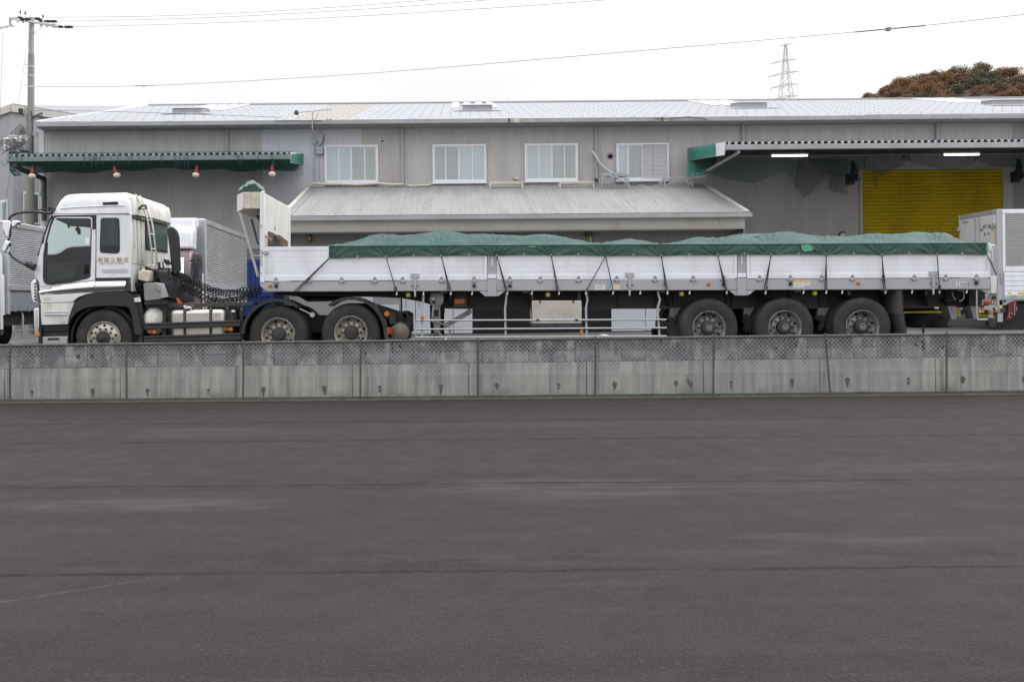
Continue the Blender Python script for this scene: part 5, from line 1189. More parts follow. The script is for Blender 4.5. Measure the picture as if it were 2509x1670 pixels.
m_ = MB(); m_.slab(outline(Z3,[(1480,1200),(1500,1196),(1530,1240),(1530,1320),(1470,1320)],TY+.1), .2); m_.build('tail_bracket', M['black_matt'], tr)
m_ = MB(); m_.lathe([(.05,0),(.05,-.03),(.04,-.04)], Z3(1448,1228,TY+.12), (0,1,0), 14); m_.build('side_marker', M['amber'], tr)
m_ = MB(); m_.slab(outline(Z3,[(1440,1350),(1500,1350),(1505,1412),(1445,1415)],TY+.05), .08); tl = m_.build('tail_lamp', M['red'], tr, bev=.006)
m_ = MB(); m_.slab(outline(Z3,[(1445,1352),(1468,1352),(1468,1412),(1447,1413)],TY+.046), .01); m_.build('lamp_segment', M['amber'], tl)
m_ = MB(); c = Z3(1570,1395,TY+.35); m_.lathe([(.06,-.25),(.17,-.22),(.195,-.1),(.195,.5),(.17,.6),(.06,.63)], c, (0,1,0), 24); m_.build('air_tank', pbr('grimy_tank', (.16,.14,.115), .45, .2, dirt=(.05,.04,.03), dirt_amt=.6, dscale=5), tr)
m_ = MB(); rg = random.Random(4)
for k in range(9):
    a = Z3(1590+70*rg.random(), 1200+110*rg.random(), TY+.3); c = Z3(1600+90*rg.random(), 1290+110*rg.random(), TY+.28)
    m_.tube([a, a.lerp(c,.5)+Vector((.05,-.04,.03)), c], .014+.012*rg.random(), 6)
m_.slab(outline(Z3,[(1640,1330),(1668,1330),(1674,1450),(1645,1452)],TY+.25), .04); m_.build('tail_hoses', M['black_matt'], tr)
# fifth wheel
m_ = MB(); m_.slab(outline(Z3,[(640,1070),(900,1060),(990,1080),(960,1110),(720,1115)],TY+.75), .95); m_.build('fifth_wheel', M['black_matt'], tr, bev=.01)
# coiled air hoses
def coil(name, pts, r, turns, wr, mat, parent, D):
    P_ = [Z8(x,y,D) for x,y in pts]; m_ = MB(); Q_ = []; N = turns*12
    seg = len(P_)-1
    for i in range(N+1):
        t = i/N*seg; k = min(int(t), seg-1); f = t-k
        p0,p1,p2,p3 = P_[max(0,k-1)],P_[k],P_[k+1],P_[min(seg,k+2)]
        c = .5*((2*p1)+(p2-p0)*f+(2*p0-5*p1+4*p2-p3)*f*f+(3*p1-p0-3*p2+p3)*f**3)
        T = (p2-p1).normalized(); a = T.cross(Vector((0,1,0))).normalized(); an = 2*math.pi*i/12
        rr = r*(1+.15*math.sin(i*.13))
        Q_.append(c + a*math.cos(an)*rr + Vector((0,1,0))*math.sin(an)*rr + T*.02*math.sin(an*1.0+.6))
    m_.tube(Q_, wr, 5); return m_.build(name, mat, parent)
coil('coiled_hose', [(720,560),(860,570),(990,650),(1160,715),(1330,800),(1500,860),(1680,900),(1900,880),(2100,840),(2340,810)], .058, 30, .0105, M['rope'], tr, TY+.75)
coil('coiled_hose', [(740,600),(880,760),(1020,830),(1150,910),(1330,1010),(1480,1040),(1700,1055),(1950,1010),(2150,930),(2330,860)], .058, 30, .0105, M['rope'], tr, TY+.95)
coil('coiled_hose', [(760,570),(900,640),(1100,760),(1350,930),(1600,1040),(1850,1020),(2100,920),(2330,850)], .05, 26, .009, M['black_matt'], tr, TY+1.2)
# lettering
tz = Z1(870,770,TY).z; ty = TY-.006
text('company_name', '㈲御立輸送', M['gold'], tr, (Z1(872,770,TY).x, ty, tz), .098, sx=1.0, space=1.31)
text('subtitle', 'MOTACHI YUSOU', M['greytext'], tr, (Z1(892,791,TY).x, ty, Z1(892,791,TY).z), .04, sx=1.18, space=1.15)
# ------------------------------------------------------------------ flatbed semi-trailer
TD = 17.50
tl_ = thing('flatbed_trailer', 'long white drop side flatbed semi trailer on three axles behind the tractor', 'trailer', (px(1500,800,TD).x, TD, .62))
TWD = 2.49
def P(u, v, d=0): return px(u, v, TD+d)
def lin(u, a, c): return a[1]+(c[1]-a[1])*(u-a[0])/(c[0]-a[0])
topv = lambda u: lin(u, (644,604), (2425,595.7))
botv = lambda u: lin(u, (644,687.3), (2425,679.4))
railv = lambda u: lin(u, (640,713.5), (2425,707.2))
bandv = lambda u: lin(u, (644,675.4), (2425,667.6))
def quad(mb, u0, u1, fa, fb, d0, d1):
    a = [P(u0,fa(u0),d0),P(u1,fa(u1),d0),P(u1,fb(u1),d0),P(u0,fb(u0),d0)]
    mb.slab(a, d1-d0)
def Lp(fa, fb, k): return lambda u: fa(u)+(fb(u)-fa(u))*k
# deck and rails
m_ = MB(); a, c = P(640,695), P(2428,695); s_ = [P(642,690,.03),P(2425,682,.03),P(2425,700,.03),P(642,706,.03)]
m_.slab(s_, TWD-.06); deck = m_.build('deck', M['wood'], tl_)
m_ = MB(); pts = [P(637,691),P(2427,681),P(2427,707),P(2380,707.4),P(654,713.5),P(645,708),P(637,700)]
m_.slab(pts, .07); rail = m_.build('side_rail', M['rail'], tl_, bev=.008)
m_ = MB(); m_.slab([p+Vector((0,TWD-.07,0)) for p in pts], .07); m_.build('side_rail', M['rail'], tl_, bev=.008)
m_ = MB(); quad(m_,642,2424,lambda u:railv(u)-1.2,lambda u:railv(u)+.8,-.006,.05); m_.build('rail_flange', M['chassis_lt'], rail)
# drop-side gates of ribbed aluminium
gates = [(645.5,1193),(1218,1805.5),(1830,2425.5)]
def gate(u0, u1, d, face):
    m_ = MB()
    # profile down the gate: shallow grooves every plank, thicker hem at bottom and top
    ks = []; 
    for k, off in ((0,.0),(.115,.0),(.125,.010),(.14,.010),(.145,.004),(.30,.004),(.306,.010),(.314,.004),(.46,.004),(.466,.009),(.474,.004),(.62,.004),(.626,.009),(.634,.004),(.78,.004),(.786,.009),(.794,.004),(.862,.004),(.868,-.006),(1,-.006)): ks.append((k, off))
    V = []
    for u in (u0, u1):
        V.append([P(u, topv(u)+(botv(u)-topv(u))*k, d + off*face) for k, off in ks])
    if face > 0:
        A_ = V[0] + [P(u0,botv(u0),d+.035), P(u0,topv(u0),d+.035)]; B_ = V[1] + [P(u1,botv(u1),d+.035), P(u1,topv(u1),d+.035)]
    else:
        A_ = V[0] + [P(u0,botv(u0),d-.035), P(u0,topv(u0),d-.035)]; B_ = V[1] + [P(u1,botv(u1),d-.035), P(u1,topv(u1),d-.035)]
    m_.loft(A_, B_); g_ = m_.build('drop_side', M['gate'], tl_, ang=15)
    return g_
gs = [gate(u0, u1, .0, 1) for u0, u1 in gates]
for u0, u1 in gates: gate(u0, u1, TWD, -1)
def rivets(u, g_):
    m_ = MB()
    for k in range(14):
        t = .16+.68*k/13; q = P(u, topv(u)+(botv(u)-topv(u))*t, .004); m_.lathe([(.008,.0),(.006,-.006)], q, (0,1,0), 6)
    m_.build('rivets', M['galv'], g_)
for i, uu in enumerate(((653.5,1184),(1226.5,1796.5),(1838.5,2416))):
    for u in uu: rivets(u, gs[i])
for i, (u0, u1) in enumerate(gates):
    for ue, sg in ((u0,1),(u1,-1)):
        m_ = MB(); quad(m_, min(ue,ue+sg*5.5), max(ue,ue+sg*5.5), Lp(topv,botv,.13), Lp(topv,botv,.87), -.003, .003); m_.build('end_cap', M['white'], gs[i])
# hinges and latches along the gates
def hinge(u):
    m_ = MB(); v = botv(u); k = .95
    m_.slab([P(u+x*k,v+y*k,-.014) for x,y in ((-6,2),(-6,-2.2),(-4,-2.8),(-3.2,-7),(0,-9.5),(3.2,-7),(4,-2.8),(6,-2.2),(6,2))], .014)
    m_.slab([P(u+x,v+y,-.02) for x,y in ((-7.5,1.5),(7.5,1.5),(7.5,4.5),(4,4.5),(4,7),(-4,7),(-4,4.5),(-7.5,4.5))], .03)
    h_ = m_.build('hinge', M['rail'], tl_, bev=.003)
    m_ = MB()
    for x, y in ((0,-6),(-3.4,-3),(3.4,-3),(-4,5),(4,5)): m_.lathe([(.008,0),(.008,-.006)], P(u+x*.9,v+y*.9,-.015 if y<0 else -.02), (0,1,0), 6)
    m_.build('rivets', M['hub'], h_)
hu = [560+x/3.733 for x in (433,735,1035,1338,1592,1948)] + [1000+x/3.681 for x in (300,595,918,1193,1537,1882,2227)][1:] + [1580+x/3.681 for x in (92,437,712,1035,1314,1594,1873,2152)][1:] + [2100+x/4.237 for x in (597,920,1242)]
for u in hu: hinge(u)
for u in (1016.8, 1542.8, 2287.2):
    v = botv(u); m_ = MB()
    m_.slab([P(u+x,v+y,-.02) for x,y in ((-11,-15.5),(11,-15.5),(11,-12),(9,-12),(9,-9.5),(11,-9.5),(11,-4.5),(4,-4.5),(4,26),(2.5,29),(-2.5,29),(-4,26),(-4,-4.5),(-11,-4.5),(-11,-9.5),(-9,-9.5),(-9,-12),(-11,-12)) ], .02)
    l_ = m_.build('latch', M['rail'], tl_, bev=.003)
    m_ = MB(); m_.slab([P(u+x,v+y,-.035) for x,y in ((-2.6,-12),(2.6,-12),(2.8,22),(-2.8,22))], .014); m_.slab([P(u+x,v+y,-.03) for x,y in ((-2.2,28),(2.2,28),(2.4,40),(-1.8,42))], .02); m_.build('handle', M['silver'], l_, bev=.003)
    for x in (-6.5,6.5): m_ = MB(); m_.lathe([(.012,0),(.012,-.012)], P(u+x,v+15), (0,1,0), 8); m_.build('latch_pin', M['hub'], l_)
# pillars between the gates
for u0, u1, vt in ((1194,1217.3,0),(1806.5,1829.3,0)):
    uc = (u0+u1)/2
    m_ = MB(); quad(m_,u0,u1,lambda u:topv(u)+1,lambda u:botv(u)+1,.012,.06); pl = m_.build('pillar', M['rail'], tl_, bev=.004)
    for x in (u0+3.5, uc, u1-3.5):
        m_ = MB(); quad(m_, x-1.3, x+1.3, lambda u: topv(u)+3, lambda u: topv(u)+(50 if abs(x-uc)<1 else 38), -.002, .0115); m_.build('pillar_rib', M['silver'] if abs(x-uc) > 1 else M['gate'], pl, bev=.003)
    m_ = MB(); quad(m_,u0+1,u1-1,lambda u:botv(u)-13,lambda u:botv(u)-3,-.006,.0115); m_.build('pillar_lock', M['gate'], pl, bev=.003)
    m_ = MB(); quad(m_,u0+.5,u1-.5,lambda u:botv(u)-.5,lambda u:railv(u)+14.5,-.022,.05); m_.build('pillar_foot', M['rail'], tl_, bev=.006)
    m_ = MB(); m_.slab([P(u0-21,railv(u0)+1.2,-.0),P(u1+21,railv(u0)+1,-.0),P(u1+4,railv(u0)+14,-.0),P(u0-5,railv(u0)+14.4,-.0)], .012); m_.build('gusset', M['rail'], tl_, bev=.003)
# small fittings on the rail
def stud(name, u, v, r, mat, d=0, h=.03):
    m_ = MB(); m_.lathe([(r,0),(r,-h*.4),(r*.7,-h)], P(u,v,d), (0,1,0), 14); return m_.build(name, mat, tl_)
for u, v in ((662,699.6),(1736,695.8),(2103,693.7)): stud('side_marker', u, v, .033, M['amber'])
for u, v in ((677,700.5),(1161.7,700),(1249.5,700),(1773,696.6),(1936.5,695.3),(2391.5,692.8)): stud('rubber_stop', u, v, .034, M['black'], h=.05)
for u, v in ((1000.3,722.6),(1342.5,721.6),(1669.6,719.7),(1995.6,718)):
    m_ = MB(); m_.slab([P(u+x,v+y,.10) for x,y in ((-6.5,-6.5),(6.5,-6.5),(6.5,6.5),(-6.5,6.5))], .02); h_ = m_.build('lamp_bracket', M['chassis'], tl_)
    m_ = MB(); m_.lathe([(.042,0),(.038,-.03),(.015,-.045)], P(u,v,.10), (0,1,0), 16); m_.build('lamp_lens', M['lampyellow'], h_)
hooks = [972.3,1037.6,1104.6,1157,1243.6,1303.5,1370,1436,1502.6,1569,1635.8,1690,1781,1838,1876.5,1969,2025,2064,2170,2235,2302,2369]
for i, u in enumerate(hooks):
    v = railv(u); m_ = MB(); m_.tube([P(u,v-2,.02),P(u,v+6,.02),P(u-.6,v+10.5,.0),P(u-.8,v+9,-.02)], .013, 6); m_.build('rope_hook', M['silver'], tl_)
def sticker(name, u0, v0, u1, v1, mat, par=None, d=-.0015):
    m_ = MB(); m_.slab([P(u0,v0,d),P(u1,v0,d),P(u1,v1,d),P(u0,v1,d)], .0014); return m_.build(name, mat, par or tl_)
s1 = sticker('sticker', 1457.8,696.6,1483.6,709.6,M['paper'],d=-.003)
for k in range(5): sticker('print_line', 1459.5,698+2.1*k,1481-3*(k%3),698.7+2.1*k,M['greytext'],s1,d=-.0045)
s1 = sticker('sticker', 1485,700.2,1496.5,710,M['skyblue'],d=-.003)
for x, y in ((1487,702),(1491.5,702),(1487,706),(1491.5,706)): sticker('print_mark', x,y,x+3,y+2.4,M['paper'],s1,d=-.0045)
def ysticker(u0, v0, u1, v1):
    s_ = sticker('sticker', u0,v0,u1,v1,M['paper'],d=-.003); sticker('yellow_band', u0,v0,u1,v0+(v1-v0)*.24,M['ystick'],s_,d=-.0045)
    for k in range(3): sticker('print_line', u0+1.2,v0+(v1-v0)*(.38+.2*k),u1-1.5-2*(k%2),v0+(v1-v0)*(.43+.2*k),M['greytext'],s_,d=-.0045)
ysticker(1496.8,695,1518.6,709); ysticker(1943.5,687.2,1970.2,703.8); ysticker(1971,687.2,1985,700)
# maker's lettering near the rear
s1 = sticker('maker_plate', 2342.5,691,2371,701.5,M['paper'],d=-.003)
q = P(2344.2,700.3,-.004); text('maker_name', 'TREX', M['bluetext'], s1, q, .078, sx=1.22, shear=0, depth=.0015)
m_ = MB(); m_.slab([P(x,y,-.0065) for x,y in ((2362.8,695.6),(2365.5,694.6),(2370.6,690.8),(2366.2,696.2))], .002); m_.build('maker_tick', M['redtext'], s1)
# headboard
HX = P(640,600).x
def HP(x, y, d=0): return Z3(x, y, TD+d)
m_ = MB(); m_.rings([[HP(*p,d) for p in ((287,125),(300,106),(318,104),(332,108),(332,940),(320,945),(287,940))] for d in (-.01,.06)]); m_.build('headboard_post', M['white'], tl_, bev=.012)
hx0, hx1 = HP(306,0).x, HP(330,0).x
m_ = MB(); zt = HP(320,112).z; zb_ = HP(320,930).z
m_.box(hx0,hx1,TD+.06,TD+TWD-.06,zb_,zt-.02); hb = m_.build('headboard', M['white_dirty'], tl_, bev=.015)
m_ = MB(); m_.box(hx0-.04,hx1+.02,TD+TWD-.06,TD+TWD,zb_,zt); m_.build('headboard_post', M['white'], tl_, bev=.012)
for y, z in ((.5,.93),(1.1,1.3)): m_ = MB(); m_.lathe([(.02,0),(.02,.012)], (hx1,TD+y,zt-z+.2), (1,0,0), 8); m_.build('rivet', M['hub'], hb)
m_ = MB(); m_.box(hx1,hx1+.004,TD+.86,TD+.93,zt-.62,zt-.56); m_.build('label_hole', M['net'], hb)
# tarp box in front of the headboard
m_ = MB(); pts = [(80,142),(133,115),(286,115),(286,265),(133,266),(85,292),(80,285)]
m_.slab([HP(*p,.02) for p in pts], TWD-.04); tb = m_.build('tarp_box', M['cream'], tl_, bev=.006)
m_ = MB(); m_.slab([HP(*p,.012) for p in ((78,140),(133,113),(133,268),(82,294),(78,288))], .008); m_.build('box_corner', M['white_dirty'], tb)
for x in (138,208,282):
    for y in (124,256): m_ = MB(); m_.lathe([(.008,0),(.008,-.005)], HP(x,y,.019), (0,1,0), 6); m_.build('rivet', M['bolt'], tb)
m_ = MB(); m_.slab([HP(208,117,.017),HP(210,117,.017),HP(210,263,.017),HP(208,263,.017)], .004); m_.build('panel_joint', M['rail'], tb)
for d in (.03, TWD-.09):
    m_ = MB(); w_ = 11
    for a, c in (((98,292),(212,690)),((212,690),(268,890))): m_.slab([HP(a[0]-w_,a[1],d),HP(a[0]+w_,a[1],d),HP(c[0]+w_,c[1],d),HP(c[0]-w_,c[1],d)], .06)
    m_.slab([HP(212,690,d+.005),HP(286,690,d+.005),HP(286,704,d+.005),HP(216,704,d+.005)], .05)
    m_.build('box_brace', M['rail'], tl_, bev=.006)
m_ = MB(); m_.slab([HP(200,360,1.0),HP(215,360,1.0),HP(275,590,1.0),HP(262,590,1.0)], .05); m_.slab([HP(240,320,.5),HP(286,330,.5),HP(286,380,.5)], .8); m_.build('box_strut', M['chassis'], tl_)
for y in (420,438,650,672,855): m_ = MB(); m_.lathe([(.012,0),(.012,-.006)], HP(299,y,-.01), (0,1,0), 8); m_.build('post_bolt', M['bolt'], tl_)
m_ = MB(); m_.slab([HP(*p,-.02) for p in ((306,655),(352,652),(370,662),(366,678),(345,686),(306,684))], .02); m_.build('corner_lock', M['rail'], tl_, bev=.004)
m_ = MB(); m_.tube([HP(296,690,-.03),HP(295,790,-.03)], .014, 6); m_.build('lock_rod', M['silver'], tl_)
# things stowed behind the headboard
ft_ = thing('folded_tarpaulin', 'dark green folded tarpaulin stuffed in the cream box on top of the trailer headboard', 'tarpaulin', HP(210,110,.8))
def fold(u, v):
    a = math.pi*u; x = 92+238*u; y = 128-82*math.sin(a)**.6*(1-.12*math.sin(u*9)) + (0 if u<.6 else -10*(u-.6))
    q = HP(x, y, .12+1.6*v)
    return q + Vector((.03*noise.noise(Vector((u*7,v*9,1))), 0, .05*noise.noise(Vector((u*7,v*5,4)))*math.sin(a)+.05*math.sin(v*3.14)))
m_ = MB(); m_.grid(fold, 40, 40)
m_.build('tarp_fold', M['tarp_folded'], ft_, ang=50)
m_ = MB(); m_.slab([fold(i/24,0)+Vector((0,.001,0)) for i in range(25)], .02); m_.build('tarp_end', M['tarp_folded'], ft_)
wbd = thing('wooden_board', 'weathered brown wooden board strapped against the white headboard', 'board', HP(440,600,.5))
m_ = MB(); m_.slab([HP(*p,.25) for p in ((354,478),(372,472),(402,482),(430,500),(470,508),(540,562),(541,612),(352,612))], .05); m_.build('plank', M['wood'], wbd, bev=.006)
rs_ = thing('ratchet_strap', 'grey ratchet strap clamping the wooden board to the headboard post', 'strap', HP(380,540,.1))
m_ = MB(); m_.slab([HP(*p,.0) for p in ((290,500),(306,486),(330,502),(400,548),(395,562),(320,520),(296,516))], .03); m_.build('strap_arm', M['chassis_lt'], rs_, bev=.005)
m_ = MB(); m_.slab([HP(*p,.12) for p in ((408,512),(440,508),(462,550),(458,572),(430,585),(404,570))], .08); m_.build('ratchet', M['hub'], rs_, bev=.01)
m_ = MB(); m_.tube([HP(420,585,.12),HP(470,598,.12),HP(500,612,.12)], .02, 6); m_.tube([HP(410,590,.1),HP(415,612,.1)], .03, 6); m_.build('strap_tail', M['rust'], rs_)
# underframe: gooseneck, main beams, cross members
for d in (.62, 1.70):
    m_ = MB(); pts = [(690,707),(2412,702),(2412,752),(2110,754),(1640,754.5),(1180,756),(1082,754),(1062,747),(1035,738),(985,729),(930,726),(690,722)]
    m_.slab([P(u,v,d) for u, v in pts], .03); mbm = m_.build('main_beam', M['chassis'], tl_)
    m_ = MB()
    bp = [(2412,752),(2110,754),(1640,754.5),(1180,756),(1082,754),(1062,747),(1035,738),(985,729),(930,726),(690,722)]
    for (a, c) in zip(bp, bp[1:]): m_.slab([P(a[0],a[1]-1.2,d-.06),P(c[0],c[1]-1.2,d-.06),P(c[0],c[1]+1.6,d-.06),P(a[0],a[1]+1.6,d-.06)], .15)
    m_.build('beam_flange', M['chassis'], mbm)
    if d < 1:
        for u in (1128,1144,1302,1420,1515,1608,1650,1672,1782,1795,1855,1935,2010,2034,2062,2150,2185,2320):
            m_ = MB(); m_.slab([P(u-1.2,711,d-.05),P(u+1.2,711,d-.05),P(u+1.2,753,d-.05),P(u-1.2,753,d-.05)], .05); m_.build('beam_stiffener', M['chassis'], mbm)
m_ = MB(); m_.slab([P(654,712,.08),P(2400,706,.08),P(2400,709,.08),P(700,717,.08)], TWD-.16); m_.build('cross_members', M['black_matt'], tl_)
for u in (1105,1300,1440,1636,1875,2080,2270):
    m_ = MB(); m_.loft([P(u-4,712,.1),P(u+4,712,.1),P(u+4,722,.1),P(u-4,722,.1)], [P(u-4,712,.62),P(u+4,712,.62),P(u+4,750,.62),P(u-4,750,.62)]); m_.build('outrigger', M['chassis'], tl_)
m_ = MB(); m_.slab([Z3(x,y,TD+.7) for x,y in ((420,1026),(600,1028),(640,1062),(720,1090),(980,1085),(1000,1030),(1300,1030),(1300,1060),(420,1050))], 1.1); m_.build('kingpin_plate', M['black_matt'], tl_)
# landing gear
def LG(x, y, d): return Z4(x, y, TD+d)
m_ = MB(); m_.slab([LG(x,y,.22) for x,y in ((228,680),(290,680),(290,960),(232,960))], .16); lg = m_.build('landing_leg', M['chassis_lt'], tl_, bev=.008)
m_ = MB(); m_.slab([LG(x,y,.2) for x,y in ((205,575),(310,575),(325,620),(315,670),(290,700),(240,705),(205,690),(190,640))], .15); m_.build('gear_housing', M['chassis_lt'], lg, bev=.02)
m_ = MB(); m_.slab([LG(x,y,.2) for x,y in ((200,985),(215,945),(290,940),(330,975),(330,1000),(200,1000))], .2); m_.build('leg_foot', M['chassis_lt'], lg, bev=.006)
m_ = MB(); m_.slab([LG(x,y,.195) for x,y in ((235,730),(275,730),(275,790),(235,790))], .004); m_.build('leg_plate', M['black_matt'], lg)
m_ = MB(); m_.slab([LG(x,y,.19) for x,y in ((210,622),(236,622),(236,640),(210,640))], .004); m_.build('leg_sticker', M['paper'], lg)
m_ = MB(); m_.tube([LG(*p,.12) for p in ((232,665),(228,700),(222,760),(218,840),(300,858),(360,875),(378,900),(372,965))], .02, 7); m_.build('crank', M['chassis_lt'], tl_)
m_ = MB(); m_.lathe([(.035,0),(.035,-.03)], LG(232,662,.13), (0,1,0), 10); m_.build('crank_boss', M['black_matt'], tl_)
m_ = MB(); m_.bar(LG(330,880,.5), LG(555,750,.6), .05, .085); m_.lathe([(.05,-.03),(.05,.05)], LG(550,750,.57), (0,1,0), 14); m_.build('leg_brace', M['chassis_lt'], tl_, bev=.006)
m_ = MB(); m_.slab([LG(x,y,1.9) for x,y in ((205,690),(325,690),(325,990),(205,990))], .16); m_.slab([LG(x,y,.9) for x,y in ((195,690),(330,690),(330,760),(200,900))], .05); m_.build('landing_leg', M['black_matt'], tl_)
m_ = MB(); m_.lathe([(.05,0),(.05,-.02),(.025,-.03)], LG(252,955,.2), (0,1,0), 12); m_.build('foot_pin', M['bolt'], lg)
m_ = MB(); m_.slab([LG(x,y,.35) for x,y in ((416,615),(512,615),(512,678),(416,680))], .05); tsn = m_.build('turn_lamp', M['amber'], tl_, bev=.01)
m_ = MB(); m_.slab([LG(x,y,.37) for x,y in ((410,570),(530,570),(530,710),(410,710))], .04); m_.build('lamp_plate', M['chassis'], tsn)
m_ = MB(); m_.slab([LG(x,y,.345) for x,y in ((416,616),(512,616),(512,634),(416,634))], .006); m_.build('lamp_rim', M['rust'], tsn)
# tool box
m_ = MB(); m_.slab([LG(x,y,.06) for x,y in ((1117,648),(1565,648),(1567,856),(1118,858))], .55); tbx = m_.build('tool_box', M['steel'], tl_, bev=.012)
m_ = MB(); m_.slab([LG(x,y,.08) for x,y in ((1117,858),(1565,857),(1562,884),(1122,884))], .5); m_.build('box_base', M['chassis'], tbx)
for x in (1190,1490): m_ = MB(); m_.slab([LG(x+a,b_,.045) for a,b_ in ((-8,646),(8,646),(8,664),(4,676),(-4,676),(-8,664))], .018); m_.build('hinge', M['bolt'], tbx)
for x in (1170,1520): m_ = MB(); m_.slab([LG(x+a,b_,.03) for a,b_ in ((-14,815),(14,815),(14,834),(-14,834))], .03); m_.build('latch', M['hub'], tbx)
m_ = MB(); m_.slab([LG(x,y,.12) for x,y in ((1108,562),(1132,562),(1132,648),(1108,648))], .05); m_.build('box_hanger', M['black'], tbx)
m_ = MB(); m_.slab([LG(x,y,.12) for x,y in ((1530,562),(1555,562),(1555,648),(1530,648))], .05); m_.build('box_hanger', M['black'], tbx)
# side guard rails
for y0, y1 in ((827,820),(907,894),(980,968)):
    m_ = MB(); m_.tube([LG(70,y0,.06), LG(880,(y0*2+y1)/3,.06), LG(1600,(y0+2*y1)/3,.06), LG(2330,y1,.06)], .017, 8); m_.build('guard_rail', M['silver'], tl_)
m_ = MB(); m_.tube([LG(70,827,.06),LG(70,980,.06)], .01, 6); m_.build('guard_end', M['silver'], tl_)
for pts in ([(140,570),(136,650),(122,720),(128,970)],[(888,560),(884,640),(874,720),(880,960)],[(1604,566),(1618,640),(1604,720),(1612,965)],[(2250,566),(2272,640),(2250,720),(2268,965)]):
    m_ = MB()
    for a, c in zip(pts, pts[1:]): m_.slab([LG(a[0]-9,a[1],.08),LG(a[0]+9,a[1],.08),LG(c[0]+9,c[1],.08),LG(c[0]-9,c[1],.08)], .035)
    m_.build('guard_post', M['rail'], tl_)
for x, y in ((128,802),(1564,938)): m_ = MB(); m_.lathe([(.035,0),(.033,-.03)], LG(x,y,.06), (0,1,0), 14); m_.build('side_marker', M['amber'], tl_)
m_ = MB(); m_.slab([LG(x,y,.075) for x,y in ((1552,905),(1576,905),(1576,962),(1552,962))], .01); m_.build('marker_plate', M['rail'], tl_)
# bogie
W = [Z5(582,893,TD+.04), Z5(1268,888,TD+.04), Z5(1968,884,TD+.04)]
for i, c in enumerate(W): wheel_pair(tl_, c, 'trailer')
for x0 in (240, 905, 1570):
    m_ = MB(); m_.slab([Z5(x0+a,b_,TD+.55) for a,b_ in ((-10,715),(120,715),(95,800),(70,835),(-15,820))], .1); m_.build('spring_hanger', M['chassis_lt'], tl_, bev=.008)
    m_ = MB(); m_.lathe([(.05,0),(.05,-.04)], Z5(x0+45,800,TD+.54), (0,1,0), 12); m_.build('hanger_bolt', M['bolt'], tl_)
m_ = MB(); a, c = Z5(150,780,TD+.7), Z5(2300,950,TD+.7); m_.box(a.x,c.x,TD+.75,TD+.95,.95,1.12); m_.box(a.x,c.x,TD+1.5,TD+1.7,.95,1.12); m_.build('leaf_springs', M['dark'], tl_)
m_ = MB(); rg = random.Random(6)
for k in range(16):
    a = Z5(120+130*rg.random(), 780+60*rg.random(), TD+.3); c = Z5(150+180*rg.random(), 850+100*rg.random(), TD+.3)
    m_.tube([a, a.lerp(c,.5)+Vector((.04,-.03,-.03)), c], .014+.012*rg.random(), 6)
for x in (1540, 880):
    m_.build('air_lines', M['black_matt'], tl_); m_ = MB()
    for k in range(8):
        a = Z5(x+60*rg.random(), 760+80*rg.random(), TD+.45); c = Z5(x+80*rg.random(), 850+90*rg.random(), TD+.4); m_.tube([a, a.lerp(c,.5)+Vector((.05,-.03,0)), c], .014+.01*rg.random(), 6)
m_.build('air_lines', M['black_matt'], tl_)
m_ = MB(); c = Z5(235,930,TD+.45); m_.lathe([(.1,-.2),(.14,-.16),(.14,.2),(.1,.25)], c, (0,1,0), 18); m_.build('brake_chamber', M['black_matt'], tl_)
# mud guards at the rear
for d in (.02, 1.75):
    m_ = MB(); x0, x1 = Z6(372,0,TD+d).x, Z6(502,0,TD+d).x; zt, zm, zb_ = Z6(0,960,TD+d).z, Z6(0,1225,TD+d).z, Z6(0,1440,TD+d).z
    f = lambda u, v: Vector((x0+(x1-x0)*u, TD+d+.14-.13*math.sin(math.pi*u)+.5*v, zt+(zm-zt)*0))
    A_ = [Vector((x0+(x1-x0)*u/8, TD+d+.12-.12*math.sin(math.pi*u/8), zt)) for u in range(9)] + [Vector((x1,TD+d+.6,zt)),Vector((x0,TD+d+.6,zt))]
    B_ = [Vector((p.x,p.y,zm)) for p in A_]; m_.loft(A_, B_); m_.build('mud_guard', M['chassis'], tl_, ang=50)
    m_ = MB(); A_ = [Vector((p.x+.02*(1 if i<9 else 0)-.01, p.y-.006, zm+.01)) for i, p in enumerate(A_)]; B_ = [Vector((p.x+.05, p.y, zb_)) for p in A_]; m_.loft(A_, B_); m_.build('mud_flap', M['black'], tl_, ang=50)
# spare tyre lying under the tail
c = Z6(735,1290,TD+1.25); c.z -= .0
m_ = MB(); Rt = .52
m_.lathe([(.29,-.11),(.36,-.135),(.46,-.125),(.505,-.10),(Rt,-.08)] + [x for k in range(7) for x in ((Rt,-.07+.02*k),(Rt-.01,-.067+.02*k),(Rt-.01,-.058+.02*k),(Rt,-.055+.02*k))] + [(Rt,.08),(.505,.10),(.46,.125),(.36,.135),(.29,.11)], c, (0,0,1), 60, cap=False)
sp_ = m_.build('spare_wheel', M['rubber'], tl_)
m_ = MB(); m_.lathe([(.29,.10),(.25,.04),(.1,.04)], c, (0,0,1), 30); m_.build('spare_rim', M['rim_dark'], sp_)
m_ = MB(); m_.slab([Z6(x,y,TD+1.0) for x,y in ((510,1170),(800,1150),(900,1160),(880,1190),(600,1200),(510,1200))], .6); m_.build('spare_carrier', M['black_matt'], tl_)
m_ = MB(); m_.slab([Z6(x,y,TD+.4) for x,y in ((805,1150),(850,1150),(850,1172),(805,1172))], .02); m_.build('plate_light', M['paper'], tl_)
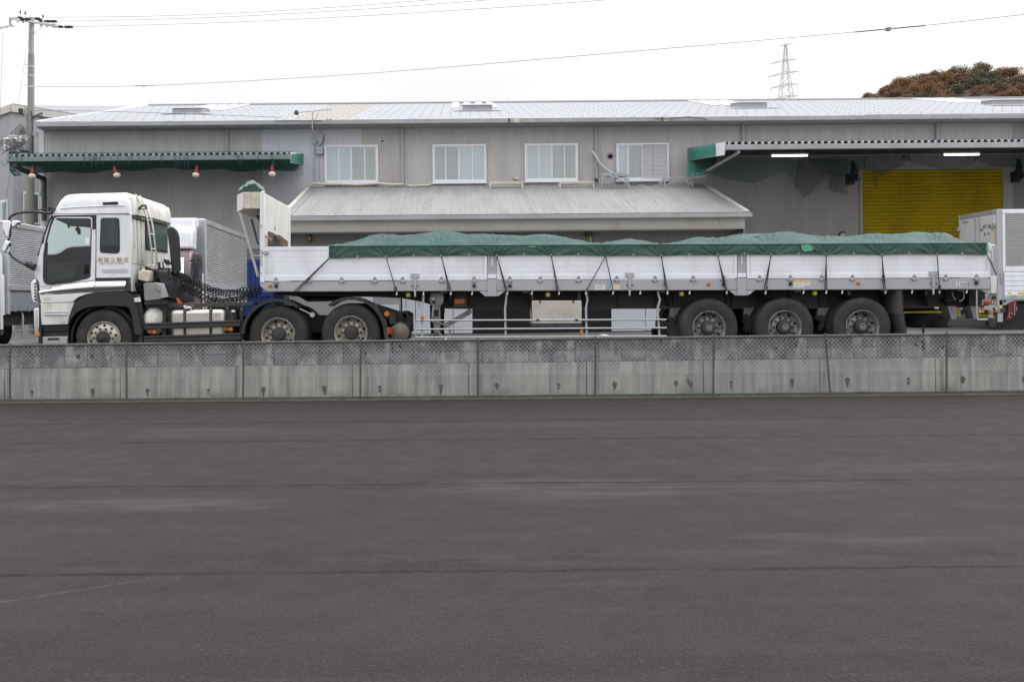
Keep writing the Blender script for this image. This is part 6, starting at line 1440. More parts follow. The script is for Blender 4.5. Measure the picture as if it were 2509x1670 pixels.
# tail: legs, bumper bar, lamps, corner post
for x in (940, 1175):
    m_ = MB(); m_.slab([Z6(x+a,b_,TD+.3) for a,b_ in ((0,1145),(100,1145),(92,1290),(48,1290),(40,1280))], .3); m_.build('bumper_leg', M['chassis_lt'], tl_, bev=.006)
m_ = MB(); m_.slab([Z6(x,y,TD+.12) for x,y in ((965,1283),(1360,1270),(1360,1352),(940,1356),(945,1320))], 2.2); m_.build('rear_bumper', M['chassis'], tl_, bev=.01)
m_ = MB(); m_.slab([Z6(x,y,TD+.06) for x,y in ((1362,1265),(1434,1260),(1436,1350),(1366,1354))], 2.35); m_.build('bumper_pad', M['black'], tl_, bev=.012)
m_ = MB(); m_.slab([Z6(x,y,TD+.04) for x,y in ((1372,1180),(1410,1180),(1410,1262),(1372,1264))], .03); bp_ = m_.build('marker_plate', M['rail'], tl_)
m_ = MB(); m_.lathe([(.036,0),(.033,-.03)], Z6(1390,1205,TD+.04), (0,1,0), 14); m_.build('side_marker', M['amber'], bp_)
m_ = MB(); m_.tube([Z6(x,y,TD+.03) for x,y in ((1241,970),(1241,1230),(1243,1270),(1252,1282),(1275,1284),(1355,1282))], .014, 7); m_.build('guard_loop', M['silver'], tl_)
m_ = MB(); m_.slab([Z6(x,y,TD+.02) for x,y in ((1270,962),(1388,956),(1388,1016),(1360,1018),(1330,1000))], .06); m_.build('tail_gusset', M['rail'], tl_, bev=.004)
m_ = MB(); m_.slab([Z6(x,y,TD-.004) for x,y in ((1388,835),(1452,832),(1452,1012),(1390,1016))], .1); cp = m_.build('corner_post', M['white_dirty'], tl_, bev=.01)
m_ = MB(); m_.slab([Z6(x,y,TD+.05) for x,y in ((1392,520),(1440,500),(1452,520),(1452,830),(1392,835))], TWD-.1); m_.build('tail_gate', M['rail'], tl_, bev=.006)
m_ = MB(); m_.slab([Z6(x,y,TD+.0) for x,y in ((1384,495),(1390,488),(1392,835),(1384,838))], .04); m_.build('gate_edge', M['white'], tl_)
m_ = MB(); m_.slab([Z6(x,y,TD-.02) for x,y in ((1352,535),(1400,530),(1402,570),(1352,572))], .02); m_.slab([Z6(x,y,TD-.02) for x,y in ((1396,560),(1412,555),(1414,690),(1400,690))], .02); m_.build('gate_lock', M['white_dirty'], tl_, bev=.004)
m_ = MB(); m_.slab([Z6(x,y,TD+.03) for x,y in ((1390,1016),(1452,1012),(1452,1130),(1300,1135),(1305,1080),(1350,1070))], .05); m_.build('lamp_bracket', M['chassis_lt'], tl_, bev=.004)
m_ = MB(); m_.lathe([(.056,0),(.05,-.04),(.03,-.055)], Z6(1345,1108,TD+.03), (0.25,1,0), 16); m_.build('tail_lamp', M['red'], tl_)
m_ = MB(); m_.slab([Z6(x,y,TD+.02) for x,y in ((1396,1086),(1420,1086),(1420,1120),(1396,1120))], .01); rf = m_.build('reflector', M['red'], tl_)
m_ = MB(); m_.slab([Z6(x,y,TD+.016) for x,y in ((1402,1094),(1414,1092),(1412,1110),(1402,1112))], .004); m_.build('reflector_core', M['paper'], rf)
m_ = MB(); m_.slab([Z6(x,y,TD+.0) for x,y in ((1404,1040),(1446,1038),(1448,1064),(1406,1068))], .04); m_.build('tail_socket', M['black_matt'], tl_, bev=.008)
m_ = MB(); m_.slab([Z6(x,y,TD+.4) for x,y in ((920,1075),(940,1060),(1050,1070),(1080,1090),(1000,1100),(915,1100))], .3); m_.slab([Z6(x,y,TD+.4) for x,y in ((1160,980),(1240,980),(1330,1010),(1330,1140),(1160,1140))], .3); m_.build('tail_shade_block', M['black_matt'], tl_)  # black blocks standing in for the shade under the tail
m_ = MB(); m_.tube([Z6(x,y,TD+.3) for x,y in ((1040,975),(1105,985),(1108,1060),(1085,1085),(1060,1090))], .014, 6); m_.tube([Z6(x,y,TD+.3) for x,y in ((985,990),(995,1040),(1020,1075))], .01, 6); m_.build('tail_pipes', M['rail'], tl_)
for u in (1086, 1290, 1620, 1956, 2170, 2357): m_ = MB(); v = railv(u)+3; m_.slab([P(u-8,v-1,.12),P(u+8,v-1,.12),P(u+8,v+3,.12),P(u-8,v+3,.12)], .04); m_.build('cross_end', M['chassis_lt'], tl_)
ch = MB()
for i in range(9):
    q = Z6(686, 1352+9*i, TD+.2); a = (1,0,0) if i%2 else (0,1,0); b_ = Vector(a)
    ch.tube([q+b_*(.017*math.cos(t))+Vector((0,0,.024*math.sin(t))) for t in [2*math.pi*k/8 for k in range(8)]], .006, 5, closed=True)
ch.build('chain', M['black_matt'], tl_, fix=False)

# ------------------------------------------------------------------ tarpaulin over the load
tp = thing('tarpaulin', 'green tarpaulin roped over the load of the flatbed trailer', 'tarpaulin', P(1600,600))
ridge = [(806,603.6),(821,603),(870,591),(927,574.5),(985,577),(1040,572),(1100,567.6),(1141,573.6),(1190,575),(1240,577),(1288,578.5),(1333,574.1),(1380,581),(1435,594),(1467,596.7),(1500,592),(1536,586.6),(1580,592),(1606,598),(1625,599.8),(1650,597),(1702,582.3),(1735,583.5),(1767,583),(1795,577),(1819,573.6),(1852,573),(1890,572),(1930,568.1),(1965,573),(2004,579),(2070,579.6),(2100,577),(2140,573.6),(2194,574),(2225,571),(2251,569),(2285,572),(2319,573),(2355,590),(2395,595.8),(2419,597.2)]
ties = [(806,633.4),(946,629.2),(1080.7,626.8),(1217,626.2),(1350,625),(1484,627.2),(1620,627),(1758,624.8),(1889,623.8),(2024,624.2),(2160,623.8),(2296,622.6),(2418.6,624.5)]
def interp(ps, u):
    for i, (a, c) in enumerate(zip(ps, ps[1:])):
        if u <= c[0]+1e-6:
            t = (u-a[0])/(c[0]-a[0])
            p0 = ps[max(0,i-1)]; p3 = ps[min(len(ps)-1,i+2)]
            m0 = (c[1]-p0[1])/(c[0]-p0[0]); m1 = (p3[1]-a[1])/(p3[0]-a[0]); L = c[0]-a[0]
            return (2*t**3-3*t*t+1)*a[1]+(t**3-2*t*t+t)*m0*L+(-2*t**3+3*t*t)*c[1]+(t**3-t*t)*m1*L
    return ps[-1][1]
def band_bottom(u):
    for a, c in zip(ties, ties[1:]):
        if u <= c[0]+1e-6:
            t = (u-a[0])/(c[0]-a[0]); return a[1]+(c[1]-a[1])*t - 2.2*math.sin(math.pi*t)**.8
    return ties[-1][1]
def fold_at(u):                               # pull of the ropes: 1 at a tie, fading away
    d = min(abs(u-t[0]) for t in ties); return math.exp(-d/16.0)
U0, U1 = 806, 2419
def nearest_tie(u): return min(ties, key=lambda t: abs(t[0]-u))[0]
def tarp_band(u, v):
    uu = U0+(U1-U0)*u; vt, vb = topv(uu)-.6, band_bottom(uu)
    nt_ = nearest_tie(uu); d = uu-nt_
    # radial pleats running up from each tie
    ang = math.atan2(d, (1.12-v)*26+3); pl = math.sin(ang*15+nt_)*.010*math.exp(-abs(d)/34)*(1-.3*v)
    w_ = .009*noise.noise(Vector((uu*.035, v*1.3, nt_)))+.004*noise.noise(Vector((uu*.12, v*3, 2)))
    return P(uu, vt+(vb-vt)*v, -.022-.018*v*(1-fold_at(uu))+pl+w_*(.3+v))
def tarp_top(u, v):
    uu = U0+(U1-U0)*u; rg_ = interp(ridge, uu); e = P(uu, topv(uu)-.6, -.022)
    D = TD+1.22; r = px(uu, rg_, D); r.x = e.x+(r.x-e.x)*v
    zr = r.z
    if v <= .5: s_ = v*2; y = e.y+(D-e.y)*s_
    else: s_ = (1-v)*2; y = D+(TD+TWD+.022-D)*(v-.5)*2
    k = math.sin(s_*math.pi/2)**(1.0+.15*noise.noise(Vector((uu*.02,1,2)))) 
    nt_ = nearest_tie(uu); d = uu-nt_
    pl = .022*math.sin(math.atan2(d, s_*46+10)*13+nt_)*math.exp(-abs(d)/38)*math.sin(math.pi*min(1,s_*1.1))*(1 if s_<.93 else 0)
    cr = (1-abs(noise.noise(Vector((uu*.022+s_*.6, s_*2.0-uu*.006, 11)))))**9*.014 + (1-abs(noise.noise(Vector((uu*.03-s_*1.1, s_*1.2+uu*.01, 23)))))**12*.012
    w_ = (  .014*noise.noise(Vector((uu*.018, s_*1.6, 7)))+  .004*noise.noise(Vector((uu*.06, s_*5, 3)))+cr-.005)*math.sin(math.pi*s_)**.8
    z = e.z+(zr-e.z)*k+pl+w_
    xr = px(uu, rg_, D).x
    return Vector((e.x+(xr-e.x)*min(1,s_)*1.0, y, z))
m_ = MB(); m_.grid(tarp_top, 420, 36); m_.build('tarp_sheet', M['tarp'], tp, ang=60)
TB = pbr('green_tarpaulin_skirt', (.014,.060,.046), .42, var=.16, vscale=1.6, stretch=(1,2.5,2.5), fine=.05, dirt=(.04,.10,.085), dirt_amt=.35, dscale=2.4, bump=.1, bscale=10, spec=.5)
m_ = MB(); m_.grid(tarp_band, 520, 12); m_.build('tarp_skirt', TB, tp, ang=60)
m_ = MB(); m_.grid(lambda u,v: P(U0+(U1-U0)*u, topv(U0+(U1-U0)*u)-.6+28*v, TWD+.03), 60, 2); m_.build('tarp_skirt', TB, tp)
m_ = MB(); e = P(806,604,-.02); m_.slab([P(2417,598,-.035),P(2422,598,-.035),P(2422,612,-.035),P(2417,620,-.035)],.05); m_.build('tarp_end', M['tape'], tp)
m_ = MB(); m_.tube([P(U0+(U1-U0)*i/160, topv(U0+(U1-U0)*i/160)-.2, -.026) for i in range(161)], .006, 5); m_.build('tarp_hem', M['tarp'], tp)
for pts, nm in (([(1963,600),(1980,599),(1990,603),(1993,612),(1985,615),(1972,617),(1965,612)],'patch'),([(1296,602.6),(1312,602.4),(1312,606),(1296,606)],'patch')):
    m_ = MB(); m_.slab([P(u,v,-.062) for u, v in pts], .004); m_.build(nm, M['tape'], tp)
q = [(1834,591.5),(1846,590),(1852,588.8),(1862,590.5),(1852,592.5),(1840,593)]
m_ = MB()
for k in range(2):
    m_.push([tarp_top((u-U0)/(U1-U0), .25-.004*(v-591))+Vector((0,-.01,.014)) for u, v in q], (0,0,.004)) if k == 0 else None
m_.build('patch', M['tape'], tp)
for i in range(len(ties)-1):
    for k in (0,.5):
        u = ties[i][0]+(ties[i+1][0]-ties[i][0])*k; v = band_bottom(u)
        m_ = MB(); m_.lathe([(.007,0),(.016,-.003),(.016,.004)], tarp_band((u-U0)/(U1-U0),.95)+Vector((0,-.006,0)), (0,1,0), 8); m_.build('eyelet', M['silver'], tp)
def rope(pts, name='tie_rope'):
    m_ = MB(); m_.tube([P(u,v,d) for u, v, d in pts], .0085, 6)
    return m_.build(name, M['rope'], tp)
rp = lambda u0, v0, u1, v1: rope([(u0,v0,-.055),((u0+u1)/2,(v0+v1)/2,-.05),(u1,v1,-.04)])
rp(806,633,721,713.5); rp(807,633,727,713.5)
for (t, x) in zip(ties[1:12], (971,1104.6,1243,1369,1502,1635.8,1781,1876.5,2025.6,2169.5,2302)):
    rp(t[0], t[1], x, railv(x)+1)
    if int(t[0]) not in (946, 1484, 2296): rp(t[0]+.8, t[1], x-4.5, railv(x)-1)
rp(1484,627,1436,713); rp(2418.6,624.5,2442,674); rp(2419,626,2441,672)
for u, v in ((969,708),(2302,704)):
    m_ = MB(); m_.tube([P(u+3.2*math.cos(t),v+5.5*math.sin(t),-.05) for t in [2*math.pi*k/12 for k in range(12)]], .008, 5, closed=True); m_.build('rope_loop', M['rope'], tp)
for u, v in ((1098,705),(1238,701),(1366,706),(1630,695),(1776,693),(1882,704)):
    m_ = MB(); m_.tube([P(u,v,-.05),P(u-2,v-2,-.06),P(u-4,v+2,-.05),P(u-1,v+3,-.05)], .008, 5); m_.build('rope_knot', M['rope'], tp)
# ------------------------------------------------------------------ trucks behind
def ribbed_side(mb, x, y0, y1, z0, z1, n, amp=.012, axis='y', sgn=1):
    """horizontal corrugation on a plane of constant x (axis y) or constant y (axis x)"""
    pr = None
    for i in range(n*4+1):
        z = z0+(z1-z0)*i/(n*4); d = amp*(0,1,1,0)[i%4]*sgn
        if axis == 'y': a, c = mb.bm.verts.new((x+d,y0,z)), mb.bm.verts.new((x+d,y1,z))
        else: a, c = mb.bm.verts.new((y0,x-d,z)), mb.bm.verts.new((y1,x-d,z))
        if pr: mb.bm.faces.new((pr[0],pr[1],c,a))
        pr = (a,c)
def box_truck(label, X, Yb, L, zt, zs, zb, cabmat, rot, deflector, yc, capz):
    """truck standing with its nose to the camera; X = side facing +X, Yb = front of the box"""
    g = yard_z(X, Yb); Wd = 2.2
    t = thing('box_truck', label, 'truck', (X-Wd/2, Yb, g))
    m_ = MB(); m_.box(X-Wd,X,Yb,Yb+L,zs-.02,zt); bx = m_.build('cargo_box', M['silver'], t, bev=.04)
    m_ = MB(); ribbed_side(m_, X+.004, Yb+.12, Yb+L-.1, zs+.14, zt-.16, 26, .013); m_.build('ribbed_panel', M['silver'], bx, fix=False, ang=20)
    m_ = MB(); m_.box(X+.003,X+.03,Yb+.02,Yb+L-.02,zt-.14,zt-.02); m_.build('top_edge', M['silver'], bx, bev=.01)
    m_ = MB(); m_.box(X+.003,X+.035,Yb+.02,Yb+L-.02,zs,zs+.13); m_.build('bottom_edge', M['galv'], bx, bev=.01)
    m_ = MB(); m_.box(X-.05,X+.025,Yb-.02,Yb+.11,zs-.55,zt-.03); m_.build('corner_post', M['rail'], bx, bev=.01)
    m_ = MB(); m_.box(X-Wd+.05,X-.06,Yb-.012,Yb-.002,zs+.1,zt-.45); m_.build('front_sheet', pbr('pale_blue_grey_panel', (.33,.36,.40), .5, var=.05), bx)
    m_ = MB(); m_.loft([(X-.35,Yb-.014,zt-.08),(X-.22,Yb-.014,zt-.02),(X-.12,Yb-.014,zt-.02),(X-.22,Yb-.014,zt-.08)],[(X-.35,Yb-.05,zt-.08),(X-.22,Yb-.05,zt-.03),(X-.12,Yb-.05,zt-.03),(X-.22,Yb-.05,zt-.08)]); m_.build('clearance_lamp', M['amber'], bx)
    m_ = MB(); m_.box(X-.03,X-.0,Yb+.12,Yb+L-.05,zb,zs-.025); dg = m_.build('drop_side', pbr('grey_drop_side', (.25,.265,.29), .45, var=.06), t, bev=.006)
    for k in range(7): m_ = MB(); m_.box(X+.0,X+.02,Yb+.3+.75*k,Yb+.42+.75*k,zb-.02,zb+.12); m_.build('hinge', M['silver'], dg)
    m_ = MB(); m_.box(X-.1,X-.02,Yb-.15,Yb-.07,zb-.1,zs+.35); m_.build('pillar_tube', M['white'], t, bev=.01)
    m_ = MB(); m_.box(X-Wd+.1,X-.12,Yb-.9,Yb+L-.1,zb-.34,zb-.03); m_.build('chassis', M['black_matt'], t)
    for yy in (.9, 2.9, 4.9):
        m_ = MB(); m_.tube([(X-.08,Yb+yy,zb-.03),(X-.05,Yb+yy,zb-.12),(X-.03,Yb+yy-.05,zb-.3),(X-.03,Yb+yy-.05,g+.32)],.025,6); m_.build('guard_post', M['rail'], t)
    for z in (.32,.5): m_ = MB(); m_.tube([(X-.03,Yb+.3,g+z),(X-.03,Yb+L-.6,g+z)],.016,6); m_.build('guard_rail', M['silver'], t)
    for yy in (-.85, L-1.6):
        for xx, sg in ((X-.02,-1),(X-Wd+.02,1)):
            m_ = MB(); m_.lathe([(.2,.04),(.26,.0),(.42,0),(.46,.05),(.46,.22),(.42,.26),(.2,.26)], (xx,Yb+yy,g+.46), (sg,0,0), 30); w_ = m_.build('wheel', M['rubber'], t)
            m_ = MB(); m_.lathe([(.24,-.002),(.22,.06),(.1,.05),(.08,-.02),(.01,-.02)], (xx,Yb+yy,g+.46), (sg,0,0), 24); m_.build('rim', M['rim'], w_)
    # cab
    z0 = g+.45; m_ = MB()
    pr = [(yc,z0),(yc-.03,z0+.6),(yc+.02,z0+1.05),(yc+.30,capz-.12),(yc+.48,capz),(Yb-.25,capz),(Yb-.12,capz-.14),(Yb-.10,z0+.9),(Yb-.10,z0)]
    m_.loft([(X-.02,y,z) for y,z in pr],[(X-Wd+.06,y,z) for y,z in pr]); cb = m_.build('cab', cabmat, t, bev=.07, seg=3)
    m_ = MB(); q = [(yc+.16,z0+1.02),(yc+.42,capz-.16),(Yb-.36,capz-.16),(Yb-.32,z0+1.0)]; m_.push([(X-.021,y,z) for y,z in q],(.012,0,0)); m_.build('side_window', M['glass_dark'], cb)
    m_ = MB(); m_.loft([(X-.12,yc-.0,z0+1.08),(X-Wd+.16,yc-.0,z0+1.08),(X-Wd+.2,yc+.24,capz-.16),(X-.16,yc+.24,capz-.16)],[(X-.12,yc+.02,z0+1.1),(X-Wd+.16,yc+.02,z0+1.1),(X-Wd+.2,yc+.27,capz-.15),(X-.16,yc+.27,capz-.15)]); m_.build('windscreen', M['glass'], cb)
    m_ = MB(); m_.box(X-Wd+.35,X-.3,yc-.045,yc+.01,z0+.42,z0+.62); m_.build('grille', M['black'], cb, bev=.01)
    for xx in (X-.32, X-Wd+.12): m_ = MB(); m_.box(xx,xx+.22,yc-.05,yc+.02,z0+.12,z0+.32); m_.build('headlight', M['chrome'], cb, bev=.02)
    m_ = MB(); m_.box(X-.025,X-.01,Yb-.34,Yb-.32,z0+.1,capz-.2); m_.box(X-.02,X-.004,Yb-.62,Yb-.45,z0+.82,z0+.86); m_.build('door_seam', M['black_matt'], cb)
    m_ = MB(); m_.box(X-Wd+.02,X-.0,yc-.1,yc+.15,g+.3,z0+.05); m_.build('bumper', M['white_dirty'], t, bev=.03)
    m_ = MB(); m_.tube([(X-.02,yc+.1,capz-.25),(X+.14,yc-.05,capz-.2),(X+.16,yc-.06,capz-.3)],.016,6); m_.box(X+.10,X+.22,yc-.12,yc-.06,capz-.62,capz-.28); m_.build('mirror', M['black'], t, bev=.01)
    m_ = MB(); m_.box(X-Wd+.04,X-.02,yc+.4,Yb-.12,g+.42,z0+.12); m_.build('cab_skirt', M['chassis'], t, bev=.02)
    if deflector:
        m_ = MB(); P_ = []
        for k, (ins_, top) in enumerate(((.0,0),(.02,1),(.02,1),(.0,0))): pass
        f = lambda x, s_: [(x,yc+.55,capz+.05),(x,yc+.60,capz+.35*s_+.1),(x,yc+.78,zt-.30*s_-.12*(1-s_)),(x,Yb-.75,zt-.06),(x,Yb-.32,zt-.02),(x,Yb-.24,zt-.06),(x,Yb-.26,zt-.25),(x,Yb-.44,capz+.55),(x,Yb-.5,capz+.38),(x,Yb-.55,capz+.02)]
        m_.rings([f(X-.06,.95), f(X-.12,1), f(X-Wd+.2,1), f(X-Wd+.12,.95)]); m_.build('wind_deflector', M['white'], t, bev=.05, seg=3)
    return t
t = box_truck('silver box truck with a maroon cab and white wind deflector behind the tractor', -5.93, 22.5, 5.6, 3.64, 2.02, 1.62, M['maroon'], 0, True, 20.95, 2.84)
t.rotation_euler.z = R(2.6)
t = box_truck('silver box truck with a white cab at the left edge of the yard', -10.42, 22.4, 5.6, 3.62, 2.02, 1.55, M['white'], 0, False, 20.75, 2.92)
# white truck at the right, its tail towards us
RX, RY = 14.75, 27.0; rW = 2.1; g = yard_z(RX, RY)
def rp_(x, y): return Z6(x, y, RY)
rt = thing('box_truck', 'white box truck with closed rear doors and ribbed sides at the right edge', 'truck', (RX+2, RY, g))
zt = rp_(1463,136).z; zs = rp_(1475,785).z; zg = rp_(1520,1036).z; zr = rp_(1475,1075).z
m_ = MB(); m_.box(RX+.03,RX+6,RY+.03,RY+rW,zg+.05,zt-.02); rb = m_.build('cargo_box', M['white'], rt, bev=.015)
m_ = MB(); m_.box(RX,RX+.14,RY,RY+.06,zr-.62,zt); m_.build('corner_post', M['rail'], rt, bev=.01)
m_ = MB(); m_.box(RX,RX+.1,RY+rW-.06,RY+rW,zr-.62,zt); m_.build('corner_post', M['rail'], rt, bev=.01)
m_ = MB(); m_.box(RX-.005,RX+.1,RY+.06,RY+rW-.06,zt-.13,zt-.004); m_.build('rear_header', M['chassis_lt'], rt, bev=.01)
m_ = MB(); m_.box(RX+.14,RX+6,RY-.012,RY+.028,zt-.13,zt-.01); m_.build('top_edge', M['white'], rb, bev=.012)
x0 = rp_(1535,0).x
m_ = MB(); m_.box(RX+.143,x0-.003,RY-.008,RY+.03,zs,zt-.133); m_.build('side_frame', M['white'], rb, bev=.004)
m_ = MB(); ribbed_side(m_, RY+.026, x0, RX+6, rp_(0,742).z, zt-.14, 27, .024, 'x', 1); m_.build('ribbed_panel', M['silver'], rb, fix=False, ang=20)
m_ = MB(); m_.box(x0,RX+6,RY-.014,RY+.03,zs,rp_(0,742).z-.004); m_.build('side_sill', M['white'], rb, bev=.008)
x1 = rp_(1520,0).x
m_ = MB(); m_.box(x1,RX+6,RY-.02,RY+.025,zg,zs-.02); ls = m_.build('drop_side', M['gate'], rt, bev=.008)
for k in range(4): z = zg+(zs-zg)*(.2+.2*k); m_ = MB(); m_.box(x1+.02,RX+6,RY-.0235,RY-.0205,z,z+.012); m_.build('side_groove', M['rail'], ls)
for a, c in ((1553,1588),(1655,1760)): m_ = MB(); m_.box(rp_(a,0).x,rp_(c,0).x,RY-.0245,RY-.0205,rp_(0,1034).z,rp_(0,1013).z); m_.build('yellow_strip', M['ystick'], ls)
m_ = MB(); m_.box(RX+.14,x1-.01,RY+.01,RY+.05,zg,zs-.03); m_.build('lock_panel', M['rail'], rt)
for a in (1488,1502): m_ = MB(); m_.tube([rp_(a,800)+Vector((0,-.01,0)),rp_(a+5,850)+Vector((0,-.02,0)),rp_(a+2,905)+Vector((0,-.01,0))],.018,6); m_.build('lock_lever', M['silver'], rt)
m_ = MB(); m_.box(RX+.142,RX+6,RY-.018,RY+.06,zr,zg-.004); m_.build('side_rail', M['rail'], rt, bev=.006)
m_ = MB(); m_.slab([p for p in (rp_(1476,1078),rp_(1665,1074),rp_(1540,1132),rp_(1476,1132))], .04); tg = m_.build('tail_bracket', M['rail'], rt, bev=.004)
for a, b_, r in ((1497,1100,.03),(1530,1090,.03)): m_ = MB(); m_.lathe([(r,0),(r,-.03),(r*.5,-.04)], rp_(a,b_), (0,1,0), 10); m_.build('socket', M['black_matt'], tg)
for a in (1605,1638): m_ = MB(); m_.slab([rp_(a-14,1032)+Vector((0,-.03,0)),rp_(a-6,1022)+Vector((0,-.03,0)),rp_(a+6,1022)+Vector((0,-.03,0)),rp_(a+14,1032)+Vector((0,-.03,0)),rp_(a+14,1050)+Vector((0,-.03,0)),rp_(a-14,1050)+Vector((0,-.03,0))], .012); m_.build('hinge', M['silver'], ls)
# rear doors
zd0, zd1 = zr-.35, zt-.14
for y0, y1 in ((.08,rW/2-.16),(rW/2-.16+.01,rW/2+.02),(rW/2+.03,rW-.08)):
    m_ = MB(); m_.box(RX-.012,RX+.028,RY+y0,RY+y1,zd0,zd1); d_ = m_.build('rear_door', pbr('door_cream_white', (.52,.53,.52), .4, var=.04), rt, bev=.006)
for y in (rW/2-.16, rW/2+.06):
    m_ = MB(); m_.box(RX-.04,RX-.012,RY+y-.03,RY+y+.03,zd1-.35,zd1-.02); m_.tube([(RX-.03,RY+y,zd1-.1),(RX-.03,RY+y,zd0+.1)],.016,6); m_.build('lock_rod', M['silver'], rt)
for y in (.075, rW-.11):
    m_ = MB(); m_.box(RX-.02,RX-.008,RY+y,RY+y+.05,zd0+.2,zd1-.35); m_.build('door_seal', pbr('yellowed_seal', (.5,.36,.16), .6), rt)
    m_ = MB(); m_.box(RX-.06,RX-.0125,RY+y-.02,RY+y+.12,zd1-.33,zd1-.22); m_.build('door_hinge', M['silver'], rt, bev=.01)
def on_rear(u, v):
    Y = RY*(RX*F/RY)/(u-PU) if u != PU else RY
    Y = RX*F/(u-PU-RO*(v-PV)); s = F/Y
    return Vector((RX-.0145, Y, H+(-(v-PV)-RO*(u-PU))/s))
def rear_text(name, ch, x, y, h, mat, rotz=0, wide=1.0):
    c = on_rear(2340+x/19.6, 520+y/19.6)
    a = R(rotz); u = Vector((0,-math.cos(a),math.sin(a))); up = Vector((0,math.sin(a),math.cos(a)))
    text(name, ch, mat, rt, c-up*h*.36, h, u, up, 'CENTER', sx=wide, depth=.001)
for ch, x, y, a in zip('㈲御立輸送', (1300,1420,1550,1690,1812), (850,705,652,685,800), (58,26,0,-26,-56)): rear_text('company_name', ch, x, y, .125, M['navytext'], a*.75)
rear_text('place_name', '姫', 1450, 1050, .105, M['redtext']); rear_text('place_name', '路', 1642, 1025, .105, M['redtext'])
rear_text('maker_name', 'Altom', 495, 460, .12, M['redtext'], 0)
# below the truck
m_ = MB(); m_.box(RX+.3,RX+6,RY+.5,RY+1.6,g+.55,zr-.05); m_.build('chassis', M['black_matt'], rt)
m_ = MB(); m_.box(RX-.02,RX+.06,RY+.1,RY+rW-.1,g+.42,g+.56); m_.build('rear_bumper', M['black_matt'], rt)
m_ = MB(); m_.box(RX+.1,RX+6,RY+.25,RY+.3,g+.0,zr-.1); m_.build('underside_shade', M['black_matt'], rt)  # black sheet filling in the shade beneath the truck body
hz = [(835,960,775,895),(525,590,780,890)]
for a, c, y0, y1 in hz:
    q0, q1 = Z9(a,y0,RY-.06), Z9(c,y1,RY-.06); m_ = MB(); m_.box(q0.x,q1.x,RY-.06,RY-.04,q1.z,q0.z); hb_ = m_.build('hazard_board', M['ystick'], rt)
    w_ = q1.x-q0.x
    for k in (.15,.62):
        m_ = MB(); m_.slab([(max(q0.x,q0.x+w_*k-.02),RY-.063,q0.z),(q0.x+w_*(k+.26),RY-.063,q0.z),(min(q1.x,q0.x+w_*(k+.62)),RY-.063,q1.z),(min(q1.x,q0.x+w_*(k+.36)),RY-.063,q1.z)],.002); m_.build('hazard_stripe', M['red'], hb_)
q0, q1 = Z9(1180,765,RY-.03), Z9(1505,885,RY-.03); m_ = MB(); m_.box(q0.x,q1.x,RY-.03,RY+.0,q1.z,q0.z); pb = m_.build('rear_box', M['chassis'], rt, bev=.006)
q = Z9(1240,878,RY-.033); text('number_mark', '00', M['paper'], rt, q, .125, depth=.001)
for x, y in ((1270,760),(1360,745)): m_ = MB(); m_.lathe([(.03,0),(.035,-.05),(.015,-.06)], Z9(x,y,RY-.04), (0,0,1), 10); m_.build('brass_fitting', M['ystick'], rt)
m_ = MB(); m_.slab([Z9(x,y,RY-.05) for x,y in ((1600,640),(1700,600),(1790,590),(1800,860),(1740,870),(1690,1000),(1600,1085),(1520,1085),(1560,960),(1570,760))], .02); mf = m_.build('mud_flap', M['redpaint'], rt)
m_ = MB()
for a, c in (((1740,620),(1735,970)),((1600,900),(1590,960)),((1640,900),(1690,930)),((1570,990),(1640,1010)),((1780,740),(1800,840))): m_.bar(Z9(*a,RY-.054), Z9(*c,RY-.054), .012, .004, up=(0,1,0))
m_.build('flap_mark', M['greytext'], mf)
m_ = MB(); m_.lathe([(.2,.04),(.27,0),(.44,0),(.48,.05),(.48,.25),(.2,.27)], (RX+2.6,RY+.1,g+.48), (0,1,0), 30); w_ = m_.build('wheel', M['rubber'], rt); m_ = MB(); m_.lathe([(.26,.0),(.2,.08),(.1,.06),(.08,-.02),(.01,-.02)], (RX+2.6,RY+.1,g+.48), (0,1,0), 24); m_.build('rim', M['rim'], w_)
# blue container
bc = thing('storage_container', 'blue ribbed storage container beside the lean-to behind the silver truck', 'container', (-6.4, 31.5, yard_z(-6.4,31)))
x0, x1 = px(560,700,31).x, px(668,700,31).x; zt = px(640,637,31).z
m_ = MB(); corr(m_, x0, x1, .62, zt, 31.0, .17, .03); m_.build('front_panel', M['blue'], bc, fix=False, ang=20)
m_ = MB(); m_.box(x0,x1,31.01,33,.62,zt); m_.build('body', M['blue'], bc); m_ = MB(); m_.box(x0-.02,x1+.02,30.95,31.05,zt-.1,zt+.02); m_.box(x1-.06,x1+.02,30.95,31.05,.62,zt-.102); m_.build('frame', M['blue'], bc)
for z in (1.25,1.9): m_ = MB(); m_.box(x0,x1,30.94,30.97,z,z+.06); m_.build('rail', M['blue'], bc)

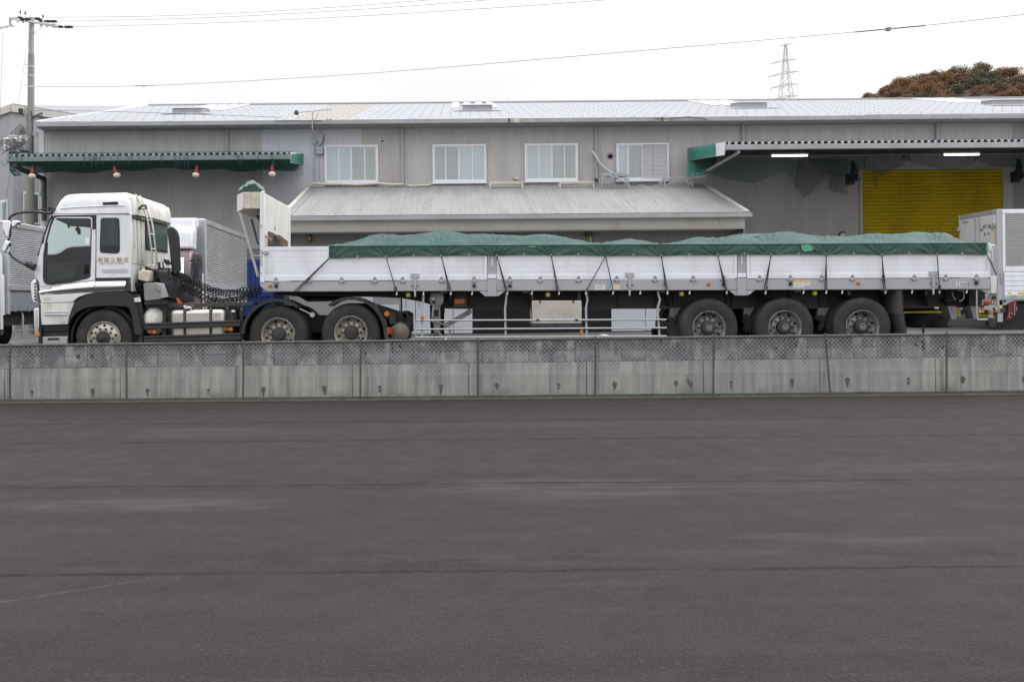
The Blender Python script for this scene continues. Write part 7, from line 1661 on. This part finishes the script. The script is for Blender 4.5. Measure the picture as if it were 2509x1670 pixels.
# ------------------------------------------------------------------ older shed behind on the left
A0 = px(30,300,40.0); A0.z = 0
dr, dl = Vector((.60,.80,0)), Vector((-.72,.69,0))
sh = thing('rear_shed', 'pale grey metal shed set at an angle behind the utility pole', 'shed', (A0.x, A0.y, .7))
SZ = px(30,262,40).z
def plane_px(u, v, o, d):
    """point of a vertical wall (through o along d) seen at a photo pixel"""
    k = (u-PU-RO*(v-PV))/F                                # X = k * Y
    t = (k*o.y-o.x)/(d.x-k*d.y); p = o+d*t
    return Vector((p.x, p.y, H+(-(v-PV)-RO*(u-PU))*p.y/F))
def wall_strip(o, d, L, z0, z1, mat, pitch=.1, amp=.014):
    n_ = Vector((d.y,-d.x,0)) if d.x > 0 else Vector((-abs(d.y),-abs(d.x),0)); n_.normalize(); m_ = MB(); k = int(L/pitch); pr = None
    for i in range(k):
        for t, q in ((0,0),(.42,0),(.54,1),(.88,1)):
            p = o+d*((i+t)*pitch)+n_*amp*q; a, c = m_.bm.verts.new((p.x,p.y,z0)), m_.bm.verts.new((p.x,p.y,z1))
            if pr: m_.bm.faces.new((pr[0],a,c,pr[1]))
            pr = (a,c)
    return m_.build('wall', mat, sh, fix=False, ang=20)
SW = pbr('shed_siding', (.38,.38,.40), .5, var=.06, vscale=.8, stretch=(2,2,.12), dirt=(.31,.31,.31), dirt_amt=.4, dscale=.6)
wall_strip(A0, dr, 7, .5, SZ-.1, SW); wall_strip(A0, dl, 9, .5, SZ-.1, SW)
m_ = MB()
for d, L in ((dr,7),(dl,9)):
    n_ = (Vector((d.y,-d.x,0)) if d.x > 0 else Vector((-abs(d.y),-abs(d.x),0))).normalized()
    a = A0+n_*.12-d*.08; c = A0+n_*.12+d*L; m_.loft([(a.x,a.y,SZ-.22),(a.x,a.y,SZ+.08),(a.x-n_.x*.1,a.y-n_.y*.1,SZ+.08),(a.x-n_.x*.1,a.y-n_.y*.1,SZ-.22)],[(c.x,c.y,SZ-.22),(c.x,c.y,SZ+.08),(c.x-n_.x*.1,c.y-n_.y*.1,SZ+.08),(c.x-n_.x*.1,c.y-n_.y*.1,SZ-.22)])
m_.build('fascia', M['fascia'], sh)
m_ = MB(); C0 = Vector((A0.x,A0.y,SZ+.06)); C1 = C0+dr*7; E0 = Vector((px(33,257,45.8).x,45.8,10.95)); E1 = Vector((-15.6,45.8,10.95)); m_.face([C0,Vector((px(185,284,42.4).x,42.4,SZ+.06)),E1,E0]); m_.build('roof', M['roof'], sh)
m_ = MB(); m_.tube([C0+Vector((0,0,.03)),C0+dr*4+Vector((0,0,.03))],.05,5); m_.build('roof_edge', M['chassis'], sh)
for (u0,v0,u1,v1), (o,d) in (((57,471,93,549),(A0,dr)),((0,491,20,560),(A0,dl))):
    n_ = (Vector((d.y,-d.x,0)) if d.x > 0 else Vector((-abs(d.y),-abs(d.x),0))).normalized()
    a, c = plane_px(u0,(v0+v1)/2,o,d), plane_px(u1,(v0+v1)/2,o,d); z1, z0 = plane_px((u0+u1)/2,v0,o,d).z, plane_px((u0+u1)/2,v1,o,d).z
    e = (c-a); e.z = 0; L = e.length; e.normalize()
    def rect(nm, s0, s1, za, zb__, off, th, mat, par):
        m_ = MB(); p = a+e*s0*L+n_*off; q = a+e*s1*L+n_*off; m_.push([(p.x,p.y,za),(q.x,q.y,za),(q.x,q.y,zb__),(p.x,p.y,zb__)], n_*th); return m_.build(nm, mat, par)
    w_ = rect('window', -.04, 1.04, z0, z1, .02, .03, M['frame'], sh)
    rect('pane', .05, .48, z0+.08, z1-.08, .051, .01, M['pane'], w_); rect('pane', .53, .95, z0+.08, z1-.08, .051, .01, M['glass_green'], w_)

# ------------------------------------------------------------------ utility pole and its wires
PD = 36.0
pc = px(72,500,PD); pt = px(77.5,46,PD)
up_ = thing('utility_pole', 'tall concrete utility pole with transformers and cross arms at the left edge', 'pole', (pc.x-.02, PD, .72))
def zp(x, y, D=PD): return ZP(x, y, D)
def zq(x, y, D=PD): return ZQ(x, y, D)
base = Vector((pc.x-.03, PD, .6)); jn = zp(600,880); jn.y = PD
m_ = MB(); m_.tube([base, base.lerp(jn,.5), jn], [.165,.14,.108], 20); m_.build('lower_pole', M['concpole'], up_)
m_ = MB(); m_.tube([jn-Vector((0,0,.04)), zp(606,200)], [.096,.093], 20); m_.lathe([(.1,0),(.1,.03),(.0,.035)], zp(606,205), (0,0,1), 20); m_.build('upper_pole', M['steelpole'], up_)
for y in (1130,1310,1515):
    m_ = MB(); q = zp(596,y); m_.lathe([(.118,-.035),(.124,0),(.118,.035)], q, (0,0,1), 20, cap=False); m_.tube([q+Vector((-.12,-.02,.06)),q+Vector((-.22,-.05,.10))],.01,5); m_.build('pole_band', M['galv'], up_)
for y in (345,440,475): m_ = MB(); m_.lathe([(.097,-.015),(.10,0),(.097,.015)], zp(608,y), (0,0,1), 18, cap=False); m_.build('pole_band', M['galv'], up_)
m_ = MB(); m_.bar(zp(190,195,35.0), zp(1100,352,36.9), .075, .075); m_.build('cross_arm', M['galv'], up_)
m_ = MB(); m_.bar(zp(196,180,35.0), zp(196,355,35.0), .07, .07); m_.bar(zp(212,340,35.0), zp(-30,390,34.6), .06, .06); m_.build('cross_arm', M['galv'], up_)
m_ = MB(); m_.tube([zp(660,475,36), zp(830,348,36.4)],.012,6); m_.build('arm_stay', M['galv'], up_)
def cone_ins(x, y, D, mat=M['black'], L=.28, r=.075, dirx=1):
    c = zp(x, y, D); m_ = MB(); a = Vector((.95*dirx,.25,-.18)).normalized()
    m_.lathe([(.02,-L*.5),(r*.8,-L*.45),(r,-L*.1),(r*.75,L*.2),(.02,L*.5)], c, a, 10); m_.build('insulator_cover', mat, up_)
    m_ = MB(); m_.lathe([(.02,0),(.045,.02),(.03,.05),(.05,.07),(.03,.10),(.045,.12),(.02,.14)], c-a*(L*.5+.13), a, 10); m_.build('insulator', M['insul'], up_)
cone_ins(415,205,35.4); cone_ins(820,245,36.4); cone_ins(1055,345,36.9)
for x, y, D in ((720,205,36.2),(935,255,36.5),(1040,256,36.6),(1165,360,37),(1290,365,37),(1350,363,37),(530,212,35.6)):
    c = zp(x,y,D); m_ = MB(); m_.lathe([(.03,-.10),(.055,-.08),(.05,.08),(.03,.10)], c, (1,.2,-.02), 9); m_.build('wire_sleeve', M['black'], up_)
m_ = MB(); m_.tube([zp(1100,350,36.9), zp(1165,360,37), zp(1350,363,37)],.012,5); m_.tube([zp(860,255,36.4), zp(1040,257,36.6)],.012,5); m_.build('jumper_wire', M['wire'], up_)
for x, y in ((390,110),(487,130),(828,190)):
    c = zp(x,y,35.6); m_ = MB(); m_.lathe([(.035,-.16),(.03,-.02),(.02,.0)], c, (0,0,1), 10); m_.build('insulator', M['insul'], up_); m_ = MB(); m_.lathe([(.028,0),(.03,.03),(.02,.12)], c+Vector((0,0,.0)), (0,0,1), 10); m_.build('insulator_cap', M['rust'], up_)
for x, y, D in ((350,240,35.3),(450,262,35.5),(790,320,36.3),(20,370,34.7),(125,350,34.9),(250,335,35.0),(900,335,36.6)):
    c = zp(x,y,D); m_ = MB(); m_.lathe([(.03,-.06),(.05,-.02),(.05,.02),(.03,.06)], c, (0,0,1), 9); m_.build('insulator', M['insul'], up_)
# transformers
for (x0,x1,y0,y1,D) in ((170,370,570,885,35.2),(382,560,585,860,35.55)):
    a, c = zq(x0,y0,D), zq(x1,y1,D); r = (c.x-a.x)/2; xc = (a.x+c.x)/2; h = a.z-c.z
    m_ = MB(); m_.lathe([(r*.97,0),(r,.03),(r,h-.06),(r*1.04,h-.05),(r*1.04,h-.02),(r*.9,h),(.02,h+.02)], (xc,D,c.z), (0,0,1), 24); tf = m_.build('transformer', M['transformer'], up_)
    m_ = MB(); m_.lathe([(r*.98,-.05),(r*.98,-.005)], (xc,D,c.z), (0,0,1), 24); m_.build('base_ring', M['chassis'], tf)
    for k in (-.5,.4):
        m_ = MB(); q = Vector((xc+k*r*1.6, D-r*.8, c.z+h*.72)); m_.lathe([(.03,-.04),(.06,-.03),(.04,0),(.065,.02),(.04,.05),(.055,.07),(.02,.1)], q, (.3*k,-.6,.6), 10); m_.build('bushing', M['insul'], tf)
for a, c, q in (((160,545,35.1),(490,555,35.7),.06),((380,890,35.4),(520,880,35.8),.1)):
    m_ = MB(); m_.bar(zq(*a), zq(*c), q, .06); m_.build('transformer_rack', M['galv'], up_)
m_ = MB(); rg = random.Random(8)
for (a, c) in (((215,530),(395,340)),((285,530),(430,360)),((330,535),(455,395)),((370,540),(470,420)),((0,730),(150,590)),((0,780),(180,630)),((-10,690),(110,600)),((115,735),(230,600))): m_.bar(zq(*a,35.1), zq(*c,35.6), .028, .028)
m_.build('fuse_rods', M['black'], up_)
m_ = MB()
for k in range(26):
    a = zq(60+500*rg.random(), 540+330*rg.random(), 35.0); c = zq(-20+560*rg.random(), 560+420*rg.random(), 35.0)
    m_.tube([a, a.lerp(c,.35)+Vector((.05*(rg.random()-.5),-.05,-.09*rg.random())), a.lerp(c,.7)+Vector((.06*(rg.random()-.5),-.04,-.10*rg.random())), c], .010, 4)
for k in range(6):
    c = zq(380+90*rg.random(), 440+80*rg.random(), 35.2); r = .05+.05*rg.random(); m_.tube([c+Vector((r*math.cos(t),0,r*math.sin(t)*.8)) for t in [2*math.pi*i/12 for i in range(12)]], .009, 4, closed=True)
for (cx_,cy_) in ((160,1010),(90,1070)): m_.tube([zq(cx_+50*math.cos(t), cy_+70*math.sin(t), 35.0) for t in [math.pi*(-.1+1.2*i/12) for i in range(13)]], .010, 4)
m_.build('jumper_wires', M['wire'], up_)
for x, y in ((85,640),(95,770),(395,620)):
    c = zq(x,y,34.9); m_ = MB(); m_.lathe([(.02,-.14),(.03,-.02),(.075,0),(.075,.015),(.03,.03),(.03,.07)], c, (0,0,1), 12); m_.build('insulator', M['insul'], up_)
m_ = MB(); m_.bar(zq(640,215,35.9), zq(800,135,36.3), .1, .06); m_.build('rusty_bracket', M['rust'], up_)
m_ = MB(); m_.tube([zq(605,100,35.85), zq(620,300,35.84), zq(628,920,35.83)],.02,6); m_.build('red_cable', M['rust'], up_)
m_ = MB(); m_.tube([zq(490,20,35.9), zq(487,540,35.88)],.045,8); m_.build('riser_pipe', M['pipe'], up_)
for k in range(6): m_ = MB(); m_.tube([zq(780,140,36.2), zq(800+8*k,200+6*k,36.2), zq(770+14*k,250,36.2)],.007,4); m_.build('loose_wire', M['wire'], up_)
m_ = MB(); m_.bar(zq(625,530,36), zq(720,535,35.4), .09, .16); m_.build('wall_bracket', M['pipe'], up_, bev=.01)
m_ = MB(); c = zq(400,105,35.8); m_.box(c.x-.06,c.x+.06,c.y-.06,c.y+.06,c.z-.10,c.z+.10); m_.tube([c, zq(340,70,35.8), zq(470,95,35.9)],.014,5); m_.build('cable_clamp', M['black'], up_)
def wire(name, label, pts, r=.0075):
    m_ = MB(); Q_ = []
    P_ = [Vector(p) for p in pts]
    for i in range(len(P_)-1):
        for k in range(8):
            t_ = k/8; p0, p1, p2, p3 = P_[max(0,i-1)], P_[i], P_[i+1], P_[min(len(P_)-1,i+2)]
            Q_.append(.5*((2*p1)+(p2-p0)*t_+(2*p0-5*p1+4*p2-p3)*t_*t_+(3*p1-p0-3*p2+p3)*t_**3))
    Q_.append(P_[-1]); m_.tube(Q_, r, 5); o = m_.build(name, M['wire']); return tag(o, label, 'wire')
def straight(u0, v0, D0, u1, v1, D1, ext, sag=.25):
    a, c = px(u0,v0,D0), px(u1,v1,D1)
    return [a+(c-a)*t*ext+Vector((0,0,-sag*4*t*(1-t))) for t in (0,.25,.5,.75,1)]
wire('power_line', 'topmost thin power line running up to the right from the pole', straight(112,43,36.4,804,0,30,1.7))
wire('power_line', 'middle thin power line running up to the right from the pole', straight(138,52.6,36.6,942,0,29.5,1.7))
wire('power_line', 'lowest of the three thin power lines leaving the pole top', straight(177,66.3,37,1214,-1,28,1.7))
wire('power_line', 'nearly level long wire crossing the sky above the warehouse roof', [px(84,212.5,36),px(353,210.5,33.4),px(860,183,29.6),px(1500,130.5,25.4),px(2176,71.5,21.6),px(2509,36,20.2),px(3000,-20,18)], .0068)
for x0, x1 in ((0,0),):
    wire('service_wire', 'faint vertical wire hanging in the sky left of the pole', [px(7,80,34.8),px(3,200,34.8),px(-4,420,34.8)], .005)
    wire('service_wire', 'faint slanting guy wire right beside the pole on its left', [px(71,95,36.2),px(56,180,36.2),px(44,260,36.2)], .004)
    wire('service_wire', 'thin wire slanting down across the shed wall behind the canopy', [px(30,395,35.5),px(18,470,35.5),px(8,545,35.5)], .007)
    wire('service_wire', 'thin wire running from the pole over the roof slope', [px(86,271,35.9),px(200,272,34.8),px(420,278,34.0),px(690,288,33.4)], .008)
# spacer ball and clamp on the long wire
sb = thing('wire_joint', 'oval grey joint hanging on the long wire at the upper right', 'joint', px(2176,71.5,21.6)); c = Vector(sb.location)
m_ = MB(); m_.ball(c, .062, 14, (1.05,.9,.85)); m_.build('ball', M['galv'], sb)
m_ = MB(); m_.lathe([(.064,-.006),(.067,0),(.064,.006)], c+Vector((0,0,.012)), (0,0,1), 18, cap=False); m_.build('ball_band', M['chassis'], sb)
d_ = (px(2509,36,20.2)-px(1500,130.5,25.4)).normalized()
m_ = MB(); m_.tube([c+d_*.1, c+d_*.75],.014,6); m_.tube([c-d_*.1, c-d_*.7],.014,6); m_.build('wire_sleeve', M['wire'], sb)
m_ = MB()
for sg in (1,-1):
    for k in (.04,-.04): m_.tube([c+d_*.13*sg, c+d_*.04*sg+Vector((0,0,k))],.006,4)
m_.build('loop', M['insul'], sb)
sb = thing('wire_joint', 'small pale joint on the long wire near the utility pole', 'joint', px(353,210.5,33.4)); c = Vector(sb.location)
m_ = MB(); m_.ball(c, .05, 12, (1,.8,.75)); m_.build('ball', M['galv'], sb); m_ = MB(); m_.tube([c-Vector((.32,0,0)), c+Vector((.34,0,.012))],.012,6); m_.build('wire_sleeve', M['wire'], sb)

# ------------------------------------------------------------------ pylon far behind
YD = 430.0
py = thing('transmission_tower', 'pale lattice electricity pylon standing behind the warehouse roof', 'pylon', (px(1925,247,YD).x, YD, 0))
def B(x, y, d=0): return B5(x, y, YD+d)
top, bot = B(414,362), B(417,822); cx_ = lambda z: top.x+(bot.x-top.x)*(top.z-z)/(top.z-bot.z)
def half(z): t = (top.z-z)/(top.z-bot.z); return (.9+4.6*max(0,t)**1.35) if t < 1 else 5.5+(t-1)*9
lv = [top.z-(top.z-bot.z)*t for t in (0,.12,.25,.3,.42,.5,.58,.7,.78,.9,1.0,1.2,1.5,1.9,2.4)] + [0]
def corner(z, sx, sy): h = half(z)*.5; return Vector((cx_(z)+sx*h, YD+sy*h, z))
for sx, sy in ((1,1),(1,-1),(-1,1),(-1,-1)):
    m_ = MB(); m_.tube([corner(z,sx,sy) for z in lv],.15,4); m_.build('leg', M['pylon'], py)
m_ = MB()
for a, c in zip(lv, lv[1:]):
    for (s0, s1) in (((1,1),(1,-1)),((1,-1),(-1,-1)),((-1,-1),(-1,1)),((-1,1),(1,1))):
        m_.tube([corner(a,*s0), corner(c,*s1)],.06,3); m_.tube([corner(a,*s1), corner(c,*s0)],.06,3); m_.tube([corner(c,*s0), corner(c,*s1)],.05,3)
m_.build('lattice', M['pylon'], py)
for (xl, yl_, xr, yr) in ((355,376,474,357),(290,521,500,482),(268,629,524,580),(285,721,512,683),(300,815,516,779)):
    a, c = B(xl,yl_,-6), B(xr,yr,6); m_ = MB(); mid = (a+c)/2
    for k in (0,.9 if yl_ > 400 else .5): m_.tube([a, mid+Vector((0,0,k)), c],.17,4)
    for k in range(1,8): t = k/8; p = a.lerp(c,t); m_.tube([p, p+Vector((0,0,.9*(1-abs(2*t-1))))],.06,3)
    ar = m_.build('cross_arm', M['pylon'], py)
    if yl_ > 400:
        for q in (a, c): m_ = MB(); m_.tube([q+Vector((.6 if q is a else -.2,0,-.1)), q+Vector((.7 if q is a else -.1,0,-1.6)), q+Vector((.5 if q is a else -.3,0,-2.0))],.13,5); m_.build('insulator_string', M['insul'], ar)

# ------------------------------------------------------------------ wooded hill at the right
HD = 210.0
ol = [(2040,262),(2104,256),(2125,238),(2161,228),(2200,208),(2251,193),(2323,182),(2402,170),(2462,176),(2509,190),(2600,176),(2760,190),(2900,240)]
def hill_z(x, y):
    u = PU+x*F/HD
    v = ol[0][1]+30 if u < ol[0][0] else ol[-1][1]
    for a, c in zip(ol, ol[1:]):
        if a[0] <= u <= c[0]: v = a[1]+(c[1]-a[1])*(u-a[0])/(c[0]-a[0]); break
    z = H+(740-v-RO*(u-PU))*HD/F - 3.1
    t = max(0, min(1, (y-130)/(HD-130))); t = t*t*(3-2*t)
    if u < ol[0][0]: z *= max(0, 1-(ol[0][0]-u)/500)
    return z*t - .5
m_ = MB(); m_.grid(lambda u,v: Vector((20+190*u, 125+150*v, hill_z(20+190*u, 125+150*v))), 60, 30)
struct(m_.build('hill', pbr('hill_soil', (.05,.04,.025), .95, var=.3, vscale=.2)))
LC = [('rust',(.150,.078,.042)),('orange',(.185,.102,.040)),('brown',(.115,.075,.048)),('olive',(.13,.10,.045)),('dark green',(.070,.066,.034))]
protos = []
BK = pbr('bark', (.06,.045,.035), .9)
def leafmat(n, c):
    g = G('leaf_'+n.replace(' ','_')); k = g.mix(g.map(g.noise(.9,3), .3, .7, 0, 1), tuple(x*.6 for x in c), tuple(x*1.45 for x in c))
    k = g.mix(g.map(g.noise(6,2), .45, .75, 0, .6), k, (c[0]*1.5,c[1]*1.5,c[2]*1.1)); g.put(g.b.inputs['Base Color'], k); g.b.inputs['Roughness'].default_value = .8; return g.m
for i, (n, c) in enumerate(LC):
    rg = random.Random(30+i); crown = MB(); org = Vector((0,0,6.2))
    blobs = []
    for k in range(26):
        th = rg.random()*6.28; ph = math.acos(1-1.5*rg.random()); q = Vector((math.sin(ph)*math.cos(th)*2.2, math.sin(ph)*math.sin(th)*2.2, math.cos(ph)*1.75))*(.55+.5*rg.random()); blobs.append((org+q, .55+.5*rg.random()))
    blobs.append((org, 1.7))
    for q, r in blobs:
        for j in range(int((300 if r > 1.2 else 150)*r*r+70)):
            d = Vector((rg.gauss(0,1), rg.gauss(0,1), rg.gauss(0,1))).normalized(); p = q+d*r*(.7+.38*rg.random()); s_ = .06+.085*rg.random()
            a = Vector((rg.gauss(0,1), rg.gauss(0,1), rg.gauss(0,1))).normalized(); b_ = a.cross(d).normalized()*s_; a = a*s_
            crown.face([p-a, p+b_*.7, p+a, p-b_*.7])
    cm = crown.mesh('crown', leafmat(n, c), fix=False)
    tk = MB(); tk.tube([(0,0,-1.5),(.06,0,2.2),(.0,.1,4.2),(.1,0,6.6)],[.24,.19,.14,.06],8)
    for q, r in blobs[:9]: tk.tube([(0.03,.05,3.2+.2*(r*5%3)), (q+Vector((0,0,3.6)))*.5, q],[.10,.06,.03],5)
    protos.append((n, cm, tk.mesh('trunk', BK)))
spots = []                                            # photo pixel of the crown centre, distance, kind, size
for u, v, D, k, s_ in ((2128,240,205,0,.62),(2166,231,207,2,.72),(2206,211,209,1,.86),(2252,199,211,0,.9),(2290,193,212,2,.9),(2338,187,213,3,1.05),(2402,177,215,3,1.08),(2464,184,213,0,1.0),(2522,196,212,1,.9),
                       (2150,247,198,1,.6),(2190,236,199,0,.75),(2235,228,200,1,.9),(2285,222,201,1,.95),(2330,228,200,4,.9),(2376,214,203,4,1.05),(2430,212,202,4,1.0),(2440,236,197,0,.9),(2390,242,197,2,.85),(2482,222,201,4,.95),(2520,232,199,1,.9),(2255,246,196,4,.75),(2215,248,196,0,.7),(2310,246,195,0,.8),(2350,250,195,4,.7),(2490,246,196,2,.8),(2575,182,213,0,1.0),(2630,176,214,1,1.0),(2690,180,213,3,1.0),(2750,186,214,0,1.0),(2560,212,204,1,.95),(2610,205,205,4,.95),(2665,208,204,0,1.0),(2720,212,205,2,1.0),(2580,238,196,0,1.0),(2640,236,197,1,1.0),(2700,240,196,0,1.0),(2470,240,194,0,.9),(2505,226,196,0,.95),(2530,240,195,1,.9),(2450,222,197,2,.85),(2140,250,203,0,.6),(2185,222,206,0,.8),(2228,212,208,1,.85),(2270,208,208,0,.9),(2312,200,209,1,.95),(2366,196,209,0,.95),(2420,196,210,4,.95),(2490,204,208,0,.95),(2300,236,198,0,.85),(2410,228,199,0,.9),(2460,230,199,1,.9)):
    spots.append((u,v,D,k,s_))
sky_l = {0:'small rust tree at the low left tip of the wooded hill skyline',1:'brown tree on the skyline just right of the hill tip',2:'orange tree on the skyline halfway up the left slope of the hill',3:'rust brown tree on the upper left slope of the hill skyline',4:'brown tree on the hill skyline just left of the olive ones',5:'olive green tree on the hill skyline left of its highest tree',6:'highest olive tree on the wooded hill skyline',7:'rust red tree on the hill skyline right of the highest one',8:'orange tree on the hill skyline at the right edge'}
for i, (u, v, D, k, s_) in enumerate(spots):
    n, cm, tm = protos[k]; c = px(u, v, D)
    lbl = sky_l.get(i) or {'rust':'rust red tree below the skyline of the wooded hill','orange':'orange brown tree below the skyline of the wooded hill','brown':'dull brown tree below the skyline of the wooded hill','dark green':'dark green tree below the skyline of the wooded hill','olive':'olive tree below the skyline'}[n]
    t = thing('hill_tree', lbl, 'tree', (c.x, D, c.z-6.2*s_), 'trees on the wooded hill'); t.rotation_euler.z = i*1.7; t.scale = (s_*1.12, s_*1.12, s_)
    for nm, me in (('crown',cm),('trunk',tm)):
        o = bpy.data.objects.new(nm, me); sc.collection.objects.link(o); o.parent = t
c = px(2067,252,240); t = thing('hill_tree', 'tiny rust tree top just showing over the roof beside the pylon', 'tree', (c.x, 240, c.z-6.2*.55), 'trees on the wooded hill'); t.scale = (.7,.7,.55)
for nm, me in (('crown',protos[0][1]),('trunk',protos[0][2])):
    o = bpy.data.objects.new(nm, me); sc.collection.objects.link(o); o.parent = t
# repeats of a kind share a group
for stem_, grp in (('floodlight','red floodlights under the green canopy'),('strip_light','strip lights under the right canopy'),('equipment_stand','steel stands along the top of the lean-to roof'),('box_truck','box trucks parked in the yard'),('power_line','power lines crossing the sky'),('service_wire','thin wires around the utility pole'),('wire_joint','joints on the long power line'),('junction_box','boxes on the warehouse wall'),('bird_netting','netting under the canopies'),('cable_bundle','cable bundles beside the yellow shutter'),('insulated_pipe','cream pipes above the lean-to roof'),('pipe_elbow','pipe outlets low on the upper wall'),('gutter_cable','cables along the main gutter')):
    for o in sc.objects:
        if o.parent is None and o.name.split('.')[0] == stem_: o['group'] = grp
